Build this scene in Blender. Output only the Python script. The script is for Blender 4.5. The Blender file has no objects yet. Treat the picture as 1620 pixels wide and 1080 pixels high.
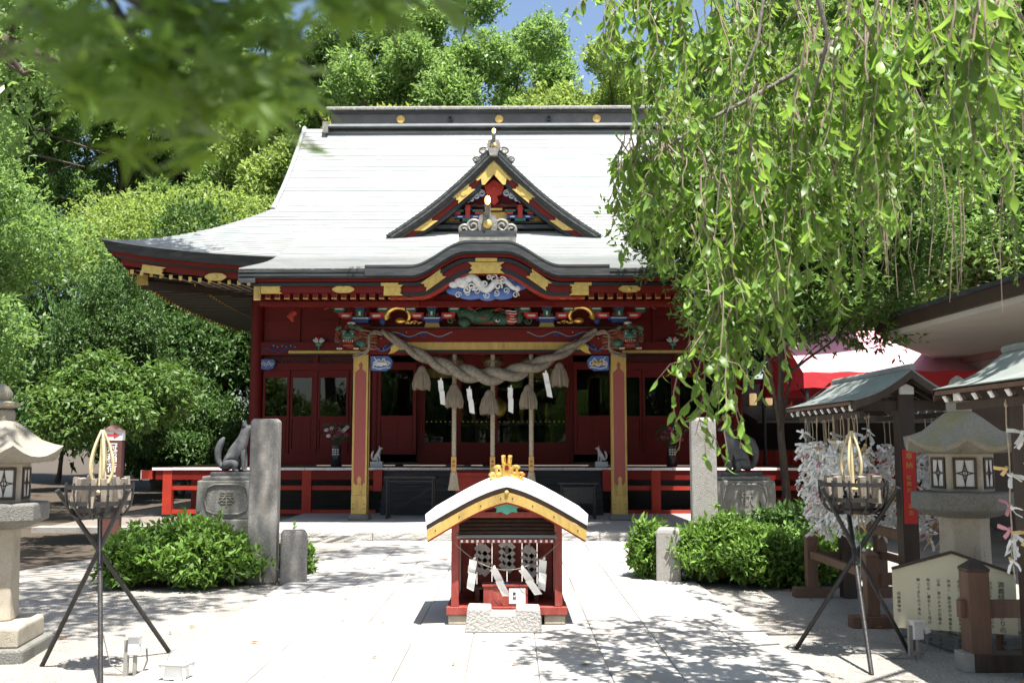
import bpy, bmesh, math, random
import numpy as np
from mathutils import Vector, Matrix, Quaternion

# ------------------------------------------------------------------ camera, world, sun, exposure
SC = bpy.context.scene
COL = SC.collection
R = math.radians
PI = math.pi

cam_d = bpy.data.cameras.new("camera")
cam_d.lens = 35.0
cam_d.sensor_width = 36.0
cam_d.clip_start = 0.05
cam_d.clip_end = 2000.0
cam_d.dof.use_dof = True
cam_d.dof.focus_distance = 12.5
cam_d.dof.aperture_fstop = 4.0
cam = bpy.data.objects.new("camera", cam_d)
COL.objects.link(cam)
cam.location = (0.0, 0.0, 1.55)
cam.rotation_euler = (PI / 2 + math.atan(165 / 1575.0), 0.0, 0.0)
SC.camera = cam

# sunlight travels along this direction (from behind the camera, a little from the right, high)
SUN_DIR = Vector((-0.13, 0.31, -1.0)).normalized()
to_sun = -SUN_DIR
sun_elev = math.asin(to_sun.z)
sun_az = math.atan2(to_sun.x, to_sun.y)          # clockwise from +Y

world = bpy.data.worlds.new("World")
SC.world = world
world.use_nodes = True
wn = world.node_tree
wn.nodes.clear()
w_out = wn.nodes.new("ShaderNodeOutputWorld")
w_bg = wn.nodes.new("ShaderNodeBackground")
w_sky = wn.nodes.new("ShaderNodeTexSky")
w_sky.sky_type = 'NISHITA'
w_sky.sun_disc = False
w_sky.sun_elevation = sun_elev
w_sky.sun_rotation = sun_az
w_sky.air_density = 1.0
w_sky.dust_density = 2.0
w_sky.ozone_density = 1.0
w_bg.inputs['Strength'].default_value = 0.08
wn.links.new(w_sky.outputs[0], w_bg.inputs['Color'])
wn.links.new(w_bg.outputs[0], w_out.inputs['Surface'])

sun_d = bpy.data.lights.new("sun", 'SUN')
sun_d.energy = 5.0
sun_d.angle = R(0.53)
sun_d.color = (1.0, 0.96, 0.90)
sun = bpy.data.objects.new("sun", sun_d)
COL.objects.link(sun)
sun.rotation_euler = to_sun.to_track_quat('Z', 'Y').to_euler()
sun.location = (4, -8, 30)

SC.view_settings.view_transform = 'Standard'
SC.view_settings.look = 'None'
SC.view_settings.gamma = 1.0
SC.view_settings.exposure = 1.5
SC.render.film_transparent = False
SC.cycles.use_denoising = True
SC.cycles.max_bounces = 8
SC.cycles.diffuse_bounces = 4
SC.cycles.glossy_bounces = 3
SC.cycles.transmission_bounces = 6
SC.cycles.transparent_max_bounces = 8
SC.cycles.sample_clamp_indirect = 6.0

# ------------------------------------------------------------------ materials
def _n(nt, kind, **kw):
    n = nt.nodes.new(kind)
    for k, v in kw.items():
        setattr(n, k, v)
    return n

def pmat(name, c1, c2=None, scale=6.0, rough=0.6, metal=0.0, bump=0.0, bscale=60.0,
         stain=None, sscale=1.5, samount=0.5, stretch=None, spec=0.5, rand=0.0, rvar=0.0, coat=0.0):
    """Principled material: two-tone noise colour, optional stain layer, fine bump, per-object variation."""
    m = bpy.data.materials.new(name)
    m.use_nodes = True
    nt = m.node_tree
    b = nt.nodes["Principled BSDF"]
    L = nt.links.new
    tc = _n(nt, "ShaderNodeTexCoord")
    vec = tc.outputs['Object']
    if stretch:
        mp = _n(nt, "ShaderNodeMapping")
        mp.inputs['Scale'].default_value = stretch
        L(vec, mp.inputs['Vector'])
        vec = mp.outputs[0]
    if rand or True:
        oi = _n(nt, "ShaderNodeObjectInfo")
        ad = _n(nt, "ShaderNodeVectorMath", operation='ADD')
        sc = _n(nt, "ShaderNodeVectorMath", operation='SCALE')
        cb = _n(nt, "ShaderNodeCombineXYZ")
        for i in range(3):
            L(oi.outputs['Random'], cb.inputs[i])
        L(cb.outputs[0], sc.inputs[0])
        sc.inputs['Scale'].default_value = 37.0
        L(vec, ad.inputs[0])
        L(sc.outputs[0], ad.inputs[1])
        vec = ad.outputs[0]
    c2 = c2 or tuple(min(1, x * 0.78) for x in c1)
    nz = _n(nt, "ShaderNodeTexNoise")
    nz.inputs['Scale'].default_value = scale
    nz.inputs['Detail'].default_value = 6.0
    nz.inputs['Roughness'].default_value = 0.62
    L(vec, nz.inputs['Vector'])
    rp = _n(nt, "ShaderNodeValToRGB")
    rp.color_ramp.elements[0].position = 0.32
    rp.color_ramp.elements[1].position = 0.68
    rp.color_ramp.elements[0].color = (*c2, 1)
    rp.color_ramp.elements[1].color = (*c1, 1)
    L(nz.outputs['Fac'], rp.inputs['Fac'])
    col = rp.outputs['Color']
    if stain:
        ns = _n(nt, "ShaderNodeTexNoise")
        ns.inputs['Scale'].default_value = sscale
        ns.inputs['Detail'].default_value = 8.0
        ns.inputs['Roughness'].default_value = 0.7
        L(vec, ns.inputs['Vector'])
        mr = _n(nt, "ShaderNodeMapRange")
        mr.inputs['From Min'].default_value = 0.5
        mr.inputs['From Max'].default_value = 0.68
        mr.inputs['To Max'].default_value = samount
        L(ns.outputs['Fac'], mr.inputs['Value'])
        mx = _n(nt, "ShaderNodeMix", data_type='RGBA')
        L(mr.outputs[0], mx.inputs['Factor'])
        L(col, mx.inputs[6])
        mx.inputs[7].default_value = (*stain, 1)
        col = mx.outputs[2]
    if rand:
        hs = _n(nt, "ShaderNodeHueSaturation")
        mr2 = _n(nt, "ShaderNodeMapRange")
        mr2.inputs['To Min'].default_value = 1 - rand
        mr2.inputs['To Max'].default_value = 1 + rand
        L(oi.outputs['Random'], mr2.inputs['Value'])
        L(mr2.outputs[0], hs.inputs['Value'])
        L(col, hs.inputs['Color'])
        col = hs.outputs[0]
    L(col, b.inputs['Base Color'])
    b.inputs['Roughness'].default_value = rough
    if rvar:
        mr3 = _n(nt, "ShaderNodeMapRange")
        mr3.inputs['To Min'].default_value = rough - rvar
        mr3.inputs['To Max'].default_value = rough + rvar
        L(nz.outputs['Fac'], mr3.inputs['Value'])
        L(mr3.outputs[0], b.inputs['Roughness'])
    b.inputs['Metallic'].default_value = metal
    b.inputs['Specular IOR Level'].default_value = spec
    b.inputs['Coat Weight'].default_value = coat
    if bump:
        nb = _n(nt, "ShaderNodeTexNoise")
        nb.inputs['Scale'].default_value = bscale
        nb.inputs['Detail'].default_value = 5.0
        L(vec, nb.inputs['Vector'])
        bp = _n(nt, "ShaderNodeBump")
        bp.inputs['Strength'].default_value = bump
        bp.inputs['Distance'].default_value = 0.02
        L(nb.outputs['Fac'], bp.inputs['Height'])
        L(bp.outputs[0], b.inputs['Normal'])
    return m

def leafmat(name, c, t, var=0.3, gloss=0.35, trans=0.4, yellow=None):
    """Leaf: glossy diffuse face plus translucency, varied leaf by leaf."""
    m = bpy.data.materials.new(name)
    m.use_nodes = True
    nt = m.node_tree
    nt.nodes.clear()
    L = nt.links.new
    out = _n(nt, "ShaderNodeOutputMaterial")
    pr = _n(nt, "ShaderNodeBsdfPrincipled")
    tr = _n(nt, "ShaderNodeBsdfTranslucent")
    mx = _n(nt, "ShaderNodeMixShader")
    geo = _n(nt, "ShaderNodeNewGeometry")
    oi = _n(nt, "ShaderNodeObjectInfo")
    sm = _n(nt, "ShaderNodeMath", operation='ADD')
    L(geo.outputs['Random Per Island'], sm.inputs[0])
    L(oi.outputs['Random'], sm.inputs[1])
    fr = _n(nt, "ShaderNodeMath", operation='FRACT')
    L(sm.outputs[0], fr.inputs[0])
    def varied(colr):
        rp = _n(nt, "ShaderNodeValToRGB")
        e = rp.color_ramp.elements
        lo = tuple(x * (1 - var) for x in colr)
        hi = tuple(min(1, x * (1 + var)) for x in colr)
        e[0].position, e[1].position = 0.0, 0.93
        e[0].color, e[1].color = (*lo, 1), (*hi, 1)
        if yellow:
            x = e.new(1.0)
            x.color = (*yellow, 1)
        L(fr.outputs[0], rp.inputs['Fac'])
        return rp.outputs[0]
    L(varied(c), pr.inputs['Base Color'])
    L(varied(t), tr.inputs['Color'])
    pr.inputs['Roughness'].default_value = gloss
    pr.inputs['Specular IOR Level'].default_value = 0.3
    mx.inputs[0].default_value = trans
    L(pr.outputs[0], mx.inputs[1])
    L(tr.outputs[0], mx.inputs[2])
    L(mx.outputs[0], out.inputs['Surface'])
    return m

def glassmat(name):
    m = bpy.data.materials.new(name)
    m.use_nodes = True
    nt = m.node_tree
    nt.nodes.clear()
    out = _n(nt, "ShaderNodeOutputMaterial")
    tr = _n(nt, "ShaderNodeBsdfTransparent")
    tr.inputs['Color'].default_value = (0.82, 0.86, 0.84, 1)
    gl = _n(nt, "ShaderNodeBsdfGlossy")
    gl.inputs['Roughness'].default_value = 0.01
    fz = _n(nt, "ShaderNodeFresnel")
    fz.inputs['IOR'].default_value = 1.5
    mx = _n(nt, "ShaderNodeMixShader")
    nt.links.new(fz.outputs[0], mx.inputs[0])
    nt.links.new(tr.outputs[0], mx.inputs[1])
    nt.links.new(gl.outputs[0], mx.inputs[2])
    nt.links.new(mx.outputs[0], out.inputs['Surface'])
    return m

def lampmat(name, c, s):
    m = bpy.data.materials.new(name)
    m.use_nodes = True
    b = m.node_tree.nodes["Principled BSDF"]
    b.inputs['Base Color'].default_value = (*c, 1)
    b.inputs['Emission Color'].default_value = (*c, 1)
    b.inputs['Emission Strength'].default_value = s
    return m

M = {}
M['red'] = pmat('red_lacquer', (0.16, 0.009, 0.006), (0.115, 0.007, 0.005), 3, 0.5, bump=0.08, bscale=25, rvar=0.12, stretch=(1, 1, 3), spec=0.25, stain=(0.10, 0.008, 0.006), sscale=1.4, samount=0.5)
M['red_lit'] = pmat('red_lacquer_lit', (0.38, 0.035, 0.018), (0.29, 0.024, 0.014), 4, 0.5, spec=0.3, bump=0.1, bscale=30, stain=(0.25, 0.05, 0.03), sscale=3, samount=0.5)  # brighter copy of the red lacquer, lit tone put into its colour
M['red_old'] = pmat('weathered_red_paint', (0.30, 0.05, 0.035), (0.22, 0.03, 0.022), 9, 0.6, bump=0.3, bscale=50, stain=(0.36, 0.16, 0.12), sscale=6, samount=0.35, stretch=(2, 2, 0.5))
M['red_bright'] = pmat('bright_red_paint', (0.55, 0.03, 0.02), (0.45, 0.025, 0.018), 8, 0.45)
M['black'] = pmat('black_lacquer', (0.012, 0.012, 0.013), (0.02, 0.02, 0.02), 5, 0.35)
M['stair'] = pmat('black_stained_wood', (0.022, 0.023, 0.026), (0.012, 0.012, 0.014), 8, 0.5, bump=0.4, bscale=40, stretch=(0.2, 1, 3), stain=(0.06, 0.055, 0.06), sscale=4, samount=0.5)
M['gold'] = pmat('gilded_metal', (0.70, 0.50, 0.15), (0.52, 0.35, 0.09), 14, 0.42, metal=0.45, bump=0.35, bscale=55)
M['gold_old'] = pmat('worn_gilding', (0.62, 0.43, 0.13), (0.44, 0.29, 0.08), 8, 0.5, metal=0.3, bump=0.3, bscale=40, stain=(0.12, 0.07, 0.03), sscale=4, samount=0.6, stretch=(2, 2, 0.6))
M['gold_bright'] = pmat('polished_gold', (0.85, 0.56, 0.16), (0.7, 0.42, 0.1), 10, 0.28, metal=0.8)
M['roof'] = pmat('weathered_copper_sheet', (0.36, 0.36, 0.35), (0.26, 0.27, 0.265), 2.2, 0.42, bump=0.06, bscale=14, spec=0.6, stain=(0.20, 0.27, 0.26), sscale=0.8, samount=0.6, rvar=0.08, rand=0.10, stretch=(0.6, 1.6, 1))
M['roof_edge'] = pmat('dark_copper_edge', (0.050, 0.055, 0.057), (0.024, 0.027, 0.029), 5, 0.6, stain=(0.11, 0.115, 0.115), sscale=3.5, samount=0.6, spec=0.3, stretch=(0.5, 1, 4))
M['ridge'] = pmat('ridge_copper', (0.10, 0.09, 0.083), (0.07, 0.065, 0.062), 2, 0.4, stain=(0.16, 0.16, 0.15), sscale=1.6, samount=0.5)
M['ornament'] = pmat('grey_cast_ornament', (0.26, 0.25, 0.22), (0.10, 0.095, 0.085), 9, 0.6, bump=0.3, bscale=30)
M['white'] = pmat('white_paint', (0.80, 0.79, 0.75), (0.70, 0.69, 0.66), 10, 0.6)
M['paper'] = pmat('white_paper', (0.82, 0.81, 0.78), (0.74, 0.73, 0.70), 10, 0.8, rand=0.08)
M['paper_y'] = pmat('cream_paper', (0.62, 0.45, 0.20), (0.55, 0.38, 0.16), 10, 0.8, rand=0.12)
M['paper_p'] = pmat('pink_paper', (0.62, 0.30, 0.33), (0.55, 0.24, 0.28), 10, 0.8, rand=0.12)
M['blue'] = pmat('blue_pigment', (0.025, 0.06, 0.22), (0.02, 0.045, 0.16), 9, 0.5)
M['bluelight'] = pmat('pale_blue_pigment', (0.08, 0.16, 0.40), (0.05, 0.11, 0.32), 9, 0.5)
M['green'] = pmat('green_pigment', (0.02, 0.13, 0.085), (0.012, 0.08, 0.055), 9, 0.5)
M['teal'] = pmat('faded_green_pigment', (0.10, 0.42, 0.30), (0.07, 0.33, 0.24), 9, 0.6)
M['mossgreen'] = pmat('faded_verdigris_pigment', (0.06, 0.20, 0.13), (0.03, 0.09, 0.06), 14, 0.6, stain=(0.16, 0.28, 0.20), sscale=9, samount=0.5)
M['dgreen'] = pmat('dark_green_pigment', (0.03, 0.09, 0.05), (0.02, 0.06, 0.035), 12, 0.5, bump=1.0, bscale=35, stain=(0.05, 0.15, 0.09), sscale=8, samount=0.6)
M['brownred'] = pmat('russet_pigment', (0.24, 0.055, 0.025), (0.15, 0.03, 0.015), 10, 0.5, bump=0.8, bscale=40)
M['tan'] = pmat('bare_carved_wood', (0.25, 0.14, 0.07), (0.17, 0.09, 0.045), 8, 0.6, bump=0.3, bscale=40)
M['patwhite'] = pmat('white_gesso', (0.68, 0.67, 0.64), (0.52, 0.51, 0.50), 12, 0.6, bump=0.2, bscale=35)
M['granite'] = pmat('granite', (0.36, 0.345, 0.32), (0.20, 0.19, 0.175), 90, 0.85, bump=0.5, bscale=120, stain=(0.15, 0.135, 0.115), sscale=2.4, samount=0.8)
M['granite_d'] = pmat('mossy_granite', (0.21, 0.205, 0.185), (0.12, 0.118, 0.105), 60, 0.9, bump=0.6, bscale=90, stain=(0.09, 0.095, 0.06), sscale=3.0, samount=0.8)
M['granite_y'] = pmat('warm_granite', (0.47, 0.42, 0.33), (0.34, 0.30, 0.24), 110, 0.85, bump=0.4, bscale=140, stain=(0.20, 0.18, 0.14), sscale=2.0, samount=0.75)
M['lanterncap'] = pmat('lichened_stone', (0.34, 0.31, 0.25), (0.22, 0.20, 0.165), 70, 0.9, bump=0.6, bscale=90, stain=(0.26, 0.23, 0.06), sscale=2.6, samount=0.7)
M['foxstone'] = pmat('dark_statue_stone', (0.085, 0.088, 0.092), (0.045, 0.047, 0.05), 40, 0.8, bump=0.3, bscale=80, stain=(0.18, 0.18, 0.18), sscale=4, samount=0.5)
M['slab'] = pmat('paving_granite', (0.43, 0.415, 0.39), (0.30, 0.29, 0.275), 120, 0.85, bump=0.35, bscale=160, stain=(0.26, 0.235, 0.20), sscale=1.3, samount=0.7, rand=0.16)
M['slab_r'] = pmat('rough_hewn_stone', (0.45, 0.43, 0.40), (0.30, 0.29, 0.27), 60, 0.9, bump=1.0, bscale=45)
M['joint'] = pmat('mortar_joint', (0.22, 0.19, 0.16), (0.13, 0.11, 0.09), 20, 0.95)
M['concrete'] = pmat('porch_stone', (0.33, 0.33, 0.32), (0.27, 0.27, 0.265), 30, 0.8, bump=0.2, bscale=120, rand=0.06)
M['rafter_lit'] = pmat('lit_rafter_underside', (0.52, 0.45, 0.37), (0.40, 0.34, 0.27), 6, 0.6)
M['wood_d'] = pmat('dark_brown_wood', (0.060, 0.036, 0.024), (0.035, 0.022, 0.016), 5, 0.55, bump=0.25, bscale=40, stretch=(4, 4, 0.6))
M['wood_m'] = pmat('brown_stained_wood', (0.16, 0.085, 0.055), (0.11, 0.058, 0.038), 5, 0.55, bump=0.25, bscale=40, stretch=(4, 4, 0.6))
M['wood_l'] = pmat('pale_wood', (0.62, 0.34, 0.10), (0.52, 0.27, 0.07), 6, 0.55, stretch=(5, 5, 0.7))
M['wood_g'] = pmat('grey_split_log', (0.34, 0.29, 0.23), (0.20, 0.17, 0.14), 9, 0.85, bump=0.4, bscale=50, stretch=(5, 5, 0.8))
M['iron'] = pmat('black_iron', (0.022, 0.022, 0.024), (0.04, 0.038, 0.036), 14, 0.45, metal=0.3, bump=0.15, bscale=70)
M['iron_g'] = pmat('grey_worn_iron', (0.05, 0.048, 0.046), (0.028, 0.026, 0.025), 20, 0.5, metal=0.4, bump=0.15, bscale=80)
M['rope'] = pmat('straw_rope', (0.34, 0.295, 0.23), (0.16, 0.135, 0.10), 18, 0.9, bump=0.9, bscale=70, stretch=(1, 1, 1))
M['rope_w'] = pmat('pale_hemp_cord', (0.52, 0.44, 0.32), (0.36, 0.29, 0.20), 30, 0.9, bump=0.6, bscale=90)
M['tassel'] = pmat('straw_tassel', (0.38, 0.31, 0.22), (0.22, 0.17, 0.12), 12, 0.95, bump=1.0, bscale=40, stretch=(6, 6, 0.5))
M['bell'] = pmat('aged_bronze_bell', (0.26, 0.17, 0.08), (0.16, 0.10, 0.05), 8, 0.4, metal=0.7)
M['wax'] = pmat('cream_flame_sculpture', (0.58, 0.50, 0.30), (0.44, 0.36, 0.20), 10, 0.5)
M['greyroof'] = pmat('grey_green_sheet_roof', (0.24, 0.265, 0.25), (0.17, 0.19, 0.18), 3, 0.5, stain=(0.33, 0.33, 0.31), sscale=2.5, samount=0.5, bump=0.2, bscale=20)
M['metalroof'] = pmat('white_painted_cap', (0.74, 0.74, 0.72), (0.62, 0.62, 0.60), 6, 0.5, stain=(0.5, 0.49, 0.46), sscale=4, samount=0.6)
M['board'] = pmat('cream_notice_board', (0.68, 0.62, 0.44), (0.62, 0.57, 0.41), 3, 0.5)
M['ink'] = pmat('black_ink', (0.02, 0.02, 0.02), (0.03, 0.03, 0.03), 10, 0.7)
M['signred'] = pmat('sign_red', (0.55, 0.03, 0.03), (0.5, 0.03, 0.03), 10, 0.5)
M['signbrown'] = pmat('sign_brown', (0.12, 0.045, 0.035), (0.09, 0.035, 0.028), 6, 0.5, bump=0.1, bscale=40)
M['tentred'] = pmat('red_tent_cloth', (0.60, 0.035, 0.045), (0.54, 0.03, 0.04), 3, 0.7, bump=0.3, bscale=6)
M['tentpink'] = pmat('faded_pink_tent_cloth', (0.72, 0.36, 0.42), (0.66, 0.31, 0.38), 2, 0.75, bump=0.3, bscale=5)
M['soffit'] = pmat('white_soffit', (0.50, 0.47, 0.42), (0.44, 0.415, 0.37), 2, 0.8)
M['stucco'] = pmat('taupe_wall', (0.20, 0.17, 0.145), (0.17, 0.145, 0.125), 4, 0.85, bump=0.2, bscale=60)
M['plastic'] = pmat('white_plastic', (0.68, 0.68, 0.66), (0.62, 0.62, 0.60), 8, 0.45)
M['grey_pl'] = pmat('grey_plastic', (0.30, 0.29, 0.26), (0.24, 0.23, 0.21), 8, 0.5)
M['cable'] = pmat('grey_cable', (0.22, 0.21, 0.20), (0.17, 0.16, 0.15), 8, 0.6)
M['bark'] = pmat('grey_brown_bark', (0.10, 0.075, 0.055), (0.045, 0.034, 0.026), 9, 0.95, bump=0.9, bscale=18, stretch=(3, 3, 0.6))
M['bark_g'] = pmat('pale_grey_bark', (0.20, 0.175, 0.15), (0.11, 0.095, 0.08), 10, 0.95, bump=0.7, bscale=22, stretch=(2, 2, 0.8))
M['twig'] = pmat('greyish_twig', (0.26, 0.20, 0.15), (0.16, 0.12, 0.09), 12, 0.9)
M['frost'] = pmat('frosted_lantern_glass', (0.50, 0.55, 0.52), (0.42, 0.47, 0.45), 6, 0.35)
M['panepaper'] = pmat('lantern_paper', (0.62, 0.62, 0.60), (0.54, 0.54, 0.52), 6, 0.6)
M['glass'] = glassmat('window_glass')
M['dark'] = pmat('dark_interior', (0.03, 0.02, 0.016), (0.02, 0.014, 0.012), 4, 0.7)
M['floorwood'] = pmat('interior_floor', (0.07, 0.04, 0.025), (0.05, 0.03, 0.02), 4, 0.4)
M['flower'] = pmat('pink_petals', (0.45, 0.06, 0.14), (0.30, 0.03, 0.08), 12, 0.6)
M['flower_w'] = pmat('white_petals', (0.65, 0.60, 0.56), (0.5, 0.42, 0.42), 12, 0.6)
M['stalk'] = pmat('dark_leaf_green', (0.04, 0.09, 0.035), (0.03, 0.06, 0.025), 12, 0.6)
M['vase'] = pmat('dark_glazed_vase', (0.02, 0.022, 0.028), (0.03, 0.03, 0.035), 6, 0.25)
M['lamp'] = lampmat('lit_paper_lantern', (0.9, 0.62, 0.3), 0.22)
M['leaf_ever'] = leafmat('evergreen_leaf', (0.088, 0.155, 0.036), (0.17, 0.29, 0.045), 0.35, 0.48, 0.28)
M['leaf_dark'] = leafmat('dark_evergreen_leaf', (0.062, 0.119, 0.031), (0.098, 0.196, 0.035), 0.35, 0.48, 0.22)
M['leaf_lime'] = leafmat('young_leaf', (0.20, 0.28, 0.075), (0.38, 0.50, 0.11), 0.3, 0.45, 0.42)
M['leaf_light'] = leafmat('light_green_leaf', (0.15, 0.24, 0.075), (0.30, 0.46, 0.11), 0.3, 0.4, 0.42)
M['leaf_yellow'] = leafmat('yellow_green_leaf', (0.286, 0.330, 0.066), (0.480, 0.504, 0.084), 0.25, 0.5, 0.4)
M['leaf_blue'] = leafmat('bluish_needle_leaf', (0.058, 0.156, 0.072), (0.105, 0.270, 0.105), 0.3, 0.4, 0.25)
M['leaf_cherry'] = leafmat('cherry_leaf', (0.105, 0.19, 0.036), (0.28, 0.45, 0.06), 0.42, 0.42, 0.42, yellow=(0.22, 0.36, 0.06))
M['leaf_maple'] = leafmat('maple_leaf', (0.102, 0.180, 0.036), (0.238, 0.378, 0.049), 0.3, 0.45, 0.4)
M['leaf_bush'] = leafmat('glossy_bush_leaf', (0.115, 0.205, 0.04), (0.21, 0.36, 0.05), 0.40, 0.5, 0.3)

# ground and patterned materials -------------------------------------------------
def ground_material():
    m = pmat('sandy_gravel', (0.42, 0.39, 0.35), (0.25, 0.232, 0.205), 55, 0.95, bump=0.8, bscale=190,
             stain=(0.15, 0.13, 0.11), sscale=0.55, samount=0.65)
    return m
M['gravel'] = ground_material()
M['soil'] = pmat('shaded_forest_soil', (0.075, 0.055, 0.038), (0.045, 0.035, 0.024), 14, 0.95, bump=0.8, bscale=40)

def brocade_material():
    """Red column panel with a fine embossed key pattern."""
    m = pmat('red_brocade_panel', (0.30, 0.035, 0.03), (0.25, 0.028, 0.024), 8, 0.5)
    nt = m.node_tree
    b = nt.nodes["Principled BSDF"]
    tc = _n(nt, "ShaderNodeTexCoord")
    mp = _n(nt, "ShaderNodeMapping")
    mp.inputs['Rotation'].default_value = (0, R(45), 0)
    mp.inputs['Scale'].default_value = (75, 0.001, 75)
    ck = _n(nt, "ShaderNodeTexChecker")
    ck.inputs['Scale'].default_value = 1.0
    ck.inputs['Color1'].default_value = (0.36, 0.11, 0.09, 1)
    ck.inputs['Color2'].default_value = (0.25, 0.022, 0.02, 1)
    nt.links.new(tc.outputs['Object'], mp.inputs[0])
    nt.links.new(mp.outputs[0], ck.inputs['Vector'])
    nt.links.new(ck.outputs['Color'], b.inputs['Base Color'])
    return m
M['brocade'] = brocade_material()

# ------------------------------------------------------------------ mesh helpers
class MB:
    """Collects shapes; build() links them as ONE mesh object."""
    def __init__(self):
        self.v, self.f, self.m = [], [], []
    def add(self, vs, fs, mi=0):
        o = len(self.v)
        self.v.extend([tuple(p) for p in vs])
        for f in fs:
            self.f.append([i + o for i in f])
            self.m.append(mi)
        return self
    def box(self, c, s, mi=0, rot=None, taper=1.0):
        hx, hy, hz = s[0] / 2, s[1] / 2, s[2] / 2
        vs = []
        for z in (-1, 1):
            k = taper if z > 0 else 1.0
            for x, y in ((-1, -1), (1, -1), (1, 1), (-1, 1)):
                vs.append(Vector((x * hx * k, y * hy * k, z * hz)))
        if rot:
            q = Matrix.Rotation(rot[2], 3, 'Z') @ Matrix.Rotation(rot[1], 3, 'Y') @ Matrix.Rotation(rot[0], 3, 'X')
            vs = [q @ v for v in vs]
        vs = [(v[0] + c[0], v[1] + c[1], v[2] + c[2]) for v in vs]
        return self.add(vs, [(3, 2, 1, 0), (4, 5, 6, 7), (0, 1, 5, 4), (1, 2, 6, 5), (2, 3, 7, 6), (3, 0, 4, 7)], mi)
    def b2(self, x0, x1, y0, y1, z0, z1, mi=0):
        return self.box(((x0 + x1) / 2, (y0 + y1) / 2, (z0 + z1) / 2), (x1 - x0, y1 - y0, z1 - z0), mi)
    def prism(self, pts, y0, y1, mi=0):
        """polygon in x,z extruded along y"""
        n = len(pts)
        a = sum(pts[i][0] * pts[(i + 1) % n][1] - pts[(i + 1) % n][0] * pts[i][1] for i in range(n))
        if a < 0:
            pts = pts[::-1]
        vs = [(p[0], y0, p[1]) for p in pts] + [(p[0], y1, p[1]) for p in pts]
        fs = [list(range(n)), list(range(2 * n - 1, n - 1, -1))]
        for i in range(n):
            j = (i + 1) % n
            fs.append((j, i, n + i, n + j))
        return self.add(vs, fs, mi)
    def prism_z(self, pts, z0, z1, mi=0):
        n = len(pts)
        a = sum(pts[i][0] * pts[(i + 1) % n][1] - pts[(i + 1) % n][0] * pts[i][1] for i in range(n))
        if a < 0:
            pts = pts[::-1]
        vs = [(p[0], p[1], z0) for p in pts] + [(p[0], p[1], z1) for p in pts]
        fs = [list(range(n - 1, -1, -1)), list(range(n, 2 * n))]
        for i in range(n):
            j = (i + 1) % n
            fs.append((i, j, n + j, n + i))
        return self.add(vs, fs, mi)
    def ribbon(self, top, bot, y0, y1, mi=0):
        """two polylines in x,z (same length) bounding a curved board, extruded along y"""
        n = len(top)
        vs = [(p[0], y0, p[1]) for p in top] + [(p[0], y0, p[1]) for p in bot]
        vs += [(p[0], y1, p[1]) for p in top] + [(p[0], y1, p[1]) for p in bot]
        fs = []
        for i in range(n - 1):
            a, b, c, d = i, i + 1, n + i + 1, n + i
            fs.append((d, c, b, a))
            fs.append((2 * n + a, 2 * n + b, 2 * n + c, 2 * n + d))
            fs.append((a, b, 2 * n + b, 2 * n + a))
            fs.append((2 * n + d, 2 * n + c, c, d))
        fs.append((0, 2 * n, 3 * n, n))
        fs.append((n - 1, 2 * n - 1, 4 * n - 1, 3 * n - 1))
        return self.add(vs, fs, mi)
    def tube(self, pts, r, n=8, mi=0, caps=True, ridge=0.0):
        pts = [Vector(p) for p in pts]
        k = len(pts)
        rs = r if isinstance(r, (list, tuple)) else [r] * k
        vs, fs = [], []
        up = Vector((0.013, 0.021, 1.0))
        prev = None
        for i, p in enumerate(pts):
            t = (pts[min(i + 1, k - 1)] - pts[max(i - 1, 0)])
            if t.length < 1e-9:
                t = Vector((0, 0, 1))
            t.normalize()
            if prev is None:
                a = t.cross(up)
                if a.length < 1e-3:
                    a = t.cross(Vector((1, 0.1, 0)))
            else:
                a = prev - t * prev.dot(t)
                if a.length < 1e-6:
                    a = t.cross(up)
            a.normalize()
            prev = a
            b = t.cross(a)
            for j in range(n):
                g = 2 * PI * j / n
                vs.append(p + (a * math.cos(g) + b * math.sin(g)) * (rs[i] * (1 + ridge * (j % 2))))
        for i in range(k - 1):
            for j in range(n):
                j2 = (j + 1) % n
                fs.append((i * n + j, i * n + j2, (i + 1) * n + j2, (i + 1) * n + j))
        if caps:
            fs.append(list(range(n - 1, -1, -1)))
            fs.append([(k - 1) * n + j for j in range(n)])
        return self.add(vs, fs, mi)
    def lathe(self, prof, n=16, c=(0, 0, 0), mi=0, ph=0.0, sq=1.0):
        """profile [(r,z)] turned about z; few sides give prisms"""
        vs, fs = [], []
        for r, z in prof:
            for j in range(n):
                g = 2 * PI * j / n + ph
                vs.append((c[0] + r * math.cos(g), c[1] + r * math.sin(g) * sq, c[2] + z))
        k = len(prof)
        for i in range(k - 1):
            for j in range(n):
                j2 = (j + 1) % n
                fs.append((i * n + j, i * n + j2, (i + 1) * n + j2, (i + 1) * n + j))
        fs.append(list(range(n - 1, -1, -1)))
        fs.append([(k - 1) * n + j for j in range(n)])
        return self.add(vs, fs, mi)
    def ball(self, c, r, mi=0, n=10, k=6, rot=None):
        r = r if isinstance(r, (list, tuple)) else (r, r, r)
        vs, fs = [], []
        q = Matrix.Rotation(rot, 3, 'Y') if rot else None
        for i in range(1, k):
            a = PI * i / k
            for j in range(n):
                g = 2 * PI * j / n
                p = Vector((math.sin(a) * math.cos(g) * r[0], math.sin(a) * math.sin(g) * r[1], math.cos(a) * r[2]))
                if q:
                    p = q @ p
                vs.append((c[0] + p[0], c[1] + p[1], c[2] + p[2]))
        for s in (1, -1):
            p = Vector((0, 0, s * r[2]))
            if q:
                p = q @ p
            vs.append((c[0] + p[0], c[1] + p[1], c[2] + p[2]))
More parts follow.
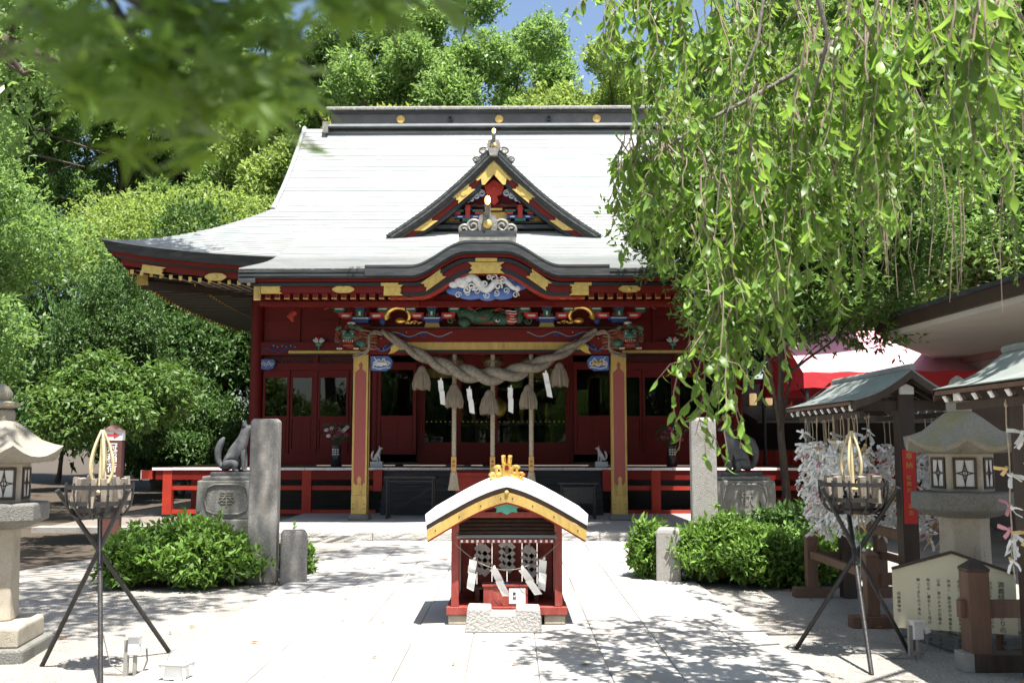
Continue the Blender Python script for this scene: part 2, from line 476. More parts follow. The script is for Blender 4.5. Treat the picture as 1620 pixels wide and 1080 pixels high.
        for i in range(k - 2):
            for j in range(n):
                j2 = (j + 1) % n
                fs.append((i * n + j, (i + 1) * n + j, (i + 1) * n + j2, i * n + j2))
        t, b = len(vs) - 2, len(vs) - 1
        for j in range(n):
            j2 = (j + 1) % n
            fs.append((t, j, j2))
            fs.append((b, (k - 2) * n + j2, (k - 2) * n + j))
        return self.add(vs, fs, mi)
    def sheet(self, grid, mi=0):
        """grid[i][j] of points"""
        a, b = len(grid), len(grid[0])
        vs = [p for row in grid for p in row]
        fs = [(i * b + j, i * b + j + 1, (i + 1) * b + j + 1, (i + 1) * b + j) for i in range(a - 1) for j in range(b - 1)]
        return self.add(vs, fs, mi)
    def mesh(self, name, mats, smooth=None):
        me = bpy.data.meshes.new(name)
        me.from_pydata(self.v, [], self.f)
        for m in (mats if isinstance(mats, (list, tuple)) else [mats]):
            me.materials.append(M[m] if isinstance(m, str) else m)
        if any(self.m):
            me.polygons.foreach_set('material_index', self.m)
        if smooth is not None:
            me.polygons.foreach_set('use_smooth', [True] * len(me.polygons))
            try:
                me.set_sharp_from_angle(angle=R(smooth))
            except Exception:
                pass
        me.update()
        return me
    def build(self, name, mats, parent=None, smooth=None, bevel=0.0, loc=None):
        o = bpy.data.objects.new(name, self.mesh(name, mats, smooth))
        COL.objects.link(o)
        if parent is not None:
            o.parent = parent
        if loc:
            o.location = loc
        if bevel:
            bv = o.modifiers.new('bevel', 'BEVEL')
            bv.width = bevel
            bv.segments = 2
            bv.limit_method = 'ANGLE'
            bv.angle_limit = R(40)
        return o

def tag(o, label, cat, group=None):
    o['label'] = label
    o['category'] = cat
    if group:
        o['group'] = group
    return o

def thing(name, label, cat, loc=(0, 0, 0), rz=0.0, group=None):
    o = bpy.data.objects.new(name, None)
    o.empty_display_size = 0.2
    COL.objects.link(o)
    o.location = loc
    o.rotation_euler = (0, 0, rz)
    return tag(o, label, cat, group)

def struct(o):
    o['kind'] = 'structure'
    return o

def stuff(o):
    o['kind'] = 'stuff'
    return o

def inst(name, me, parent=None, loc=(0, 0, 0), rot=(0, 0, 0), scale=None):
    """another object on shared mesh data"""
    o = bpy.data.objects.new(name, me)
    COL.objects.link(o)
    if parent is not None:
        o.parent = parent
    o.location = loc
    o.rotation_euler = rot
    if scale:
        o.scale = scale if isinstance(scale, (list, tuple)) else (scale,) * 3
    return o

def copy_tree(o, parent=None):
    c = o.copy()
    COL.objects.link(c)
    c.parent = parent
    for ch in [x for x in o.children]:
        copy_tree(ch, c)
    return c

def text_mesh(name, s, size, mat, depth=0.002, align='CENTER', line=1.0, bold=0.0):
    """lettering in the x,z plane facing -y, centred"""
    cu = bpy.data.curves.new(name, 'FONT')
    cu.body = s
    cu.size = size
    cu.extrude = depth
    cu.offset = bold
    cu.align_x = align
    cu.align_y = 'CENTER'
    cu.space_line = line
    cu.resolution_u = 2
    t = bpy.data.objects.new(name, cu)
    COL.objects.link(t)
    dg = bpy.context.evaluated_depsgraph_get()
    me = bpy.data.meshes.new_from_object(t.evaluated_get(dg))
    bpy.data.objects.remove(t)
    bpy.data.curves.remove(cu)
    me.transform(Matrix.Rotation(PI / 2, 4, 'X'))
    me.materials.clear()
    me.materials.append(M[mat])
    return me

def lerp(a, b, t):
    return a + (b - a) * t

def smooth01(t):
    t = max(0.0, min(1.0, t))
    return t * t * (3 - 2 * t)

def interp(pts, x):
    if x <= pts[0][0]:
        return pts[0][1]
    for (a, u), (b, w) in zip(pts, pts[1:]):
        if x <= b:
            return u + (w - u) * (x - a) / (b - a)
    return pts[-1][1]

# ================================================================== SETTING
rng = random.Random(11)

def build_ground():
    g = MB()
    g.sheet([[(x, y, 0.0) for x in (-400, -60, -20, -8, 0, 8, 20, 60, 400)] for y in (-400, -40, -10, 0, 6, 12, 20, 40, 90, 400)][::-1])
    o = g.build('ground', 'gravel')
    o.data.flip_normals() if o.data.polygons[0].normal.z < 0 else None
    struct(o)
    # shaded wood floor behind and beside the hall: its own sheet just above the gravel
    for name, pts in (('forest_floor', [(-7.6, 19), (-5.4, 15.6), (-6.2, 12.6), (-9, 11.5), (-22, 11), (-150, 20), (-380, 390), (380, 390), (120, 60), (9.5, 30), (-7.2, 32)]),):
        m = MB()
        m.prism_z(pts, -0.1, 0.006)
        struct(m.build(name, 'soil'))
build_ground()

def slab_obj(parent, x0, x1, y0, y1, ztop, name='slab', mat='slab', thick=0.08, ch=0.005, gap=0.003, jit=0.0):
    x0 += gap; x1 -= gap; y0 += gap; y1 -= gap
    m = MB()
    cx, cy = (x0 + x1) / 2, (y0 + y1) / 2
    hx, hy = (x1 - x0) / 2, (y1 - y0) / 2
    rings = []
    tilt = [rng.uniform(-jit, jit) for _ in range(4)]
    for (z, k) in ((-thick, 0.0), (-ch, 0.0), (0.0, ch)):
        for i, (sx, sy) in enumerate(((-1, -1), (1, -1), (1, 1), (-1, 1))):
            rings.append((sx * (hx - k), sy * (hy - k), z + (tilt[i] if z > -0.05 else 0)))
    fs = [(3, 2, 1, 0), (8, 9, 10, 11)]
    for r in (0, 4):
        for i in range(4):
            j = (i + 1) % 4
            fs.append((r + i, r + j, r + 4 + j, r + 4 + i))
    m.add(rings, fs)
    return m.build(name, mat, parent, loc=(cx, cy, ztop))

def build_pavement():
    base = MB()
    base.b2(-2.52, 2.07, 1.5, 16.25, -0.1, 0.022)
    root = struct(base.build('pavement', 'joint'))
    cols = [-2.52, -2.20, -1.72, -1.24, -0.78, -0.31, 0.18, 0.66, 1.13, 1.72, 2.07]
    for a, b in zip(cols, cols[1:]):
        edge = a == cols[0] or b == cols[-1]
        y = 1.6 + rng.uniform(0, 0.6)
        while y < 16.2:
            ln = rng.uniform(0.95, 1.35) if edge else rng.uniform(0.72, 1.15)
            y1 = min(y + ln, 16.22)
            if 16.22 - y1 < 0.3:
                y1 = 16.22
            if y < 6.95 < y1 and not edge:
                y1 = 6.95 if 6.95 - y > 0.25 else y1
            slab_obj(root, a, b, y, y1, 0.034 + rng.uniform(-0.003, 0.003), jit=0.002)
            y = y1
build_pavement()

def build_platform():
    m = MB()
    m.b2(-4.35, 4.25, 16.34, 24.0, -0.1, 0.10)
    m.b2(-8.6, 8.6, 18.1, 30.0, -0.12, 0.075)
    root = struct(m.build('stone_platform', 'joint'))
    # rough-hewn front kerb stones
    x = -4.40
    while x < 4.25:
        w = rng.uniform(0.95, 1.5)
        x1 = min(x + w, 4.30)
        k = MB()
        nx, nz = 10, 4
        hx = (x1 - x) / 2 - 0.006
        g = []
        for i in range(nz + 1):
            row = []
            for j in range(nx + 1):
                e = 0 if i in (0, nz) or j in (0, nx) else rng.uniform(-0.016, 0.006)
                row.append((-hx + 2 * hx * j / nx, e, -0.16 + 0.165 * i / nz))
            g.append(row)
        k.sheet(g)
        k.add([(-hx, 0, 0.005), (hx, 0, 0.005), (hx, 0.4, 0.005), (-hx, 0.4, 0.005), (-hx, 0, -0.16), (hx, 0, -0.16), (hx, 0.4, -0.16), (-hx, 0.4, -0.16)],
              [(0, 1, 2, 3), (0, 3, 7, 4), (1, 5, 6, 2), (3, 2, 6, 7)])
        k.build('kerb_stone', 'slab_r', root, loc=((x + x1) / 2, 16.26, 0.155))
        x = x1
    xs = [-4.35, -3.3, -2.2, -1.1, 0, 1.1, 2.2, 3.3, 4.25]
    ys = [16.67, 17.55, 18.45, 19.35, 20.25, 21.2]
    for a, b in zip(xs, xs[1:]):
        for c, d in zip(ys, ys[1:]):
            slab_obj(root, a, b, c, d, 0.155, mat='concrete', ch=0.004, gap=0.003)
    for sx in (-1, 1):
        for i in range(4):
            a = sx * (4.4 + i * 1.05)
            slab_obj(root, min(a, a + sx * 1.05), max(a, a + sx * 1.05), 18.05, 18.45, 0.105, name='kerb_stone', mat='granite', thick=0.2)
build_platform()

def pebble_mesh(n, area, seed, mat, name, label, cat, smin=0.003, smax=0.008):
    r = np.random.default_rng(seed)
    pts = []
    while len(pts) < n:
        x, y = area(r)
        if -2.6 < x < 2.12:
            continue
        pts.append((x, y))
    P = np.array(pts)
    base = np.array([(1, 0, 0), (0, 1, 0), (-1, 0, 0), (0, -1, 0), (0, 0, 1)], float)
    s = r.uniform(smin, smax, n)[:, None, None] * r.uniform(0.6, 1.3, (n, 1, 3))
    a = r.uniform(0, 6.28, n)
    rot = np.zeros((n, 3, 3))
    rot[:, 0, 0] = np.cos(a); rot[:, 0, 1] = -np.sin(a); rot[:, 1, 0] = np.sin(a); rot[:, 1, 1] = np.cos(a); rot[:, 2, 2] = 1
    V = np.einsum('nij,nkj->nki', rot, base[None] * s)
    V[:, :, 0] += P[:, 0:1]
    V[:, :, 1] += P[:, 1:2]
    F = np.array([(0, 1, 4), (1, 2, 4), (2, 3, 4), (3, 0, 4)])
    F = (F[None] + (np.arange(n) * 5)[:, None, None]).reshape(-1, 3)
    me = np_mesh(name, V.reshape(-1, 3), F, 3, mat)
    o = bpy.data.objects.new(name, me)
    COL.objects.link(o)
    tag(o, label, cat)
    return stuff(o)

def np_mesh(name, V, F, k, mats, smooth=False, mi=None):
    """mesh from numpy arrays, all faces with k corners"""
    me = bpy.data.meshes.new(name)
    nv, nf = len(V), len(F)
    me.vertices.add(nv)
    me.vertices.foreach_set('co', np.ascontiguousarray(V, dtype=np.float32).ravel())
    me.loops.add(nf * k)
    me.loops.foreach_set('vertex_index', np.ascontiguousarray(F, dtype=np.int32).ravel())
    me.polygons.add(nf)
    me.polygons.foreach_set('loop_start', np.arange(nf, dtype=np.int32) * k)
    for m in (mats if isinstance(mats, (list, tuple)) else [mats]):
        me.materials.append(M[m] if isinstance(m, str) else m)
    if mi is not None:
        me.polygons.foreach_set('material_index', np.ascontiguousarray(mi, dtype=np.int32))
    me.update(calc_edges=True)
    me.validate()
    if smooth:
        me.polygons.foreach_set('use_smooth', np.ones(nf, dtype=bool))
    return me

M['pebble'] = leafmat('loose_pebble', (0.30, 0.28, 0.25), (0.30, 0.28, 0.25), 0.5, 0.9, 0.0)
pebble_mesh(16000, lambda r: (r.uniform(-5, 5), 6.3 + 5.5 * r.uniform(0, 1) ** 1.5), 3, 'pebble', 'gravel', 'loose sandy gravel strewn beside the paved path', 'gravel')

def fallen_leaves():
    r = np.random.default_rng(5)
    n = 130
    V = np.zeros((n, 4, 3)); F = np.arange(n * 4).reshape(n, 4)
    x = r.uniform(-4.5, 4.5, n); y = 6.5 + 9 * r.uniform(0, 1, n)
    side = r.uniform(0, 1, n) < 0.75
    x = np.where(side, np.sign(x) * (2.2 + np.abs(x) * 0.6), x)
    a = r.uniform(0, 6.28, n); L = r.uniform(0.02, 0.045, n)
    d = np.stack([np.cos(a), np.sin(a)], 1); s = np.stack([-d[:, 1], d[:, 0]], 1)
    z0 = np.where(np.abs(x) < 2.2, 0.042, 0.012)
    for i, (u, w, h) in enumerate(((-1, 0, 0.0), (0, 0.5, 0.012), (1, 0, 0.004), (0, -0.5, 0.01))):
        V[:, i, 0] = x + (d[:, 0] * u + s[:, 0] * w) * L
        V[:, i, 1] = y + (d[:, 1] * u + s[:, 1] * w) * L
        V[:, i, 2] = z0 + h
    M['deadleaf'] = leafmat('dry_leaf', (0.33, 0.17, 0.05), (0.3, 0.16, 0.05), 0.45, 0.7, 0.2)
    o = bpy.data.objects.new('fallen_leaves', np_mesh('fallen_leaves', V.reshape(-1, 3), F, 4, 'deadleaf'))
    COL.objects.link(o)
    tag(o, 'scattered dry brown leaves lying on gravel and paving', 'leaves')
    stuff(o)
fallen_leaves()

# ================================================================== WORSHIP HALL
hall = thing('worship_hall', 'red lacquered shrine hall with sweeping grey copper roof and gilded carved porch', 'shrine hall',
             (-0.43, 19.2, 0.0), R(-0.75))

# ---------------- main roof: hip and gable, stepped copper courses
RX, RY0, RYR, RRUN = 8.06, 0.9, 6.8, 5.9       # half width of eaves, front eave y, ridge y, run to the ridge
GX = 5.25                                       # verge of the gables
ZE, ZR = 5.36, 10.02

def roof_z(d):
    s = max(0.0, min(1.0, d / RRUN))
    return ZE + (ZR - ZE) * (0.62 * s + 0.38 * s ** 2.3)

def upturn(x, y):
    a = min(1.0, abs(x) / RX)
    b = min(1.0, abs(y - RYR) / RRUN)
    return 0.42 * a ** 3.6 * b ** 3.0

def roof_pt(x, y, d, lift=0.0):
    return (x, y, roof_z(d) + upturn(x, y) + lift)

roof = MB().b2(-4.6, 4.6, RYR - 0.06, RYR + 0.06, 9.2, ZR - 0.12).build('main_roof', 'roof_edge', hall)

def course_strip(m, pts_lo, pts_hi, th=0.03):
    """one course: top sheet with a lip along its lower edge"""
    n = len(pts_lo)
    vs = [(p[0], p[1], p[2] + th) for p in pts_lo] + [(p[0], p[1], p[2] + 0.004) for p in pts_hi] + list(pts_lo)
    fs = []
    for i in range(n - 1):
        fs.append((i, i + 1, n + i + 1, n + i))
        fs.append((2 * n + i, 2 * n + i + 1, i + 1, i))
    m.add(vs, fs)

NC = 44
NX = 40
DH = RX - GX
for ic in range(NC):
    d0, d1 = RRUN * ic / NC, RRUN * (ic + 1) / NC
    m = MB()
    wob = rng.uniform(-0.006, 0.006)
    def edge(d, n, side):
        k = min(d, DH) if d < DH else DH
        hx = RX - k
        out = []
        for i in range(n + 1):
            t = -1 + 2 * i / n
            if side == 'f':
                out.append(roof_pt(t * hx, RY0 + d, d, wob))
            elif side == 'b':
                out.append(roof_pt(-t * hx, 2 * RYR - RY0 - d, d, wob))
            elif side == 'l':
                out.append(roof_pt(-RX + d, RYR - t * (RRUN - d), d, wob))
            else:
                out.append(roof_pt(RX - d, RYR + t * (RRUN - d), d, wob))
        return out
    sides = 'fblr' if d1 <= DH + 0.02 else 'fb'
    for s in sides:
        course_strip(m, edge(d0, NX, s), edge(min(d1 + 0.01, RRUN), NX, s))
        if sides == 'fb':
            m.build('roof_course', 'roof', roof, smooth=35)
            m = MB()
    if sides != 'fb':
        m.build('roof_course', 'roof', roof, smooth=35)

# thick layered eave edge running round the roof
def eave_edge(name, off, z0, z1, mat, inset=0.0):
    m = MB()
    for s in range(4):
        ring = []
        n = 48
        for i in range(n + 1):
            t = -1 + 2 * i / n
            if s == 0: x, y = t * RX, RY0
            elif s == 1: x, y = RX, RYR + t * RRUN
            elif s == 2: x, y = -t * RX, 2 * RYR - RY0
            else: x, y = -RX, RYR - t * RRUN
            zz = ZE + upturn(x, y)
            k = 1 - inset / RX
            ky = 1 - inset / RRUN
            x1, y1 = x * k, RYR + (y - RYR) * ky
            k2 = 1 - (inset + off) / RX
            ky2 = 1 - (inset + off) / RRUN
            x2, y2 = x * k2, RYR + (y - RYR) * ky2
            ring.append(((x1, y1, zz + z1), (x2, y2, zz + z0), (x * (k2 - 0.022), RYR + (y - RYR) * (ky2 - 0.03), zz + z0 + 0.02)))
        for a, b in zip(ring, ring[1:]):
            m.add([a[0], b[0], b[1], a[1]], [(3, 2, 1, 0)])
            m.add([a[1], b[1], b[2], a[2]], [(3, 2, 1, 0)])
    return m.build(name, mat, roof, smooth=40)
eave_edge('eave_edge', 0.10, -0.20, 0.03, 'roof_edge')
eave_edge('eave_board', 0.03, -0.28, -0.20, 'red', 0.14)
eave_edge('eave_black_band', 0.02, -0.33, -0.27, 'black', 0.22)
eave_edge('eave_fascia', 0.03, -0.47, -0.325, 'red', 0.30)

# rafters under the eaves (front run to the left, left side run), gold end caps
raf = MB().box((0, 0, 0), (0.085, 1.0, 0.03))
raf.m = [1, 0, 0, 0, 0, 0]  # pale underside, black sides: bounce light and shade put into the colours
raf = raf.mesh('rafter', ['black', 'rafter_lit'])
cap = MB().box((0, 0, 0), (0.07, 0.02, 0.095)).mesh('rafter_cap', 'gold')
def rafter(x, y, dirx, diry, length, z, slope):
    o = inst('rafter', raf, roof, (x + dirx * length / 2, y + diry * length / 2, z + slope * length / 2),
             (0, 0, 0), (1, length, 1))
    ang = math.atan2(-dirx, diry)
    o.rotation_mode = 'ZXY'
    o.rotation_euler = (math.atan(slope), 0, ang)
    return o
i = 0
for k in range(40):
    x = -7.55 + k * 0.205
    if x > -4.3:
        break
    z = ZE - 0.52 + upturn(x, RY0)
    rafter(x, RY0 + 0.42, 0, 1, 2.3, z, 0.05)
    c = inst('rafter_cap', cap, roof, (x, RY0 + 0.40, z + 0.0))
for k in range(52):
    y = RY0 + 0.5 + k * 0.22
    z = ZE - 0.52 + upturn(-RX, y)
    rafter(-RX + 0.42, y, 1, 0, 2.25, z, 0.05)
ecap = MB().box((0, 0, 0), (0.02, 0.07, 0.09)).mesh('rafter_cap', 'gold_old')
bcap = MB().box((0, 0, 0), (0.03, 0.07, 0.05)).mesh('batten_end', 'gold_old')
for k in range(52):
    y = RY0 + 0.5 + k * 0.22
    inst('rafter_cap', ecap, roof, (-RX + 0.41, y, ZE - 0.52 + upturn(-RX, y)))
    if k < 48:
        inst('batten_end', bcap, roof, (-RX + 1.55, y + 0.8, ZE - 0.46 + upturn(-RX, y + 0.8) * 0.7))
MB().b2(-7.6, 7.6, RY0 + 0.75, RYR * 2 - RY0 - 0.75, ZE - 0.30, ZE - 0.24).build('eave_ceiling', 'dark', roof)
# hip rafter with gilded end
hr = MB()
hr.box((0, 0, 0), (0.18, 3.0, 0.16), rot=(R(2), 0, R(-45)))
hr.build('hip_rafter', 'wood_d', roof, loc=(-6.35, RY0 + 1.71, ZE - 0.38))
MB().box((0, 0, 0), (0.20, 0.16, 0.24), rot=(R(3), 0, R(-45))).build('hip_rafter_cap', 'gold', roof, loc=(-7.42, RY0 + 0.64, ZE - 0.32))
def fitting(parent, w, h, loc, kind=0, mat='gold', rot=0.0):
    """pierced gilt plate: kind 0 double-ended cloud, 1 swallow-tail"""
    m = MB()
    if kind == 0:
        n = 24
        pts = []
        for i in range(n):
            a = 2 * PI * i / n
            r = 1 + 0.10 * math.cos(6 * a)
            pts.append((w / 2 * math.cos(a) * r, h / 2 * math.copysign(abs(math.sin(a)) ** 0.6, math.sin(a))))
        m.prism(pts, -0.012, 0.012)
        m.lathe([(h * 0.3, 0), (h * 0.26, 0.012), (h * 0.1, 0.018)], 14)
        k = len(m.v) - 42
        m.v = m.v[:k] + [(p[0], -p[2] - 0.012, p[1]) for p in m.v[k:]]
    elif kind == 1:
        pts = [(-w / 2, -h / 2), (w / 2, -h / 2), (w * 0.33, -h * 0.22), (w * 0.42, -h * 0.06), (w * 0.30, 0), (w * 0.42, h * 0.06), (w * 0.33, h * 0.22), (w / 2, h / 2), (-w / 2, h / 2)]
        m.prism(pts, -0.012, 0.012)
    elif kind == 2:
        pts = [(-w / 2, -h / 2), (w / 2, -h / 2), (w * 0.38, -h * 0.2), (w * 0.44, 0), (w * 0.38, h * 0.2), (w / 2, h / 2), (-w / 2, h / 2), (-w * 0.38, h * 0.2), (-w * 0.44, 0), (-w * 0.38, -h * 0.2)]
        m.prism(pts, -0.012, 0.012)
        m.lathe([(h * 0.36, 0), (h * 0.33, 0.012)], 18)
        k = len(m.v) - 36
        m.v = m.v[:k] + [(p[0], -p[2] - 0.012, p[1]) for p in m.v[k:]]
    o = m.build('gilt_fitting', mat, parent, loc=loc)
    o.rotation_euler = (0, rot, 0)
    return o
fitting(roof, 0.42, 0.16, (-5.75, RY0 + 0.28, ZE - 0.32), 0)
fitting(roof, 0.5, 0.17, (-7.05, RY0 + 0.28, ZE - 0.17), 1, rot=R(8))

# ---------------- gable ends and ridge
for sx in (-1, 1):
    m = MB()
    pts = []
    n = 14
    for i in range(n + 1):
        d = DH + (RRUN - DH) * i / n
        pts.append((RY0 + d, roof_z(d)))
    prof = pts + [(2 * RYR - p[0], p[1]) for p in pts[::-1][1:]]
    # thick verge boards following the slope
    for dz0, dz1, xo, mat in ((-0.02, -0.24, 0.0, 'roof_edge'), (-0.24, -0.50, -0.12, 'red')):
        b = MB()
        top = [(p[0], p[1] + dz0) for p in prof]
        bot = [(p[0], p[1] + dz1) for p in prof]
        b.ribbon(top, bot, 0, 0.22)
        b.v = [(sx * (GX + 0.02 + xo - v[1]), v[0], v[2]) for v in b.v]
        b.build('verge_board', mat, roof, smooth=40)
    m.prism([(p[0], p[1] - 0.1) for p in prof], 0, 0.1)
    m.v = [(sx * (GX - 0.55 - v[1]), v[0], v[2]) for v in m.v]
    m.build('gable_wall', 'red', roof)
    # verge roll that ends the tiles
    v = MB()
    v.tube([(sx * GX, p[0], p[1] + 0.03) for p in prof], 0.06, 8)
    v.build('verge_roll', 'roof', roof, smooth=60)

rg = MB()
rg.b2(-4.55, 4.55, RYR - 0.28, RYR + 0.28, ZR - 0.02, ZR + 0.05)
ridge = rg.build('ridge', 'roof', roof)
MB().b2(-4.50, 4.50, RYR - 0.17, RYR + 0.17, ZR + 0.05, ZR + 0.36).build('ridge_wall', 'ridge', roof)
MB().b2(-4.56, 4.56, RYR - 0.24, RYR + 0.24, ZR + 0.36, ZR + 0.44).build('ridge_moulding', 'roof_edge', roof)
cp = MB()
cp.prism([(-0.30, 0), (0.30, 0), (0.30, 0.05), (0.16, 0.13), (-0.16, 0.13), (-0.30, 0.05)], -4.62, 4.62)
cp.v = [(v[1], RYR + v[0], ZR + 0.44 + v[2]) for v in cp.v]
cp.build('ridge_cap', 'ornament', roof)
for k in range(17):
    MB().box((0, 0, 0), (0.03, 0.64, 0.06)).build('ridge_cap_seam', 'roof', roof, loc=(-4.4 + k * 0.55, RYR, ZR + 0.465))
MB().b2(-4.60, 4.60, RYR - 0.32, RYR + 0.32, ZR - 0.06, ZR - 0.022).build('ridge_flashing', 'roof_edge', roof)
disc = MB().lathe([(0.112, 0), (0.112, 0.03), (0.095, 0.045), (0.09, 0.03), (0.03, 0.035)], 24)
disc.v = [(p[0], -p[2], p[1]) for p in disc.v]
disc = disc.mesh('crest_disc', 'gold')
dk = MB().lathe([(0.07, 0), (0.07, 0.09), (0.05, 0.09), (0.04, 0.05)], 16)
dk.v = [(p[0], -p[2], p[1]) for p in dk.v]
dk = dk.mesh('ridge_boss', 'black')
for x in (-2.63, 0.0, 2.6):
    inst('crest_disc', disc, roof, (x, RYR - 0.18, ZR + 0.20))
for x in (-1.3, 1.32):
    inst('ridge_boss', dk, roof, (x, RYR - 0.18, ZR + 0.20))
# end tile of the ridge on the left
e = MB()
e.box((0, 0, 0), (0.14, 0.5, 0.3))
e.box((-0.05, 0, -0.2), (0.10, 0.4, 0.16))
for sx in (-1, 1):
    inst('ridge_end_tile', e.mesh('ridge_end_tile', 'ornament') if sx < 0 else bpy.data.meshes['ridge_end_tile'], roof, (sx * 4.62, RYR - 0.1, ZR - 0.05))

# ---------------- dormer gable (triangular) on the front slope
dormer = MB().b2(-0.3, 0.3, 3.0, 3.4, 6.9, 7.7).build('dormer_gable', 'black', hall)
def dorm_prof(half, z0, z1, n=16, sag=0.16):
    out = []
    for i in range(n + 1):
        t = i / n
        out.append((half * (1 - t), lerp(z0, z1, t) - sag * math.sin(PI * t)))
    return out
DY = 2.25                                        # front plane of the dormer
rp = dorm_prof(2.32, 6.10, 8.32)
full = [(-p[0], p[1]) for p in rp] + [p for p in rp[::-1][1:]]
# roof skin running back into the main slope, as stepped sheets
n = len(full)
def back_y(z):
    # where the main slope reaches this height
    lo, hi = 0.0, RRUN
    for _ in range(30):
        md = (lo + hi) / 2
        if roof_z(md) < z: lo = md
        else: hi = md
    return RY0 + hi
sk = MB()
for i in range(n - 1):
    a, b = full[i], full[i + 1]
    ya, yb = back_y(a[1]) + 0.4, back_y(b[1]) + 0.4
    sk.add([(a[0], DY - 0.1, a[1]), (b[0], DY - 0.1, b[1]), (b[0], max(yb, DY), b[1]), (a[0], max(ya, DY), a[1])], [(0, 1, 2, 3)])
sk.build('dormer_roof', 'roof', dormer, smooth=30)
def band(name, o0, o1, y0, y1, mat, cut=0.0):
    def off(o):
        q = dorm_prof(2.32 - o * 1.05, 6.10 - o * 0.28 + cut, 8.32 - o * 1.30)
        return [(-p[0], p[1]) for p in q] + [p for p in q[::-1][1:]]
    m = MB()
    m.ribbon(off(o0), off(o1), y0, y1)
    return m.build(name, mat, dormer, smooth=40)
band('verge_layer', -0.03, 0.035, DY - 0.16, DY + 0.3, 'roof_edge')
band('verge_layer', 0.045, 0.10, DY - 0.13, DY + 0.3, 'ornament')
band('verge_layer', 0.11, 0.165, DY - 0.10, DY + 0.3, 'roof_edge')
band('verge_layer', 0.165, 0.25, DY - 0.06, DY + 0.3, 'wood_d')
band('bargeboard', 0.25, 0.36, DY - 0.02, DY + 0.25, 'red')
band('bargeboard_lower', 0.36, 0.46, DY + 0.0, DY + 0.25, 'black')
# tympanum
MB().prism([(-1.75, 6.35), (1.75, 6.35), (0, 7.9)], DY + 0.42, DY + 0.5).build('tympanum', 'red', dormer)
MB().b2(-1.75, 1.75, DY + 0.1, DY + 0.42, 6.34, 6.43).build('dormer_sill', 'black', dormer)
MB().b2(-1.5, 1.5, DY + 0.25, DY + 0.42, 6.5, 6.55).build('dormer_rail', 'wood_d', dormer)
# gilt apex plate, mid bosses, foot plates
ap = MB()
ap.prism([(0, 8.02), (-0.42, 7.55), (-0.36, 7.50), (-0.28, 7.56), (-0.26, 7.40), (-0.20, 7.40), (0, 7.66), (0.20, 7.40), (0.26, 7.40), (0.28, 7.56), (0.36, 7.50), (0.42, 7.55)], DY - 0.06, DY - 0.03)
ap.build('apex_plate', 'gold', dormer)
for sx in (-1, 1):
    o = fitting(dormer, 0.52, 0.20, (sx * 0.66, DY - 0.05, 7.18), 2, rot=sx * R(44))
    ft = MB()
    ft.prism([(sx * 1.92, 6.25), (sx * 1.52, 6.25), (sx * 1.22, 6.50), (sx * 1.36, 6.50), (sx * 1.34, 6.64)], DY - 0.05, DY - 0.025)
    ft.build('foot_plate', 'gold', dormer)
    # blue cloud scroll
    cl = MB()
    for k, (x, z, r) in enumerate(((0.28, 7.28, 0.09), (0.40, 7.20, 0.075), (0.51, 7.12, 0.06), (0.60, 7.07, 0.045))):
        pts = []
        for i in range(20):
            a = i * 0.5
            q = r * (1 - i / 26)
            pts.append((sx * (x + q * math.cos(a)), DY + 0.26, z + q * math.sin(a)))
        cl.tube(pts, 0.017, 6, 1)
        cl.ball((sx * x, DY + 0.3, z), (r * 1.1, 0.04, r), 0, 10, 6)
    cl.build('cloud_carving', ['bluelight', 'patwhite'], dormer, smooth=60)
# pendant, braces, gold panels inside
pd = MB()
pd.prism([(0, 7.60), (-0.22, 7.42), (-0.16, 7.22), (-0.06, 7.18), (-0.10, 7.05), (0, 6.95), (0.10, 7.05), (0.06, 7.18), (0.16, 7.22), (0.22, 7.42)], DY + 0.16, DY + 0.24)
pd.lathe([(0.06, 0), (0.03, 0.03)], 6)
k = len(pd.v) - 12
pd.v = pd.v[:k] + [(p[0], DY + 0.16 - p[2], 7.40 + p[1]) for p in pd.v[k:]]
pd.build('gable_pendant', 'red_lit', dormer)
MB().b2(-0.80, 0.80, DY + 0.30, DY + 0.40, 6.93, 7.00).build('tie_beam', 'red', dormer)
sc = MB()
for sx in (-1, 1):
    sc.tube([(sx * (0.12 + 0.05 * i), DY + 0.29, 6.97 + 0.035 * math.sin(i * 1.25)) for i in range(13)], 0.012, 5)
sc.build('vine_scroll', 'dgreen', dormer)
MB().b2(-0.18, 0.18, DY + 0.24, DY + 0.30, 6.84, 6.89).build('gilt_batten', 'gold', dormer)
MB().b2(-0.36, 0.36, DY + 0.36, DY + 0.41, 6.55, 6.82).build('gilt_panel', 'gold', dormer)
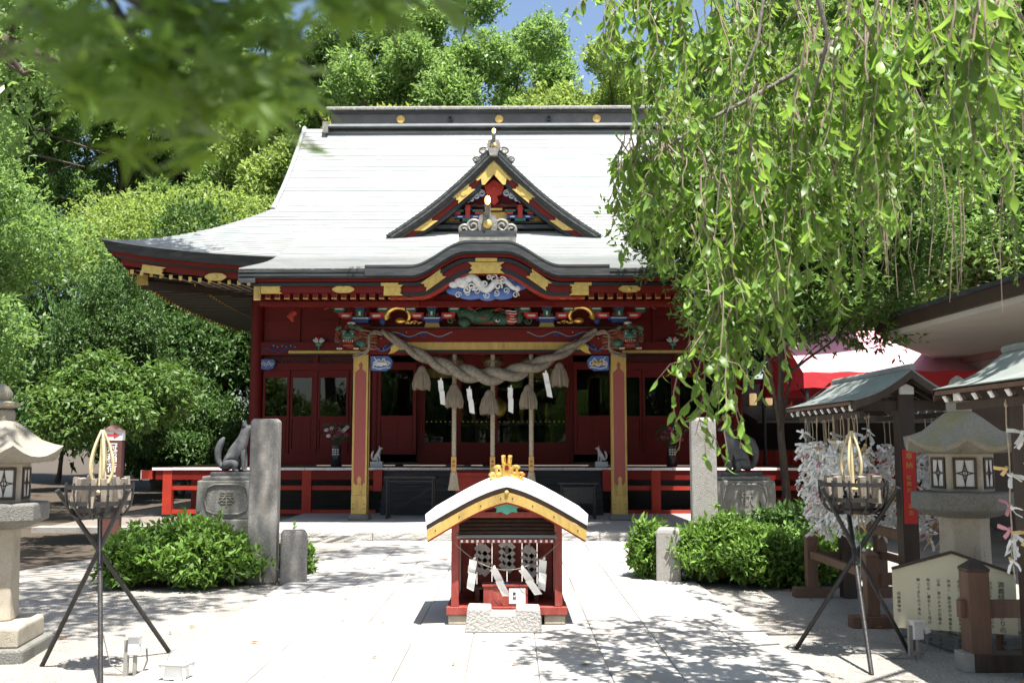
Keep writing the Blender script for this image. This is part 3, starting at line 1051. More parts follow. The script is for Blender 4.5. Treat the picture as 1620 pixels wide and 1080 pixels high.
for sx in (-1, 1):
    MB().b2(min(sx * 0.78, sx * 1.25), max(sx * 0.78, sx * 1.25), DY + 0.36, DY + 0.41, 6.55, 6.70).build('gilt_panel', 'gold', dormer)
    b = MB()
    x = sx * 0.58
    b.b2(x - 0.05, x + 0.05, DY + 0.15, DY + 0.35, 6.62, 6.95, 0)
    b.b2(x - 0.30, x + 0.30, DY + 0.20, DY + 0.33, 6.62, 6.70, 1)
    b.b2(x - 0.12, x + 0.12, DY + 0.17, DY + 0.31, 6.54, 6.62, 2)
    b.b2(x - 0.30, x - 0.16, DY + 0.18, DY + 0.31, 6.72, 6.78, 0)
    b.b2(x + 0.16, x + 0.30, DY + 0.18, DY + 0.31, 6.72, 6.78, 0)
    b.b2(x - 0.07, x + 0.07, DY + 0.16, DY + 0.31, 6.83, 6.88, 1)
    b.b2(x - 0.34, x - 0.10, DY + 0.19, DY + 0.32, 6.79, 6.84, 2)
    b.b2(x + 0.10, x + 0.34, DY + 0.19, DY + 0.32, 6.79, 6.84, 2)
    b.b2(x - 0.22, x - 0.12, DY + 0.19, DY + 0.2, 6.65, 6.67, 3)
    b.b2(x + 0.12, x + 0.22, DY + 0.19, DY + 0.2, 6.65, 6.67, 3)
    b.build('painted_bracket', ['red_lit', 'blue', 'green', 'white'], dormer)

def demon_tile(parent, loc, s, apex=False):
    """ridge-end ornament: crested block with curling fins, a gilt disc and an upright bird perch"""
    m = MB()
    body = [(-0.17, 0), (0.17, 0), (0.19, 0.16), (0.16, 0.30), (0.08, 0.34), (0, 0.32), (-0.08, 0.34), (-0.16, 0.30), (-0.19, 0.16)]
    m.prism([(x * s, z * s) for x, z in body], -0.08 * s, 0.12 * s)
    for sx in (-1, 1):
        for (cx, cz, r0, n) in ((0.28, 0.10, 0.13, 22), (0.46, 0.03, 0.10, 20)) if not apex else ((0.30, -0.02, 0.13, 22), (0.50, -0.30, 0.10, 20)):
            pts = []
            for i in range(n):
                a = PI * 0.75 - i * 0.42
                q = r0 * (1 - i / (n * 1.25))
                pts.append((sx * (cx + q * math.cos(a)) * s, (-0.02 - 0.002 * i) * s, (cz + q * math.sin(a)) * s))
            m.tube(pts, [0.042 * s * (1 - 0.5 * i / n) for i in range(n)], 6)
        steps = ((0.20, 0.05), (0.32, -0.02), (0.44, -0.05), (0.56, -0.07)) if not apex else ((0.18, 0.0), (0.30, -0.14), (0.42, -0.28), (0.54, -0.40))
        for i in range(3):
            (xa, za), (xb, zb) = steps[i], steps[i + 1]
            m.tube([(sx * xa * s, 0.02 * s, za * s), (sx * xb * s, 0.02 * s, zb * s)], [0.06 * s, 0.045 * s], 7)
    o = m.build('ridge_end_ornament', 'ornament', parent, smooth=45, loc=loc)
    d = MB().lathe([(0.085 * s, 0), (0.085 * s, 0.03), (0.06 * s, 0.045), (0.02 * s, 0.05)], 18)
    d.v = [(p[0], -p[2] - 0.08 * s, p[1] + 0.13 * s) for p in d.v]
    d.build('gilt_crest', 'gold', o, smooth=40)
    p = MB()
    p.tube([(0, -0.05 * s, 0.30 * s), (0, -0.06 * s, 0.45 * s), (0, -0.16 * s, 0.56 * s), (0, -0.20 * s, 0.60 * s)], [0.055 * s, 0.055 * s, 0.06 * s, 0.05 * s], 10)
    p.build('upright_finial', 'ornament', o, smooth=50)
    t = MB().lathe([(0.056 * s, 0), (0.058 * s, 0.012), (0.02 * s, 0.02)], 14)
    q = Matrix.Rotation(R(62), 3, 'X')
    t.v = [tuple(q @ Vector((v[0], v[1] * 2.0, v[2]))) for v in t.v]
    t.build('finial_gilt_face', 'gold_bright', o, smooth=40, loc=(0, -0.235 * s, 0.56 * s))
    return o
demon_tile(dormer, (0, DY - 0.02, 8.28), 0.78, True)
kb = MB()
kb.prism([(-0.13, 8.30), (0.13, 8.30), (0.08, 8.10), (-0.08, 8.10)], DY - 0.2, DY + 0.1)
kb.build('apex_knob', 'ornament', dormer)
rr = MB()
rr.tube([(0, DY - 0.05, 8.36), (0, back_y(8.36) + 0.3, 8.40)], 0.09, 8)
rr.build('dormer_ridge_roll', 'roof', dormer, smooth=50)

dormer.scale = (1, 1, 0.885)
dormer.location = (0, 0, 6.10 * (1 - 0.885))

# ---------------- porch roof with the undulating (karahafu) front
KX, KY0, KYB = 4.34, -2.0, 2.45
def bump(x):
    return 0.43 * smooth01((1.32 - abs(x)) / 0.98)
def kz(x, y):
    base = 4.62 + 0.245 * (y + 2) + 0.052 * max(0.0, y + 0.6) ** 2
    fade = smooth01(1 - (y - KY0) / 3.2)
    # follow the main slope higher up
    return base + bump(x) * fade + 0.015 * (abs(x) / KX) ** 4
porch_roof = MB().b2(-3.9, 3.9, -1.6, 1.2, 4.46, 4.50).build('porch_roof', 'wood_d', hall)
NK = 34
for ic in range(NK):
    y0 = KY0 + (KYB - KY0) * ic / NK
    y1 = KY0 + (KYB - KY0) * (ic + 1) / NK + 0.01
    m = MB()
    n = 72
    lo = [(-KX + 2 * KX * i / n, y0, kz(-KX + 2 * KX * i / n, y0)) for i in range(n + 1)]
    hi = [(-KX + 2 * KX * i / n, y1, kz(-KX + 2 * KX * i / n, y1)) for i in range(n + 1)]
    course_strip(m, lo, hi, 0.024)
    m.build('roof_course', 'roof', porch_roof, smooth=35)
# side cheeks of the porch roof
for sx in (-1, 1):
    m = MB()
    top = [(KY0 + 2.95 * i / 20, kz(KX, KY0 + 2.95 * i / 20) - 0.004) for i in range(21)]
    m.ribbon(top, [(p[0], p[1] - 0.24) for p in top], 0, 0.3)
    m.v = [(sx * (KX + 0.01 - v[1]), v[0], v[2]) for v in m.v]
    m.build('porch_verge', 'roof_edge', porch_roof, smooth=40)

def kara_line(off, w=1.32, drop=0.0, x0=-KX, x1=KX, amp=0.43, n=96, flat=0.0):
    out = []
    for i in range(n + 1):
        x = lerp(x0, x1, i / n)
        b = amp * smooth01((w - abs(x)) / 0.98)
        out.append((x, 4.62 + b - off))
    return out
def kband(name, o0, o1, y0, y1, mat, x0=-KX, x1=KX, w0=1.32, w1=1.32, a0=0.43, a1=0.43, bev=0):
    m = MB()
    m.ribbon(kara_line(o0, w0, x0=x0, x1=x1, amp=a0), kara_line(o1, w1, x0=x0, x1=x1, amp=a1), y0, y1)
    return m.build(name, mat, porch_roof, smooth=35)
for i in range(5):
    kband('eave_layer', -0.02 + i * 0.033, -0.02 + i * 0.033 + 0.031, KY0 - 0.012 * (i % 2), KY0 + 0.5, 'roof_edge', w0=1.32 + 0.01 * i, w1=1.32)
# the thicker raised length of edge round the arch
for i in range(3):
    kband('eave_layer_raised', -0.075 + i * 0.02, -0.075 + i * 0.02 + 0.019 + (0.13 if i == 2 else 0), KY0 - 0.05 - 0.008 * (i % 2), KY0 + 0.45, 'roof_edge', x0=-2.12, x1=2.16)
kband('red_lath', 0.148, 0.20, KY0 + 0.06, KY0 + 0.4, 'red', x0=-4.2, x1=4.2)
kband('black_lath', 0.215, 0.275, KY0 + 0.10, KY0 + 0.4, 'black', x0=-4.15, x1=4.15, w0=1.30, w1=1.28)
kband('bargeboard', 0.275, 0.385, KY0 + 0.14, KY0 + 0.34, 'red', x0=-4.1, x1=4.1, w0=1.28, w1=1.24)
kband('black_moulding', 0.385, 0.45, KY0 + 0.15, KY0 + 0.34, 'black', x0=-1.75, x1=1.75, w0=1.24, w1=1.20, a1=0.425)
kband('red_moulding', 0.45, 0.49, KY0 + 0.17, KY0 + 0.34, 'red_lit', x0=-1.7, x1=1.7, w0=1.20, w1=1.18)
for sx in (-1, 1):
    MB().b2(min(sx * 1.22, sx * 4.1), max(sx * 1.22, sx * 4.1), KY0 + 0.50, KY0 + 0.62, 4.055, 4.13).build('lower_fascia', 'red', porch_roof)
# porch rafters with gilt ends, a double row
praf = MB().box((0, 0.6, 0.02), (0.085, 1.3, 0.095)).mesh('rafter', 'red')
pcap = MB().box((0, 0, 0), (0.092, 0.02, 0.102)).mesh('rafter_cap', 'gold_old')
k = 0
for sx in (-1, 1):
    for i in range(17):
        x = sx * (1.35 + i * 0.168)
        inst('rafter', praf, porch_roof, (x, KY0 + 0.22, 4.178))
        inst('rafter_cap', pcap, porch_roof, (x, KY0 + 0.20, 4.178))
# gilt fittings of the eave
fz = 4.62 - 0.33
for sx in (-1, 1):
    fitting(porch_roof, 0.38, 0.15, (sx * 3.78, KY0 + 0.12, fz), 1, rot=PI if sx > 0 else 0)
    fitting(porch_roof, 0.36, 0.13, (sx * 2.52, KY0 + 0.12, fz), 0)
    fitting(porch_roof, 0.34, 0.19, (sx * 1.63, KY0 + 0.10, fz - 0.02), 1, rot=PI if sx > 0 else 0)
    MB().b2(min(sx * 1.55, sx * 1.85), max(sx * 1.55, sx * 1.85), KY0 + 0.08, KY0 + 0.1, 4.62 - 0.275, 4.62 - 0.22).build('gilt_strip', 'gold', porch_roof)
    o = fitting(porch_roof, 0.44, 0.17, (sx * 0.93, KY0 + 0.11, 4.62 + 0.19 - 0.36), 2, rot=sx * R(36))
    MB().b2(min(sx * 3.98, sx * 4.1), max(sx * 3.98, sx * 4.1), KY0 + 0.11, KY0 + 0.13, 4.10, 4.36).build('gilt_end_plate', 'gold_old', porch_roof)
fitting(porch_roof, 0.64, 0.20, (0, KY0 + 0.10, 4.62 + 0.43 - 0.385), 2)
MB().b2(-0.19, 0.19, KY0 + 0.07, KY0 + 0.1, 4.62 + 0.43 - 0.275, 4.62 + 0.43 - 0.215).build('gilt_strip', 'gold', porch_roof)
demon_tile(porch_roof, (0, -1.2, 5.46), 0.95)
MB().b2(-0.52, 0.52, -1.36, -1.02, 5.22, 5.33).build('ornament_plinth', 'ornament', porch_roof)
MB().b2(-0.50, 0.50, -1.33, -1.0, 5.33, 5.46).build('ornament_plinth', 'roof_edge', porch_roof)
rr = MB()
rr.tube([(0, -1.1, 5.42), (0, 0.8, 5.62)], 0.16, 10)
rr.build('porch_ridge_roll', 'roof', porch_roof, smooth=50)
# rusty dribble of fallen leaves on the porch roof
rs = MB()
for i in range(170):
    t = rng.random()
    x = -2.4 + 1.25 * t + rng.gauss(0, 0.06)
    y = -1.95 + 0.55 * t + rng.gauss(0, 0.09)
    a = rng.uniform(0, 6.28)
    s = rng.uniform(0.015, 0.035)
    z = kz(x, y) + 0.035
    rs.add([(x - s * math.cos(a), y - s * math.sin(a), z), (x - s * .4 * math.sin(a), y + s * .4 * math.cos(a), z + 0.006), (x + s * math.cos(a), y + s * math.sin(a), z + 0.002), (x + s * .4 * math.sin(a), y - s * .4 * math.cos(a), z + 0.004)], [(0, 1, 2, 3)])
stuff(rs.build('fallen_leaf_litter', 'tan', porch_roof))

# ---------------- porch columns, beams and brackets
CX = 2.475
def porch_column(xc):
    x = 0.0
    c = MB().b2(x - 0.125, x + 0.125, -0.125, 0.125, 0.27, 3.30).build('porch_column', 'red', hall)
    # gilt corner strips
    for sx in (-1, 1):
        for sy in (-1, 1):
            MB().b2(x + sx * 0.134 - 0.0145, x + sx * 0.134 + 0.0145, sy * 0.134 - 0.0145, sy * 0.134 + 0.0145, 0.26, 3.30).build('gilt_corner_strip', 'gold_old', c)
    # front panel of key-pattern brocade with shaped ends
    p = [(-0.108, 0.86), (-0.055, 0.80), (-0.03, 0.86), (-0.045, 0.93), (0, 0.985), (0.045, 0.93), (0.03, 0.86), (0.055, 0.80), (0.108, 0.86),
         (0.108, 2.95), (0.03, 3.02), (0.03, 3.06), (0.045, 3.10), (0, 3.16), (-0.045, 3.10), (-0.03, 3.06), (-0.03, 3.02), (-0.108, 2.95)]
    pan = MB().prism([(x + a, z) for a, z in p], -0.147, -0.13)
    pan.build('brocade_panel', 'brocade', c)
    sh = MB()
    sh.b2(x - 0.1195, x + 0.1195, -0.140, -0.12, 0.30, 3.29)
    sh.build('gilt_face', 'gold_old', c)
    # gilt shoe and foot stone
    MB().box((x, 0, 0.44), (0.306, 0.306, 0.36)).build('gilt_shoe', 'gold_old', c, bevel=0.01)
    q = [(-0.05, 0.62), (0.05, 0.62), (0.04, 0.68), (0.075, 0.74), (0.045, 0.81), (0, 0.83), (-0.045, 0.81), (-0.075, 0.74), (-0.04, 0.68)]
    MB().prism([(x + a, z) for a, z in q], -0.165, -0.145).build('gilt_lozenge', 'gold_old', c)
    MB().box((x, 0, 0.215), (0.42, 0.42, 0.11), taper=0.88).build('foot_stone', 'granite_d', c, bevel=0.01)
    for z in (0.42, 0.50):
        for sx in (-1, 1):
            MB().ball((x + sx * 0.11, -0.156, z - 0.05), (0.012, 0.008, 0.012), 0, 6, 4).build('nail_head', 'black', c)
    c.location = (xc, 0, 0)
    c.scale = (0.96, 0.96, 1.0)
    return c
porch_column(-CX)
porch_column(CX)

beam = MB().b2(-2.38, 2.38, -0.15, 0.15, 3.40, 3.80).build('rainbow_beam', 'red', hall, bevel=0.02)
MB().b2(-1.75, 1.75, -0.175, -0.15, 3.385, 3.53).build('gilt_band', 'gold_old', beam)
MB().b2(-1.9, 1.9, -0.165, -0.13, 3.335, 3.384).build('black_band', 'black', beam)
MB().b2(-2.36, 2.36, -0.13, 0.13, 3.30, 3.40).build('beam_soffit', 'red', beam)
MB().b2(-2.40, 2.40, -0.155, 0.12, 3.80, 3.83).build('beam_top_strip', 'wood_d', beam)
for sx in (-1, 1):
    e = MB()
    e.prism([(sx * 1.75, 3.53), (sx * 1.75, 3.385), (sx * 1.83, 3.33), (sx * 1.95, 3.30), (sx * 1.90, 3.37), (sx * 1.90, 3.46)], -0.172, -0.152)
    e.build('gilt_band_tip', 'gold_bright', beam)
    # painted wave scroll
    s = MB()
    s.tube([(sx * (2.28 - 0.05 * i), -0.158, 3.52 - 0.12 * math.sin(i * 0.42) - (0.07 if i > 8 else 0.008 * i)) for i in range(16)], [0.016 + 0.012 * math.sin(i * 0.2) for i in range(16)], 6)
    s.tube([(sx * (1.98 - 0.055 * i), -0.158, 3.67 + 0.045 * math.sin(i * 0.6)) for i in range(24)], [0.020 * (1 - i / 30) for i in range(24)], 6)
    for cx, cz, r in ((1.70, 3.68, 0.055), (1.28, 3.67, 0.05), (1.98, 3.42, 0.06), (2.2, 3.6, 0.05)):
        s.tube([(sx * (cx + r * (1 - i / 18) * math.cos(i * 0.55)), -0.159, cz + r * (1 - i / 18) * math.sin(i * 0.55)) for i in range(14)], 0.012, 5)
    s.build('painted_scroll', 'blue', beam, smooth=60)
    s2 = MB()
    s2.tube([(sx * (2.27 - 0.05 * i), -0.170, 3.53 - 0.12 * math.sin(i * 0.42) - (0.07 if i > 8 else 0.008 * i)) for i in range(16)], 0.005, 5)
    s2.tube([(sx * (1.98 - 0.055 * i), -0.172, 3.685 + 0.045 * math.sin(i * 0.6)) for i in range(24)], 0.004, 5)
    for cx, cz in ((2.04, 3.40), (2.09, 3.60), (1.92, 3.70), (1.60, 3.72)):
        s2.ball((sx * cx, -0.17, cz), 0.012, 0, 6, 4)
    s2.build('painted_highlight', 'patwhite', beam, smooth=60)

# side tie beams from column to hall
for sx in (-1, 1):
    MB().b2(sx * CX - 0.11, sx * CX + 0.11, 0.15, 3.5, 3.42, 3.74).build('tie_beam', 'red', hall)

# upper purlin beam and tympanum wall above the beam
MB().b2(-4.0, 4.0, -0.42, -0.30, 4.27, 4.40).build('eave_purlin', 'red', hall)
MB().b2(-3.75, 3.75, -0.95, -0.80, 4.12, 4.22).build('front_purlin', 'red', hall)
for sx in (-1, 1):
    MB().tube([(sx * 3.6, -0.88, 4.03), (sx * 3.68, -0.9, 3.93), (sx * 3.62, -0.92, 3.85)], [0.06, 0.07, 0.03], 8).build('purlin_nosing', 'red_lit', hall, smooth=60)
arch_wall = MB()
aw = kara_line(0.46, 1.2, x0=-1.5, x1=1.5, n=40)
arch_wall.ribbon(aw, [(p[0], 4.11) for p in aw], -1.05, -1.0)
arch_wall = arch_wall.build('arch_panel', 'red', hall)
MB().b2(-1.18, 1.18, -1.075, -1.052, 4.42, 4.47).build('green_rail', 'green', arch_wall)
MB().b2(-1.35, 1.35, -1.12, -0.96, 4.10, 4.19).build('lower_beam', 'red', arch_wall)
MB().b2(-2.36, 2.36, 0.16, 0.22, 3.81, 4.3).build('beam_back_panel', 'red', hall)

def bracket(x):
    b = MB()
    y = -0.12
    # bearing block, two tiers of arms
    b.b2(x - 0.10, x + 0.10, y - 0.10, y + 0.10, 3.90, 3.98)
    b.box((x, y, 4.03), (0.24, 0.22, 0.10), taper=1.0)
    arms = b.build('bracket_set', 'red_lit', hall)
    d = MB()
    d.b2(x - 0.19, x + 0.19, y - 0.15, y + 0.13, 3.955, 4.015)
    d.box((x, y - 0.01, 3.925), (0.27, 0.24, 0.06))
    d.build('bearing_block', 'blue', arms)
    for sx in (-1, 1):
        a = MB()
        a.prism([(x + sx * 0.17, 3.99), (x + sx * 0.36, 3.99), (x + sx * 0.43, 4.03), (x + sx * 0.44, 4.10), (x + sx * 0.17, 4.10)], y - 0.09, y + 0.05)
        a.build('bracket_arm', 'red_bright', arms)
        a = MB()
        a.prism([(x + sx * 0.22, 4.02), (x + sx * 0.35, 4.02), (x + sx * 0.38, 4.045), (x + sx * 0.36, 4.06), (x + sx * 0.22, 4.06)], y - 0.096, y - 0.089)
        a.build('painted_outline', 'patwhite', arms)
        g = MB().box((x + sx * 0.42, y - 0.02, 4.165), (0.22, 0.2, 0.075))
        g.box((x + sx * 0.42, y - 0.02, 4.115), (0.15, 0.16, 0.03))
        g.build('capital_block', 'green', arms)
        MB().b2(x + sx * 0.42 - 0.08, x + sx * 0.42 + 0.08, y - 0.126, y - 0.119, 4.155, 4.18).build('painted_outline', 'patwhite', arms)
        f = MB()
        f.tube([(x + sx * (0.56 + 0.03 * i), y - 0.02, 4.20 + 0.03 * math.sin(i * 0.8)) for i in range(7)], [0.03, 0.028, 0.026, 0.022, 0.018, 0.014, 0.008], 6)
        f.build('carved_tendril', 'brownred', arms, smooth=60)
    g = MB()
    g.prism([(x - 0.06, 4.01), (x + 0.06, 4.01), (x + 0.075, 4.14), (x - 0.075, 4.14)], y - 0.26, y - 0.05)
    g.build('projecting_block', 'green', arms)
    MB().b2(x - 0.018, x + 0.018, y - 0.268, y - 0.261, 4.03, 4.10).build('painted_outline', 'patwhite', arms)
    MB().box((x, y - 0.16, 4.185), (0.19, 0.24, 0.075)).build('upper_block', 'blue', arms)
    MB().b2(x - 0.075, x + 0.075, y - 0.285, y - 0.281, 4.175, 4.195).build('painted_outline', 'patwhite', arms)
    MB().b2(x - 0.065, x + 0.065, y - 0.30, y + 0.1, 4.225, 4.36).build('beam_nose', 'red_bright', arms)
    MB().b2(x - 0.15, x + 0.15, y - 0.155, y - 0.151, 3.975, 3.995).build('painted_outline', 'patwhite', arms)
    if abs(x) < 2:
        MB().box((x, y - 0.02, 3.86), (0.30, 0.2, 0.07), taper=0.8).build('gilt_seat', 'gold', arms)
for x in (-2.475, -1.10, 1.10, 2.475):
    bracket(x)

# ---------------- carvings
def carve(name, parent, loc, parts, mats, smooth=60, rot=None):
    m = MB()
    for p in parts:
        if p[0] == 'b':
            m.ball(p[1], p[2], p[3], 12, 8, p[4] if len(p) > 4 else None)
        else:
            m.tube(p[1], p[2], 7, p[3])
    o = m.build(name, mats, parent, smooth=smooth, loc=loc)
    if rot:
        o.rotation_euler = rot
    return o

def spiral(cx, y, cz, r, a0=0, turns=1.4, sx=1, n=16):
    return [(cx + sx * r * (1 - 0.75 * i / n) * math.cos(a0 + turns * 2 * PI * i / n), y, cz + r * (1 - 0.75 * i / n) * math.sin(a0 + turns * 2 * PI * i / n)) for i in range(n + 1)]

# white dragon in blue clouds under the arch
P = []
for cx, cz, rx, rz in ((-0.50, -0.10, 0.22, 0.10), (-0.28, -0.17, 0.24, 0.10), (0.02, -0.20, 0.18, 0.09), (0.28, -0.16, 0.22, 0.11), (0.52, -0.02, 0.20, 0.09), (0.40, 0.10, 0.16, 0.09)):
    P.append(('b', (cx, 0.03, cz), (rx, 0.05, rz), 0))
body = []
for i in range(40):
    t = i / 39
    body.append((-0.42 + 1.0 * t, -0.03 + 0.03 * math.sin(t * 20), 0.02 + 0.10 * math.sin(t * 11.5) + 0.03 * math.cos(t * 5)))
P.append(('t', body, [0.075 * (1 - 0.65 * i / 39) + 0.01 for i in range(40)], 1))
P.append(('b', (-0.44, -0.06, 0.02), (0.14, 0.08, 0.09), 1, 0.3))
P.append(('b', (-0.58, -0.08, -0.02), (0.09, 0.06, 0.055), 1, 0.1))
P.append(('b', (-0.30, -0.06, 0.10), (0.10, 0.07, 0.07), 1, -0.5))
for k in range(9):
    a = rng.uniform(0, 6.28)
    P.append(('t', spiral(-0.15 + 0.08 * k - 0.2, -0.07, rng.uniform(-0.14, 0.14), rng.uniform(0.04, 0.075), a, 1.2, 1 if k % 2 else -1), [0.017] * 17, 1))
for k in range(7):
    P.append(('t', spiral(-0.5 + 0.17 * k, -0.02, -0.19 + 0.04 * (k % 3), 0.06, k, 1.3), [0.010] * 17, 1))
P.append(('t', spiral(-0.66, -0.04, 0.10, 0.07, 0.4, 1.2), [0.026] * 17, 2))
P.append(('t', [(-0.62 + 0.06 * i, -0.03, 0.17 + 0.05 * math.sin(i * 1.1)) for i in range(9)], [0.04, 0.045, 0.045, 0.04, 0.035, 0.03, 0.025, 0.018, 0.01], 2))
P.append(('b', (-0.48, -0.05, 0.12), (0.07, 0.04, 0.05), 3))
P.append(('t', [(0.05 + 0.03 * i, -0.06, 0.14 + 0.06 * math.sin(i * 0.8)) for i in range(9)], [0.02] * 9, 3))
P.append(('b', (0.55, -0.03, -0.08), (0.055, 0.05, 0.055), 1))
carve('dragon_carving', hall, (0, KY0 + 0.27, 4.395), P, ['bluelight', 'patwhite', 'teal', 'red_lit'])

# green and red mythic beast between the brackets
P = [('b', (0, 0.06, 0.02), (0.62, 0.05, 0.17), 1)]
P.append(('b', (-0.40, -0.03, 0.05), (0.26, 0.10, 0.15), 0, 0.3))
P.append(('b', (-0.12, -0.05, 0.02), (0.24, 0.10, 0.14), 0, -0.2))
P.append(('b', (-0.48, -0.08, -0.10), (0.13, 0.08, 0.10), 0))
P.append(('b', (0.22, -0.07, -0.04), (0.20, 0.09, 0.12), 0, 0.15))
P.append(('b', (0.42, -0.08, -0.02), (0.14, 0.08, 0.14), 2))
for k in range(5):
    P.append(('t', [(0.31 + 0.03 * i, -0.15 + 0.004 * (i - 4) ** 2, -0.10 + 0.05 * k + 0.008 * math.sin(i)) for i in range(8)], [0.012] * 8, 3))
for k in range(9):
    P.append(('t', [(-0.55 + 0.13 * k + 0.03 * i, -0.09 - 0.01 * math.sin(i), 0.10 + 0.05 * math.sin(k * 1.7) + 0.02 * math.sin(i * 0.9 + k)) for i in range(10)], [0.026 * (1 - i / 13) for i in range(10)], 2 if k % 2 else 0))
P.append(('b', (0.16, -0.14, -0.08), (0.05, 0.03, 0.032), 3))
P.append(('b', (0.165, -0.165, -0.08), (0.022, 0.02, 0.022), 4))
P.append(('b', (-0.12, -0.13, -0.02), (0.04, 0.03, 0.03), 2))
P.append(('b', (0.56, -0.04, 0.0), (0.10, 0.07, 0.13), 0))
for k in range(4):
    P.append(('t', spiral(-0.75 + 0.5 * k, 0.0, -0.06, 0.08, k, 1.3), [0.018] * 17, 0))
carve('beast_carving', hall, (0, -0.12, 4.02), P, ['dgreen', 'brownred', 'red_lit', 'patwhite', 'blue'])

# gilded dragons flanking it
for sx in (-1, 1):
    P = []
    pts = []
    for i in range(26):
        t = i / 25
        a = -0.6 + 4.6 * t
        pts.append((sx * (0.18 * math.cos(a) + 0.10 - 0.12 * t), -0.04 - 0.03 * math.sin(3 * t), 0.04 + 0.15 * math.sin(a)))
    P.append(('t', pts, [0.075 * (1 - 0.5 * i / 25) for i in range(26)], 0))
    P.append(('b', (sx * 0.0, -0.08, -0.08), (0.10, 0.07, 0.06), 0))
    P.append(('t', [(sx * (-0.02 - 0.05 * i), -0.10, -0.10 + 0.02 * math.sin(i * 1.5)) for i in range(9)], [0.035, 0.03, 0.026, 0.03, 0.022, 0.02, 0.022, 0.016, 0.008], 0))
    P.append(('t', [(sx * (0.0 - 0.03 * i), -0.08, 0.18 + 0.006 * i) for i in range(8)], [0.03, 0.028, 0.024, 0.02, 0.018, 0.014, 0.01, 0.006], 0))
    for k in range(4):
        P.append(('t', [(sx * (-0.1 - 0.08 * k), -0.11, -0.10), (sx * (-0.12 - 0.08 * k), -0.14, -0.14), (sx * (-0.15 - 0.08 * k), -0.15, -0.13)], [0.018, 0.014, 0.006], 0))
    carve('gilded_dragon', hall, (-sx * -1.72, -0.12, 4.02), P, ['gold_bright'])
    b = MB().ball((0, 0, 0), (0.07, 0.06, 0.11), 0, 12, 8)
    b.build('blue_jewel', 'blue', hall, smooth=60, loc=(sx * 2.08, -0.08, 3.97))

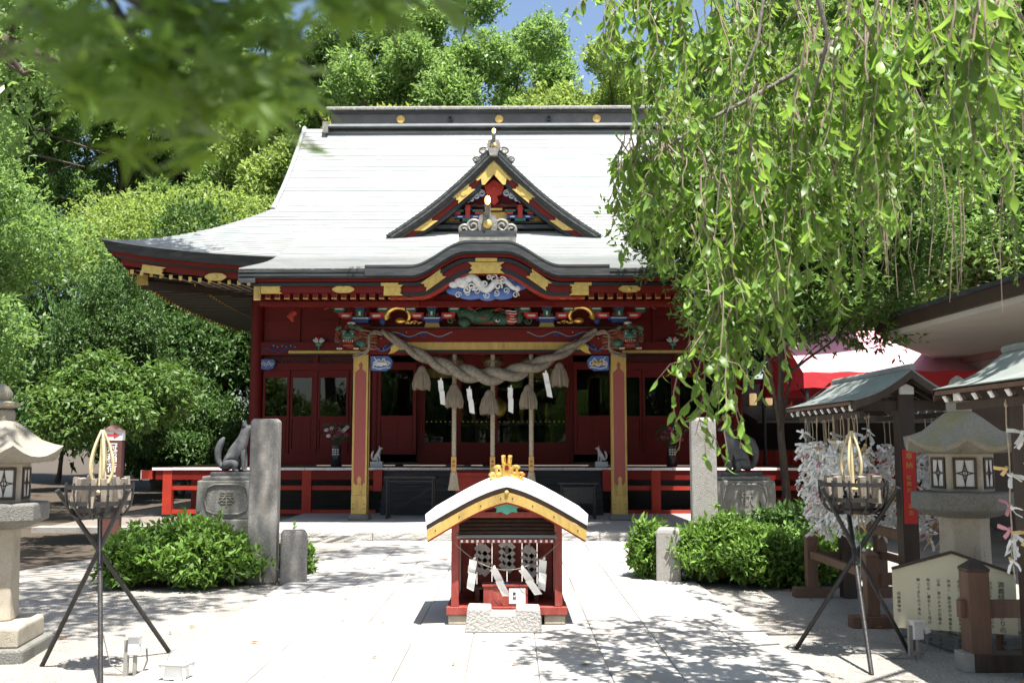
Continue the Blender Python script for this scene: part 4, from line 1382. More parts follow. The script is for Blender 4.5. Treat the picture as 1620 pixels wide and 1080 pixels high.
# guardian lion heads on the porch columns
for sx in (-1, 1):
    rl = random.Random(40)
    P = []
    P.append(('b', (0, 0.02, 0.03), (0.27, 0.22, 0.21), 0))
    P.append(('b', (-sx * 0.20, 0.08, 0.0), (0.28, 0.18, 0.20), 0))
    P.append(('b', (sx * 0.05, -0.20, 0.05), (0.13, 0.10, 0.075), 1))          # brow and muzzle
    P.append(('b', (sx * 0.05, -0.26, 0.015), (0.085, 0.06, 0.045), 1))
    P.append(('b', (sx * 0.05, -0.22, -0.075), (0.105, 0.07, 0.035), 2))        # mouth
    P.append(('b', (sx * 0.05, -0.21, -0.13), (0.13, 0.08, 0.035), 0))          # jaw
    for k in range(6):
        P.append(('b', (sx * 0.05 - 0.085 + 0.034 * k, -0.275 + 0.01 * abs(k - 2.5), -0.055), (0.010, 0.010, 0.022), 3))
    for s2 in (-1, 1):
        P.append(('b', (sx * 0.05 + s2 * 0.075, -0.255, 0.085), (0.026, 0.022, 0.022), 3))
        P.append(('b', (sx * 0.05 + s2 * 0.075, -0.275, 0.085), (0.012, 0.012, 0.012), 4))
        P.append(('t', [(sx * 0.05 + s2 * (0.03 + 0.025 * i), -0.255, 0.115 + 0.022 * math.sin(i * 0.9)) for i in range(5)], [0.018, 0.022, 0.022, 0.016, 0.008], 1))
        P.append(('b', (sx * 0.05 + s2 * 0.20, -0.12, 0.20), (0.075, 0.05, 0.045), 1, s2 * 0.5))   # ears
        P.append(('b', (sx * 0.05 + s2 * 0.16, -0.18, -0.19), (0.065, 0.09, 0.04), 0))
        for q in range(3):
            P.append(('b', (sx * 0.05 + s2 * 0.16 + (q - 1) * 0.035, -0.265, -0.20), (0.016, 0.022, 0.018), 3))
    for k in range(22):                                                            # mane of curls
        a_ = rl.uniform(0, 6.28)
        cx, cz = sx * 0.03 + 0.25 * math.cos(a_), 0.03 + 0.20 * math.sin(a_)
        P.append(('t', spiral(cx, -0.10 + rl.uniform(-0.05, 0.05), cz, rl.uniform(0.04, 0.06), rl.uniform(0, 6), 1.2, rl.choice((-1, 1))), [0.019] * 17, 1 if k % 3 == 0 else 0))
    for k in range(7):                                                             # combed locks towards the beam
        P.append(('t', [(-sx * (0.14 + 0.055 * i), -0.13 + 0.015 * i, 0.15 - 0.055 * k + 0.014 * math.sin(i + k)) for i in range(7)], [0.026, 0.03, 0.03, 0.026, 0.022, 0.016, 0.008], 0 if k % 2 else 5))
    P.append(('b', (-sx * 0.17, -0.15, -0.10), (0.11, 0.07, 0.075), 1))
    P.append(('b', (sx * 0.02, -0.08, 0.30), (0.08, 0.05, 0.035), 3))
    carve('lion_head_carving', hall, (sx * 2.62, -0.24, 3.58), P, ['brownred', 'mossgreen', 'red_lit', 'patwhite', 'black', 'tan'])
    # blue wave nosing beside the column
    m = MB()
    m.prism([(sx * 2.30, 3.28), (sx * 1.96, 3.28), (sx * 1.88, 3.20), (sx * 1.90, 3.06), (sx * 2.02, 2.99), (sx * 2.30, 3.0)], -0.10, 0.10)
    ns = m.build('wave_nosing', 'bluelight', hall, bevel=0.02)
    w = MB()
    for k in range(5):
        w.tube(spiral(sx * (1.97 + 0.06 * k), -0.11, 3.12 + 0.05 * (k % 2), 0.055, k * 1.3, 1.2), 0.012, 5)
    w.tube([(sx * (1.92 + 0.03 * i), -0.11, 3.04 + 0.012 * math.sin(i * 0.7)) for i in range(12)], 0.010, 5)
    w.tube([(sx * (2.22 + 0.03 * math.cos(i * 0.5)), -0.11, 3.05 + 0.02 * i) for i in range(11)], 0.010, 5)
    w.build('wave_crests', 'patwhite', ns, smooth=60)
    c = MB()
    for k in range(3):
        c.ball((sx * (2.02 + 0.06 * k), -0.10, 3.13), (0.05, 0.04, 0.045), 0, 8, 6)
    c.build('carved_flower', 'gold_old' if sx > 0 else 'patwhite', ns, smooth=60)

# ---------------- hall body: corner columns, screens, glazed doors, verandah
WY = 3.6
for sx in (-1, 1):
    MB().tube([(sx * 5.50, WY, 1.0), (sx * 5.50, WY, 5.0)], 0.145, 16).build('corner_column', 'red', hall, smooth=40)
    MB().tube([(sx * 2.72, WY, 1.0), (sx * 2.72, WY, 5.0)], 0.12, 16).build('hall_column', 'red', hall, smooth=40)
# upper wall panels
for x0, x1 in ((-5.4, -4.55), (-4.55, -3.65), (-3.65, -2.8), (2.8, 3.65), (3.65, 4.55), (4.55, 5.4)):
    p = MB().b2(x0, x1, WY + 0.02, WY + 0.08, 3.92, 5.15).build('upper_panel', 'red', hall)
    MB().b2(x0, x1, WY - 0.01, WY + 0.02, 4.42, 4.46).build('panel_rail', 'red', p)
    MB().b2(x1 - 0.04, x1 + 0.04, WY - 0.03, WY + 0.02, 3.92, 5.1).build('panel_stile', 'red', p)
MB().b2(-2.8, 2.8, WY + 0.02, WY + 0.08, 3.62, 5.15).build('upper_panel', 'red', hall)
for sx in (-1, 1):
    h = MB().b2(min(sx * 2.78, sx * 5.42), max(sx * 2.78, sx * 5.42), WY - 0.09, WY + 0.02, 3.62, 3.92).build('head_beam', 'red', hall)
    # gilt underline with black edge and blue scroll paint
    MB().b2(min(sx * 2.9, sx * 4.75), max(sx * 2.9, sx * 4.75), WY - 0.105, WY - 0.09, 3.66, 3.72).build('gilt_band', 'gold', h)
    MB().b2(min(sx * 2.9, sx * 4.7), max(sx * 2.9, sx * 4.7), WY - 0.10, WY - 0.089, 3.625, 3.658).build('black_band', 'black', h)
    s = MB()
    s.tube([(sx * (5.35 - 0.045 * i), WY - 0.095, 3.74 + 0.05 * math.sin(i * 0.55)) for i in range(16)], [0.02] * 16, 5)
    for cx in (5.05, 4.85, 4.65):
        s.tube(spiral(sx * cx, WY - 0.096, 3.82, 0.05, 1, 1.2), 0.012, 5)
    s.build('painted_scroll', 'blue', h)
    s = MB()
    for k in range(6):
        s.ball((sx * (5.1 - 0.1 * k), WY - 0.1, 3.84 - 0.03 * (k % 2)), 0.014, 0, 6, 4)
    s.build('painted_highlight', 'patwhite', h)
    # lotus crest on the beam
    f = MB()
    for a in (-60, -30, 0, 30, 60):
        f.ball((sx * 4.05 + 0.09 * math.sin(R(a)), WY - 0.12, 3.90 + 0.08 * math.cos(R(a))), (0.035, 0.03, 0.07), 0 if a else 1, 8, 6, R(a))
    f.ball((sx * 4.05, WY - 0.12, 3.86), (0.08, 0.04, 0.04), 2, 10, 6)
    f.tube([(sx * 4.05, WY - 0.11, 3.84), (sx * 4.05, WY - 0.11, 3.75)], 0.016, 6, 2)
    f.build('lotus_crest', ['patwhite', 'red_lit', 'teal'], h, smooth=60)
    n = MB()
    n.prism([(sx * 5.36, 3.52), (sx * 5.08, 3.52), (sx * 5.03, 3.44), (sx * 5.08, 3.32), (sx * 5.20, 3.28), (sx * 5.36, 3.30)], WY - 0.14, WY - 0.02)
    ns = n.build('wave_nosing', 'bluelight', hall)
    w = MB()
    for k in range(4):
        w.tube(spiral(sx * (5.12 + 0.06 * k), WY - 0.15, 3.40 + 0.03 * (k % 2), 0.045, k, 1.2), 0.010, 5)
    w.build('wave_crests', 'patwhite', ns)
    # crossed lattice transom
    MB().b2(min(sx * 2.8, sx * 5.38), max(sx * 2.8, sx * 5.38), WY + 0.05, WY + 0.07, 3.44, 3.62).build('transom_back', 'black', hall)
    lt = MB()
    for k in range(26):
        x = 2.85 + 0.1 * k
        lt.box((sx * x, WY + 0.02, 3.53), (0.02, 0.015, 0.24), rot=(0, R(45), 0))
        lt.box((sx * x, WY + 0.035, 3.53), (0.02, 0.015, 0.24), rot=(0, R(-45), 0))
    lt.build('lattice_bars', 'red', hall)
    MB().b2(min(sx * 4.08, sx * 4.16), max(sx * 4.08, sx * 4.16), WY - 0.04, WY + 0.06, 1.2, 3.62).build('mullion', 'red', hall)
    MB().b2(min(sx * 2.78, sx * 5.4), max(sx * 2.78, sx * 5.4), WY - 0.06, WY + 0.05, 3.28, 3.44).build('lintel', 'red', hall)
    MB().b2(min(sx * 2.78, sx * 5.4), max(sx * 2.78, sx * 5.4), WY - 0.10, WY + 0.05, 1.12, 1.38).build('sill_beam', 'red', hall)

def door_leaf(x0, x1, y, z0, z1, rail, name='sliding_door', glassy=True, panels=2, sp=0.055):
    """framed door: glazed upper part, boarded lower part"""
    d = MB()
    d.b2(x0, x0 + sp, y - 0.02, y + 0.02, z0, z1)
    d.b2(x1 - sp, x1, y - 0.02, y + 0.02, z0, z1)
    d.b2(x0 + sp, x1 - sp, y - 0.02, y + 0.02, z1 - 0.17, z1)
    d.b2(x0 + sp, x1 - sp, y - 0.02, y + 0.02, rail - 0.03, rail + 0.03)
    d.b2(x0 + sp, x1 - sp, y - 0.02, y + 0.02, z0, z0 + 0.12)
    o = d.build(name, 'red', hall)
    w = (x1 - x0 - 2 * sp) / panels
    for k in range(panels):
        a = x0 + sp + k * w
        MB().b2(a + 0.012, a + w - 0.012, y - 0.008, y + 0.008, z0 + 0.12, rail - 0.03).build('door_panel', 'red', o)
        if k:
            MB().b2(a - 0.012, a + 0.012, y - 0.015, y + 0.01, z0 + 0.12, rail - 0.03).build('door_stile', 'red', o)
    MB().b2(x0 + sp, x1 - sp, y - 0.003, y + 0.003, rail + 0.03, z1 - 0.17).build('glass_pane', 'glass', o)
    return o
for sx in (-1, 1):
    for k, (a, b) in enumerate(((2.86, 3.36), (3.36, 4.08), (4.16, 4.72), (4.72, 5.34))):
        x0, x1 = (a, b) if sx > 0 else (-b, -a)
        door_leaf(x0 + 0.005, x1 - 0.005, WY + (0.0 if k % 2 else 0.03), 1.38, 3.28, 2.20)
    # folded-back inner shutters by the centre opening
    x0, x1 = (1.78, 2.66) if sx > 0 else (-2.66, -1.78)
    door_leaf(x0, x1, WY - 0.25, 1.36, 3.44, 2.20, 'folded_door', panels=2, sp=0.075)
    MB().b2(min(sx * 1.66, sx * 1.78), max(sx * 1.66, sx * 1.78), WY - 0.06, WY + 0.08, 1.2, 3.62).build('door_jamb', 'red', hall)
# centre opening: four large glazed doors
MB().b2(-1.7, 1.7, WY - 0.08, WY + 0.08, 1.15, 1.55).build('threshold', 'red', hall)
MB().b2(-1.7, 1.7, WY - 0.05, WY + 0.05, 3.42, 3.62).build('centre_lintel', 'red', hall)
for k in range(4):
    x0 = -1.66 + k * 0.83
    d = MB()
    d.b2(x0, x0 + 0.05, WY - 0.02, WY + 0.02, 1.55, 3.42)
    d.b2(x0 + 0.78, x0 + 0.83, WY - 0.02, WY + 0.02, 1.55, 3.42)
    d.b2(x0 + 0.05, x0 + 0.78, WY - 0.02, WY + 0.02, 1.55, 1.63)
    d.b2(x0 + 0.05, x0 + 0.78, WY - 0.02, WY + 0.02, 3.34, 3.42)
    o = d.build('glazed_door', 'red', hall)
    MB().b2(x0 + 0.05, x0 + 0.78, WY - 0.003, WY + 0.003, 1.63, 3.34).build('glass_pane', 'glass', o)
    dots = MB()
    for j in range(7):
        dots.box((x0 + 0.10 + j * 0.105, WY - 0.006, 2.10), (0.022, 0.003, 0.022), rot=(0, R(45), 0))
    dots.build('safety_dots', 'gold', o)

# interior: floor, back wall, ceiling, altar furniture seen dimly through the glass
inr = MB()
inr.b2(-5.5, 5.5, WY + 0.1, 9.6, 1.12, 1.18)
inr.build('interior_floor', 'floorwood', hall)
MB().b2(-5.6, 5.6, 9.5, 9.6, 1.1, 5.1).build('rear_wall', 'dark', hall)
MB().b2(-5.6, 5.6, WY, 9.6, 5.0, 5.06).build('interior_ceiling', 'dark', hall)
for sx in (-1, 1):
    MB().b2(sx * 5.55 - 0.05, sx * 5.55 + 0.05, WY, 9.6, 1.0, 5.1).build('side_wall', 'red', hall)
curt = MB()
for k in range(60):
    x = -1.7 + 3.4 * k / 60
    curt.add([(x, WY + 0.35 + 0.02 * math.sin(k * 1.1), 3.35), (x + 3.4 / 60, WY + 0.35 + 0.02 * math.sin(k * 1.1 + 1.1), 3.35), (x + 3.4 / 60, WY + 0.35 + 0.03 * math.sin(k * 1.1 + 1.1), 3.12), (x, WY + 0.35 + 0.03 * math.sin(k * 1.1), 3.12)], [(3, 2, 1, 0)])
curt.build('valance_curtain', 'gold_old', hall)

# verandah ------------------------------------------------------------
VY0, VZ = 1.70, 1.10
ver = MB()
ver.b2(-7.05, 7.05, VY0 + 0.02, VY0 + 0.16, 0.85, 1.045)
verandah = ver.build('verandah', 'red', hall)
plank_w = 0.42
x = -7.12
kpl = 0
while x < 7.1:
    w = rng.uniform(0.40, 0.52)
    x1 = min(x + w, 7.12)
    hx = (x1 - x) / 2 - 0.004
    p = MB()
    p.box((0, 0.95, 0), (2 * hx, 1.9, 0.05), 0)
    p.box((0, -0.006, 0), (2 * hx, 0.012, 0.052), 1)
    p.build('plank', ['wood_m', 'white'], verandah, loc=((x + x1) / 2, VY0, 1.075 + rng.uniform(-0.002, 0.002)))
    x = x1
# left end beam with white tip, side run of the verandah going back
for sx in (-1, 1):
    MB().b2(min(sx * 7.12, sx * 7.35), max(sx * 7.12, sx * 7.35), VY0 + 0.03, VY0 + 0.18, 0.86, 1.04).build('end_beam', 'red_lit', verandah)
    MB().b2(min(sx * 7.35, sx * 7.37), max(sx * 7.35, sx * 7.37), VY0 + 0.025, VY0 + 0.185, 0.855, 1.045).build('white_end_cap', 'white', verandah)
    MB().b2(min(sx * 5.6, sx * 7.1), max(sx * 5.6, sx * 7.1), VY0 + 1.9, 9.5, 1.05, 1.10).build('side_deck', 'wood_m', verandah)
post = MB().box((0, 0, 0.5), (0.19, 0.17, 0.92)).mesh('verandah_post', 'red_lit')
for px in (-6.80, -3.88, 3.40, 6.70):
    inst('verandah_post', post, verandah, (px, VY0 + 0.10, 0.09))
for px in (-6.80, 6.80, -5.4, 5.4, -2.6, 2.6):
    inst('verandah_post', post, verandah, (px, VY0 + 1.9, 0.09))
for sx in (-1, 1):
    for z, h in ((0.68, 0.09), (0.185, 0.085)):
        MB().b2(min(sx * 2.45, sx * 6.75), max(sx * 2.45, sx * 6.75), VY0 + 0.06, VY0 + 0.13, z - h / 2, z + h / 2).build('tie_rail', 'red_lit', verandah)
    MB().b2(min(sx * 2.28, sx * 2.46), max(sx * 2.28, sx * 2.46), VY0 - 0.15, VY0 + 0.15, 0.62, 1.06).build('stair_head_beam', 'red_lit', verandah)
    MB().b2(min(sx * 2.3, sx * 5.6), max(sx * 2.3, sx * 5.6), VY0 + 1.2, VY0 + 1.3, 0.08, 0.9).build('under_screen', 'stair', verandah)
# black stair: risers and treads
for k in range(6):
    y0 = VY0 - 0.02 - 0.20 * (5 - k) * 0.45
    z0 = 0.15 + 0.148 * k
    MB().b2(-2.26, 2.26, y0, VY0 + 0.4, z0, z0 + 0.12).build('stair_riser', 'stair', verandah)
    MB().b2(-2.28, 2.28, y0 - 0.025, VY0 + 0.4, z0 + 0.121, z0 + 0.147).build('stair_tread', 'stair', verandah)
MB().b2(-2.28, 2.28, VY0 - 0.06, VY0 + 0.015, 1.035, 1.046).build('stair_top_beam', 'red', verandah)

# ================================================================== THINGS ON AND BY THE PORCH
def HP(x, y, z):
    """hall coordinates to world"""
    c, s = math.cos(R(-0.75)), math.sin(R(-0.75))
    return (-0.43 + c * x - s * y, 19.2 + s * x + c * y, z)
HRZ = R(-0.75)

def zigzag_mesh(w, h, n=4):
    """folded paper streamer (shide)"""
    m = MB()
    hh = h / n
    for k in range(n):
        x0 = 0.35 * w * k / n - 0.1 * w
        y0 = 0.02 * (k % 2)
        s = 1 if k % 2 else -1
        m.add([(x0 - w * 0.36, y0, -k * hh * 0.86), (x0 + w * 0.30, y0 - 0.012, -k * hh * 0.86 - 0.02 * h), (x0 + w * 0.42, y0 + 0.01, -(k + 1) * hh - 0.04 * h), (x0 - w * 0.24, y0 + 0.012, -(k + 1) * hh + 0.03 * h)], [(0, 1, 2, 3)])
    m.add([(-0.06 * w, 0, 0.10 * h), (0.06 * w, 0, 0.10 * h), (0.10 * w, 0, -0.02 * h), (-0.2 * w, 0, 0)], [(0, 1, 2, 3)])
    return m.mesh('paper_streamer', 'paper')

# twisted straw rope
rope = thing('sacred_straw_rope', 'thick twisted straw rope swagged between the gold-edged porch columns', 'rope', HP(0, -0.35, 0), HRZ)
def rope_c(t):
    x = -2.06 + 4.12 * t
    z = 2.86 + 0.89 * abs(2 * t - 1) ** 1.75
    return Vector((x, 0.1 * abs(2 * t - 1) ** 3, z))
for k in range(2):
    pts, rad = [], []
    n = 130
    for i in range(n + 1):
        t = i / n
        c = rope_c(t)
        tg = (rope_c(min(1, t + 0.01)) - rope_c(max(0, t - 0.01))).normalized()
        u = Vector((0, 1, 0))
        v = tg.cross(u)
        r = 0.033 + 0.056 * math.sin(PI * t) ** 1.3
        a = 2 * PI * 4.4 * t + k * PI
        pts.append(c + (u * math.cos(a) + v * math.sin(a)) * r * 0.95)
        rad.append(r * 1.06)
    m = MB()
    m.tube(pts, rad, 22, ridge=0.05)
    m.build('rope_strand', 'rope', rope, smooth=70)
# end lashings round the lion heads
for sx in (-1, 1):
    m = MB()
    for j in range(2):
        key = [(sx * 2.06, 0.08, 3.70 - 0.03 * j), (sx * 2.18, -0.06, 3.72 - 0.04 * j), (sx * 2.26, -0.15, 3.64), (sx * 2.27, -0.17, 3.52), (sx * 2.27, -0.16, 3.40 - 0.03 * j), (sx * 2.33, -0.14, 3.33 - 0.04 * j), (sx * 2.46, -0.10, 3.29 - 0.05 * j), (sx * 2.62, 0.06, 3.27 - 0.04 * j)]
        pts = []
        for i in range(len(key) - 1):
            p0, p1, p2, p3 = (Vector(key[max(0, i - 1)]), Vector(key[i]), Vector(key[i + 1]), Vector(key[min(len(key) - 1, i + 2)]))
            for q in range(4):
                u = q / 4
                pts.append(0.5 * ((2 * p1) + (p2 - p0) * u + (2 * p0 - 5 * p1 + 4 * p2 - p3) * u * u + (3 * p1 - p0 - 3 * p2 + p3) * u ** 3))
        m.tube(pts, [0.024 - 0.006 * i / len(pts) for i in range(len(pts))], 10, ridge=0.08)
    m.build('rope_lashing', 'rope', rope, smooth=70)

def tassel_mesh(h, w, seed=1):
    r = random.Random(seed)
    m = MB()
    m.lathe([(0.02, 0.0), (0.06, -0.03), (0.085, -0.07), (0.08, -0.10)], 14)
    m.lathe([(0.088, -0.085), (0.095, -0.10), (0.088, -0.115)], 14)
    n = 40
    for i in range(n):
        a = 2 * PI * i / n + r.uniform(-0.05, 0.05)
        b = w / 2 * r.uniform(0.85, 1.05)
        e = h * r.uniform(0.93, 1.03)
        pts = [(0.075 * math.cos(a), 0.075 * math.sin(a), -0.10), (b * 0.75 * math.cos(a), b * 0.75 * math.sin(a), -h * 0.4), (b * math.cos(a), b * math.sin(a), -h * 0.75), (b * 0.97 * math.cos(a), b * 0.97 * math.sin(a), -e)]
        m.tube(pts, [0.012, 0.016, 0.017, 0.010], 4)
    return m.mesh('rope_tassel', 'tassel', 70)
tm = tassel_mesh(0.46, 0.32)
for k, (x, z) in enumerate(((-1.27, 3.06), (-0.66, 2.72), (0.0, 2.60), (0.74, 2.70), (1.33, 3.12))):
    o = inst('rope_tassel', tm, rope, (x, -0.06, z), (0, R(rng.uniform(-4, 4)), rng.uniform(0, 6)))
zz = zigzag_mesh(0.15, 0.46)
for k, (x, z) in enumerate(((-0.90, 2.78), (-0.36, 2.62), (0.42, 2.64), (1.08, 2.92))):
    o = inst('paper_streamer', zz, rope, (x, -0.12, z), (0, R(rng.uniform(-6, 6)), rng.uniform(-0.5, 0.5)))

# bell ropes and bells
def bell_rope(x, ztop, label):
    t = thing('bell_rope', label, 'rope', HP(x, -0.05, 0), HRZ, 'bell ropes hanging in the porch')
    z0 = 1.35
    for k in range(3):
        pts = []
        for i in range(70):
            z = lerp(ztop, z0, i / 69)
            a = 2 * PI * (ztop - z) / 0.20 + k * 2 * PI / 3
            pts.append((0.022 * math.cos(a), 0.022 * math.sin(a), z))
        MB().tube(pts, 0.026, 8).build('rope_strand', 'rope_w', t, smooth=70)
    MB().box((0, 0, 1.21), (0.10, 0.10, 0.28)).build('wooden_grip', 'wood_l', t, bevel=0.012)
    inst('lettering', bell_text, t, (0, -0.052, 1.21))
    m = MB()
    m.lathe([(0.05, 1.07), (0.07, 1.03), (0.065, 0.98)], 14)
    for i in range(26):
        a = 2 * PI * i / 26
        m.tube([(0.055 * math.cos(a), 0.055 * math.sin(a), 1.02), (0.08 * math.cos(a), 0.08 * math.sin(a), 0.82), (0.105 * math.cos(a), 0.105 * math.sin(a), 0.71)], [0.010, 0.012, 0.010], 4)
    m.build('end_tassel', 'rope_w', t, smooth=70)
    return t
bell_text = text_mesh('lettering', '奉\n納', 0.06, 'ink', 0.001, line=1.25)
bell_rope(-0.68, 3.45, 'left bell rope of pale braided hemp with wooden grip and tassel')
bell_rope(0.06, 3.45, 'middle bell rope of pale braided hemp hanging behind the small gold-gabled shrine')
bell_rope(0.80, 3.45, 'right bell rope of pale braided hemp with wooden grip and tassel')
bl = MB().lathe([(0.05, 0.14), (0.15, 0.10), (0.20, 0.02), (0.205, 0.0), (0.205, -0.03), (0.20, -0.05), (0.15, -0.12), (0.05, -0.16)], 20)
blm = bl.mesh('suzu_bell', 'bell', 40)
for x, nm in ((-0.68, 'left'), (0.06, 'middle'), (0.80, 'right')):
    o = inst('crotal_bell', blm, None, HP(x, 0.12, 3.18), (0, 0, HRZ))
    tag(o, 'round bronze bell above the %s bell rope under the porch beam' % nm, 'bell', 'bronze bells in the porch')
    MB().lathe([(0.212, -0.018), (0.216, -0.012), (0.216, 0.0), (0.212, 0.006)], 20).build('bell_rim', 'bell', o)
    MB().tube([(0, 0, 0.13), (0, 0, 0.26)], 0.015, 6).build('bell_hook', 'iron', o)

# offertory box behind the small shrine
ob = thing('offertory_box', 'red wooden offertory box standing before the black steps', 'box', HP(0.0, 0.75, 0.155), HRZ)
m = MB()
m.b2(-0.68, 0.68, -0.30, -0.26, 0.1, 0.80); m.b2(-0.68, 0.68, 0.26, 0.30, 0.1, 0.80)
m.b2(-0.68, -0.64, -0.26, 0.26, 0.1, 0.80); m.b2(0.64, 0.68, -0.26, 0.26, 0.1, 0.80); m.b2(-0.64, 0.64, -0.26, 0.26, 0.12, 0.16)
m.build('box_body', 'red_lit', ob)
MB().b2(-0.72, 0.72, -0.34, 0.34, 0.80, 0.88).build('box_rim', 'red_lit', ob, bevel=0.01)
for k in range(6):
    MB().box((0, -0.25 + 0.1 * k, 0.90), (1.36, 0.045, 0.04)).build('slat', 'red', ob)
for sx in (-1, 1):
    MB().b2(min(sx * 0.55, sx * 0.68), max(sx * 0.55, sx * 0.68), -0.32, 0.32, 0.0, 0.1).build('foot', 'red_lit', ob)

# black steel stands either side
def stand(x0, x1, y, z1, label, panel):
    t = thing('metal_stand', label, 'stand', HP((x0 + x1) / 2, y, 0.155), HRZ)
    w = (x1 - x0) / 2
    for sx in (-1, 1):
        for yy in (-0.22, 0.22):
            MB().tube([(sx * w, yy, 0.0), (sx * w, yy, z1)], 0.018, 8).build('leg', 'iron', t)
        MB().tube([(sx * w, -0.22, 0.02), (sx * w, 0.22, 0.02)], 0.015, 8).build('foot_bar', 'iron', t)
    MB().b2(-w - 0.06, w + 0.06, -0.25, 0.25, z1, z1 + 0.035).build('top', 'iron', t)
    MB().tube([(-w, -0.22, z1 - 0.06), (w, -0.22, z1 - 0.06)], 0.015, 8).build('cross_rail', 'iron', t)
    if panel:
        MB().b2(-w + 0.03, w - 0.03, -0.235, -0.225, z1 - 0.36, z1 - 0.06).build('panel', 'iron', t)
    else:
        MB().tube([(-w, -0.2, 0.05), (w, -0.2, 0.62)], 0.01, 6).build('brace', 'iron', t)
    return t
stand(-1.98, -1.10, 0.35, 0.78, 'black steel stand with diagonal brace beside the left porch column', False)
stand(1.38, 2.02, 0.35, 0.66, 'black steel stand with front panel beside the right porch column', True)

# flower vases and white fox figurines on the verandah
def vase(x, label, seed):
    r = random.Random(seed)
    t = thing('flower_vase', label, 'vase', HP(x, 2.5, 1.10), HRZ)
    MB().lathe([(0.10, 0), (0.115, 0.02), (0.10, 0.30), (0.105, 0.42), (0.10, 0.46)], 18).build('vase_body', 'vase', t, smooth=40)
    l = MB()
    for k in range(9):
        a = -PI / 2 + (k % 3 - 1) * 0.5
        l.box((0.108 * math.cos(a), 0.108 * math.sin(a), 0.27 + 0.05 * (k // 3)), (0.035, 0.012, 0.028), rot=(0, 0, a + PI / 2))
    l.build('vase_lattice', 'patwhite', t)
    s = MB()
    for k in range(26):
        a, b = r.uniform(0, 6.28), r.uniform(0.1, 0.38)
        e = (b * math.cos(a), b * math.sin(a), r.uniform(0.55, 0.95))
        s.tube([(0, 0, 0.42), (e[0] * 0.4, e[1] * 0.4, 0.42 + (e[2] - 0.42) * 0.6), e], [0.006, 0.005, 0.004], 4)
        for j in range(4):
            q = r.uniform(0, 6.28)
            L = r.uniform(0.08, 0.16)
            s.add([e, (e[0] + L * .5 * math.cos(q) - .02, e[1] + L * .5 * math.sin(q), e[2] + .02), (e[0] + L * math.cos(q), e[1] + L * math.sin(q), e[2] - .04), (e[0] + L * .5 * math.cos(q) + .02, e[1] + L * .5 * math.sin(q) + .02, e[2] - .01)], [(0, 1, 2, 3)])
    s.build('stems', 'stalk', t)
    f = MB()
    for k in range(17):
        a, b = r.uniform(0, 6.28), r.uniform(0.0, 0.24)
        c = (b * math.cos(a), b * math.sin(a), r.uniform(0.58, 0.86))
        q = 0 if r.random() < 0.6 else 1
        for j in range(6):
            g = j * PI / 3
            f.ball((c[0] + 0.028 * math.cos(g), c[1] + 0.02 * math.sin(g), c[2] + 0.022 * math.sin(g)), (0.026, 0.02, 0.022), q, 6, 4)
    f.build('blossoms', ['flower', 'flower_w'], t, smooth=60)
vase(-3.42, 'dark vase of magenta and white flowers on verandah left of the porch', 4)
vase(3.85, 'dark vase of pink flowers on verandah behind the right stone post', 9)

def fox_body(s, mat, name, tail_up=True):
    """seated fox, facing +x: one continuous skinned body"""
    verts = [(-0.10, 0, 0.16), (-0.02, 0, 0.30), (0.08, 0, 0.46), (0.14, 0, 0.62), (0.17, 0, 0.74), (0.25, 0, 0.78), (0.35, 0, 0.74),   # rump, back, chest, neck, head, muzzle
             (-0.10, 0.10, 0.14), (0.04, 0.12, 0.17), (0.02, 0.12, 0.04), (0.10, 0.12, 0.02),       # hind leg left
             (-0.10, -0.10, 0.14), (0.04, -0.12, 0.17), (0.02, -0.12, 0.04), (0.10, -0.12, 0.02),
             (0.13, 0.06, 0.40), (0.16, 0.065, 0.20), (0.165, 0.065, 0.04), (0.22, 0.065, 0.02),        # fore leg left
             (0.13, -0.06, 0.40), (0.16, -0.065, 0.20), (0.165, -0.065, 0.04), (0.22, -0.065, 0.02),
             (-0.22, 0, 0.08), (-0.30, 0, 0.20), (-0.31, 0, 0.38), (-0.25, 0, 0.54), (-0.20, 0, 0.62),      # tail
             (0.15, 0.06, 0.84), (0.14, 0.075, 0.92), (0.15, -0.06, 0.84), (0.14, -0.075, 0.92)]
    edges = [(0, 1), (1, 2), (2, 3), (3, 4), (4, 5), (5, 6), (0, 7), (7, 8), (8, 9), (9, 10), (0, 11), (11, 12), (12, 13), (13, 14),
             (2, 15), (15, 16), (16, 17), (17, 18), (2, 19), (19, 20), (20, 21), (21, 22), (0, 23), (23, 24), (24, 25), (25, 26), (26, 27), (4, 28), (28, 29), (4, 30), (30, 31)]
    rad = [0.17, 0.145, 0.125, 0.085, 0.085, 0.06, 0.03, 0.11, 0.085, 0.045, 0.04, 0.11, 0.085, 0.045, 0.04,
           0.06, 0.042, 0.036, 0.034, 0.06, 0.042, 0.036, 0.034, 0.05, 0.055, 0.07, 0.065, 0.022, 0.03, 0.012, 0.03, 0.012]
    me = bpy.data.meshes.new(name)
    me.from_pydata([(x * s, y * s, z * s) for x, y, z in verts], edges, [])
    o = bpy.data.objects.new(name, me)
    COL.objects.link(o)
    sk = o.modifiers.new('skin', 'SKIN')
    sk.use_smooth_shade = True
    sd = o.modifiers.new('sub', 'SUBSURF')
    sd.levels = sd.render_levels = 2
    if not me.skin_vertices:
        me.attributes  # skin layer is made with the modifier
    for v, r in zip(me.skin_vertices[0].data, rad):
        v.radius = (r * s, r * s)
    me.skin_vertices[0].data[0].use_root = True
    dg = bpy.context.evaluated_depsgraph_get()
    m2 = bpy.data.meshes.new_from_object(o.evaluated_get(dg))
    bpy.data.objects.remove(o)
    m2.materials.clear()
    m2.materials.append(M[mat])
    m2.name = name
    for p in m2.polygons:
        p.use_smooth = True
    return m2
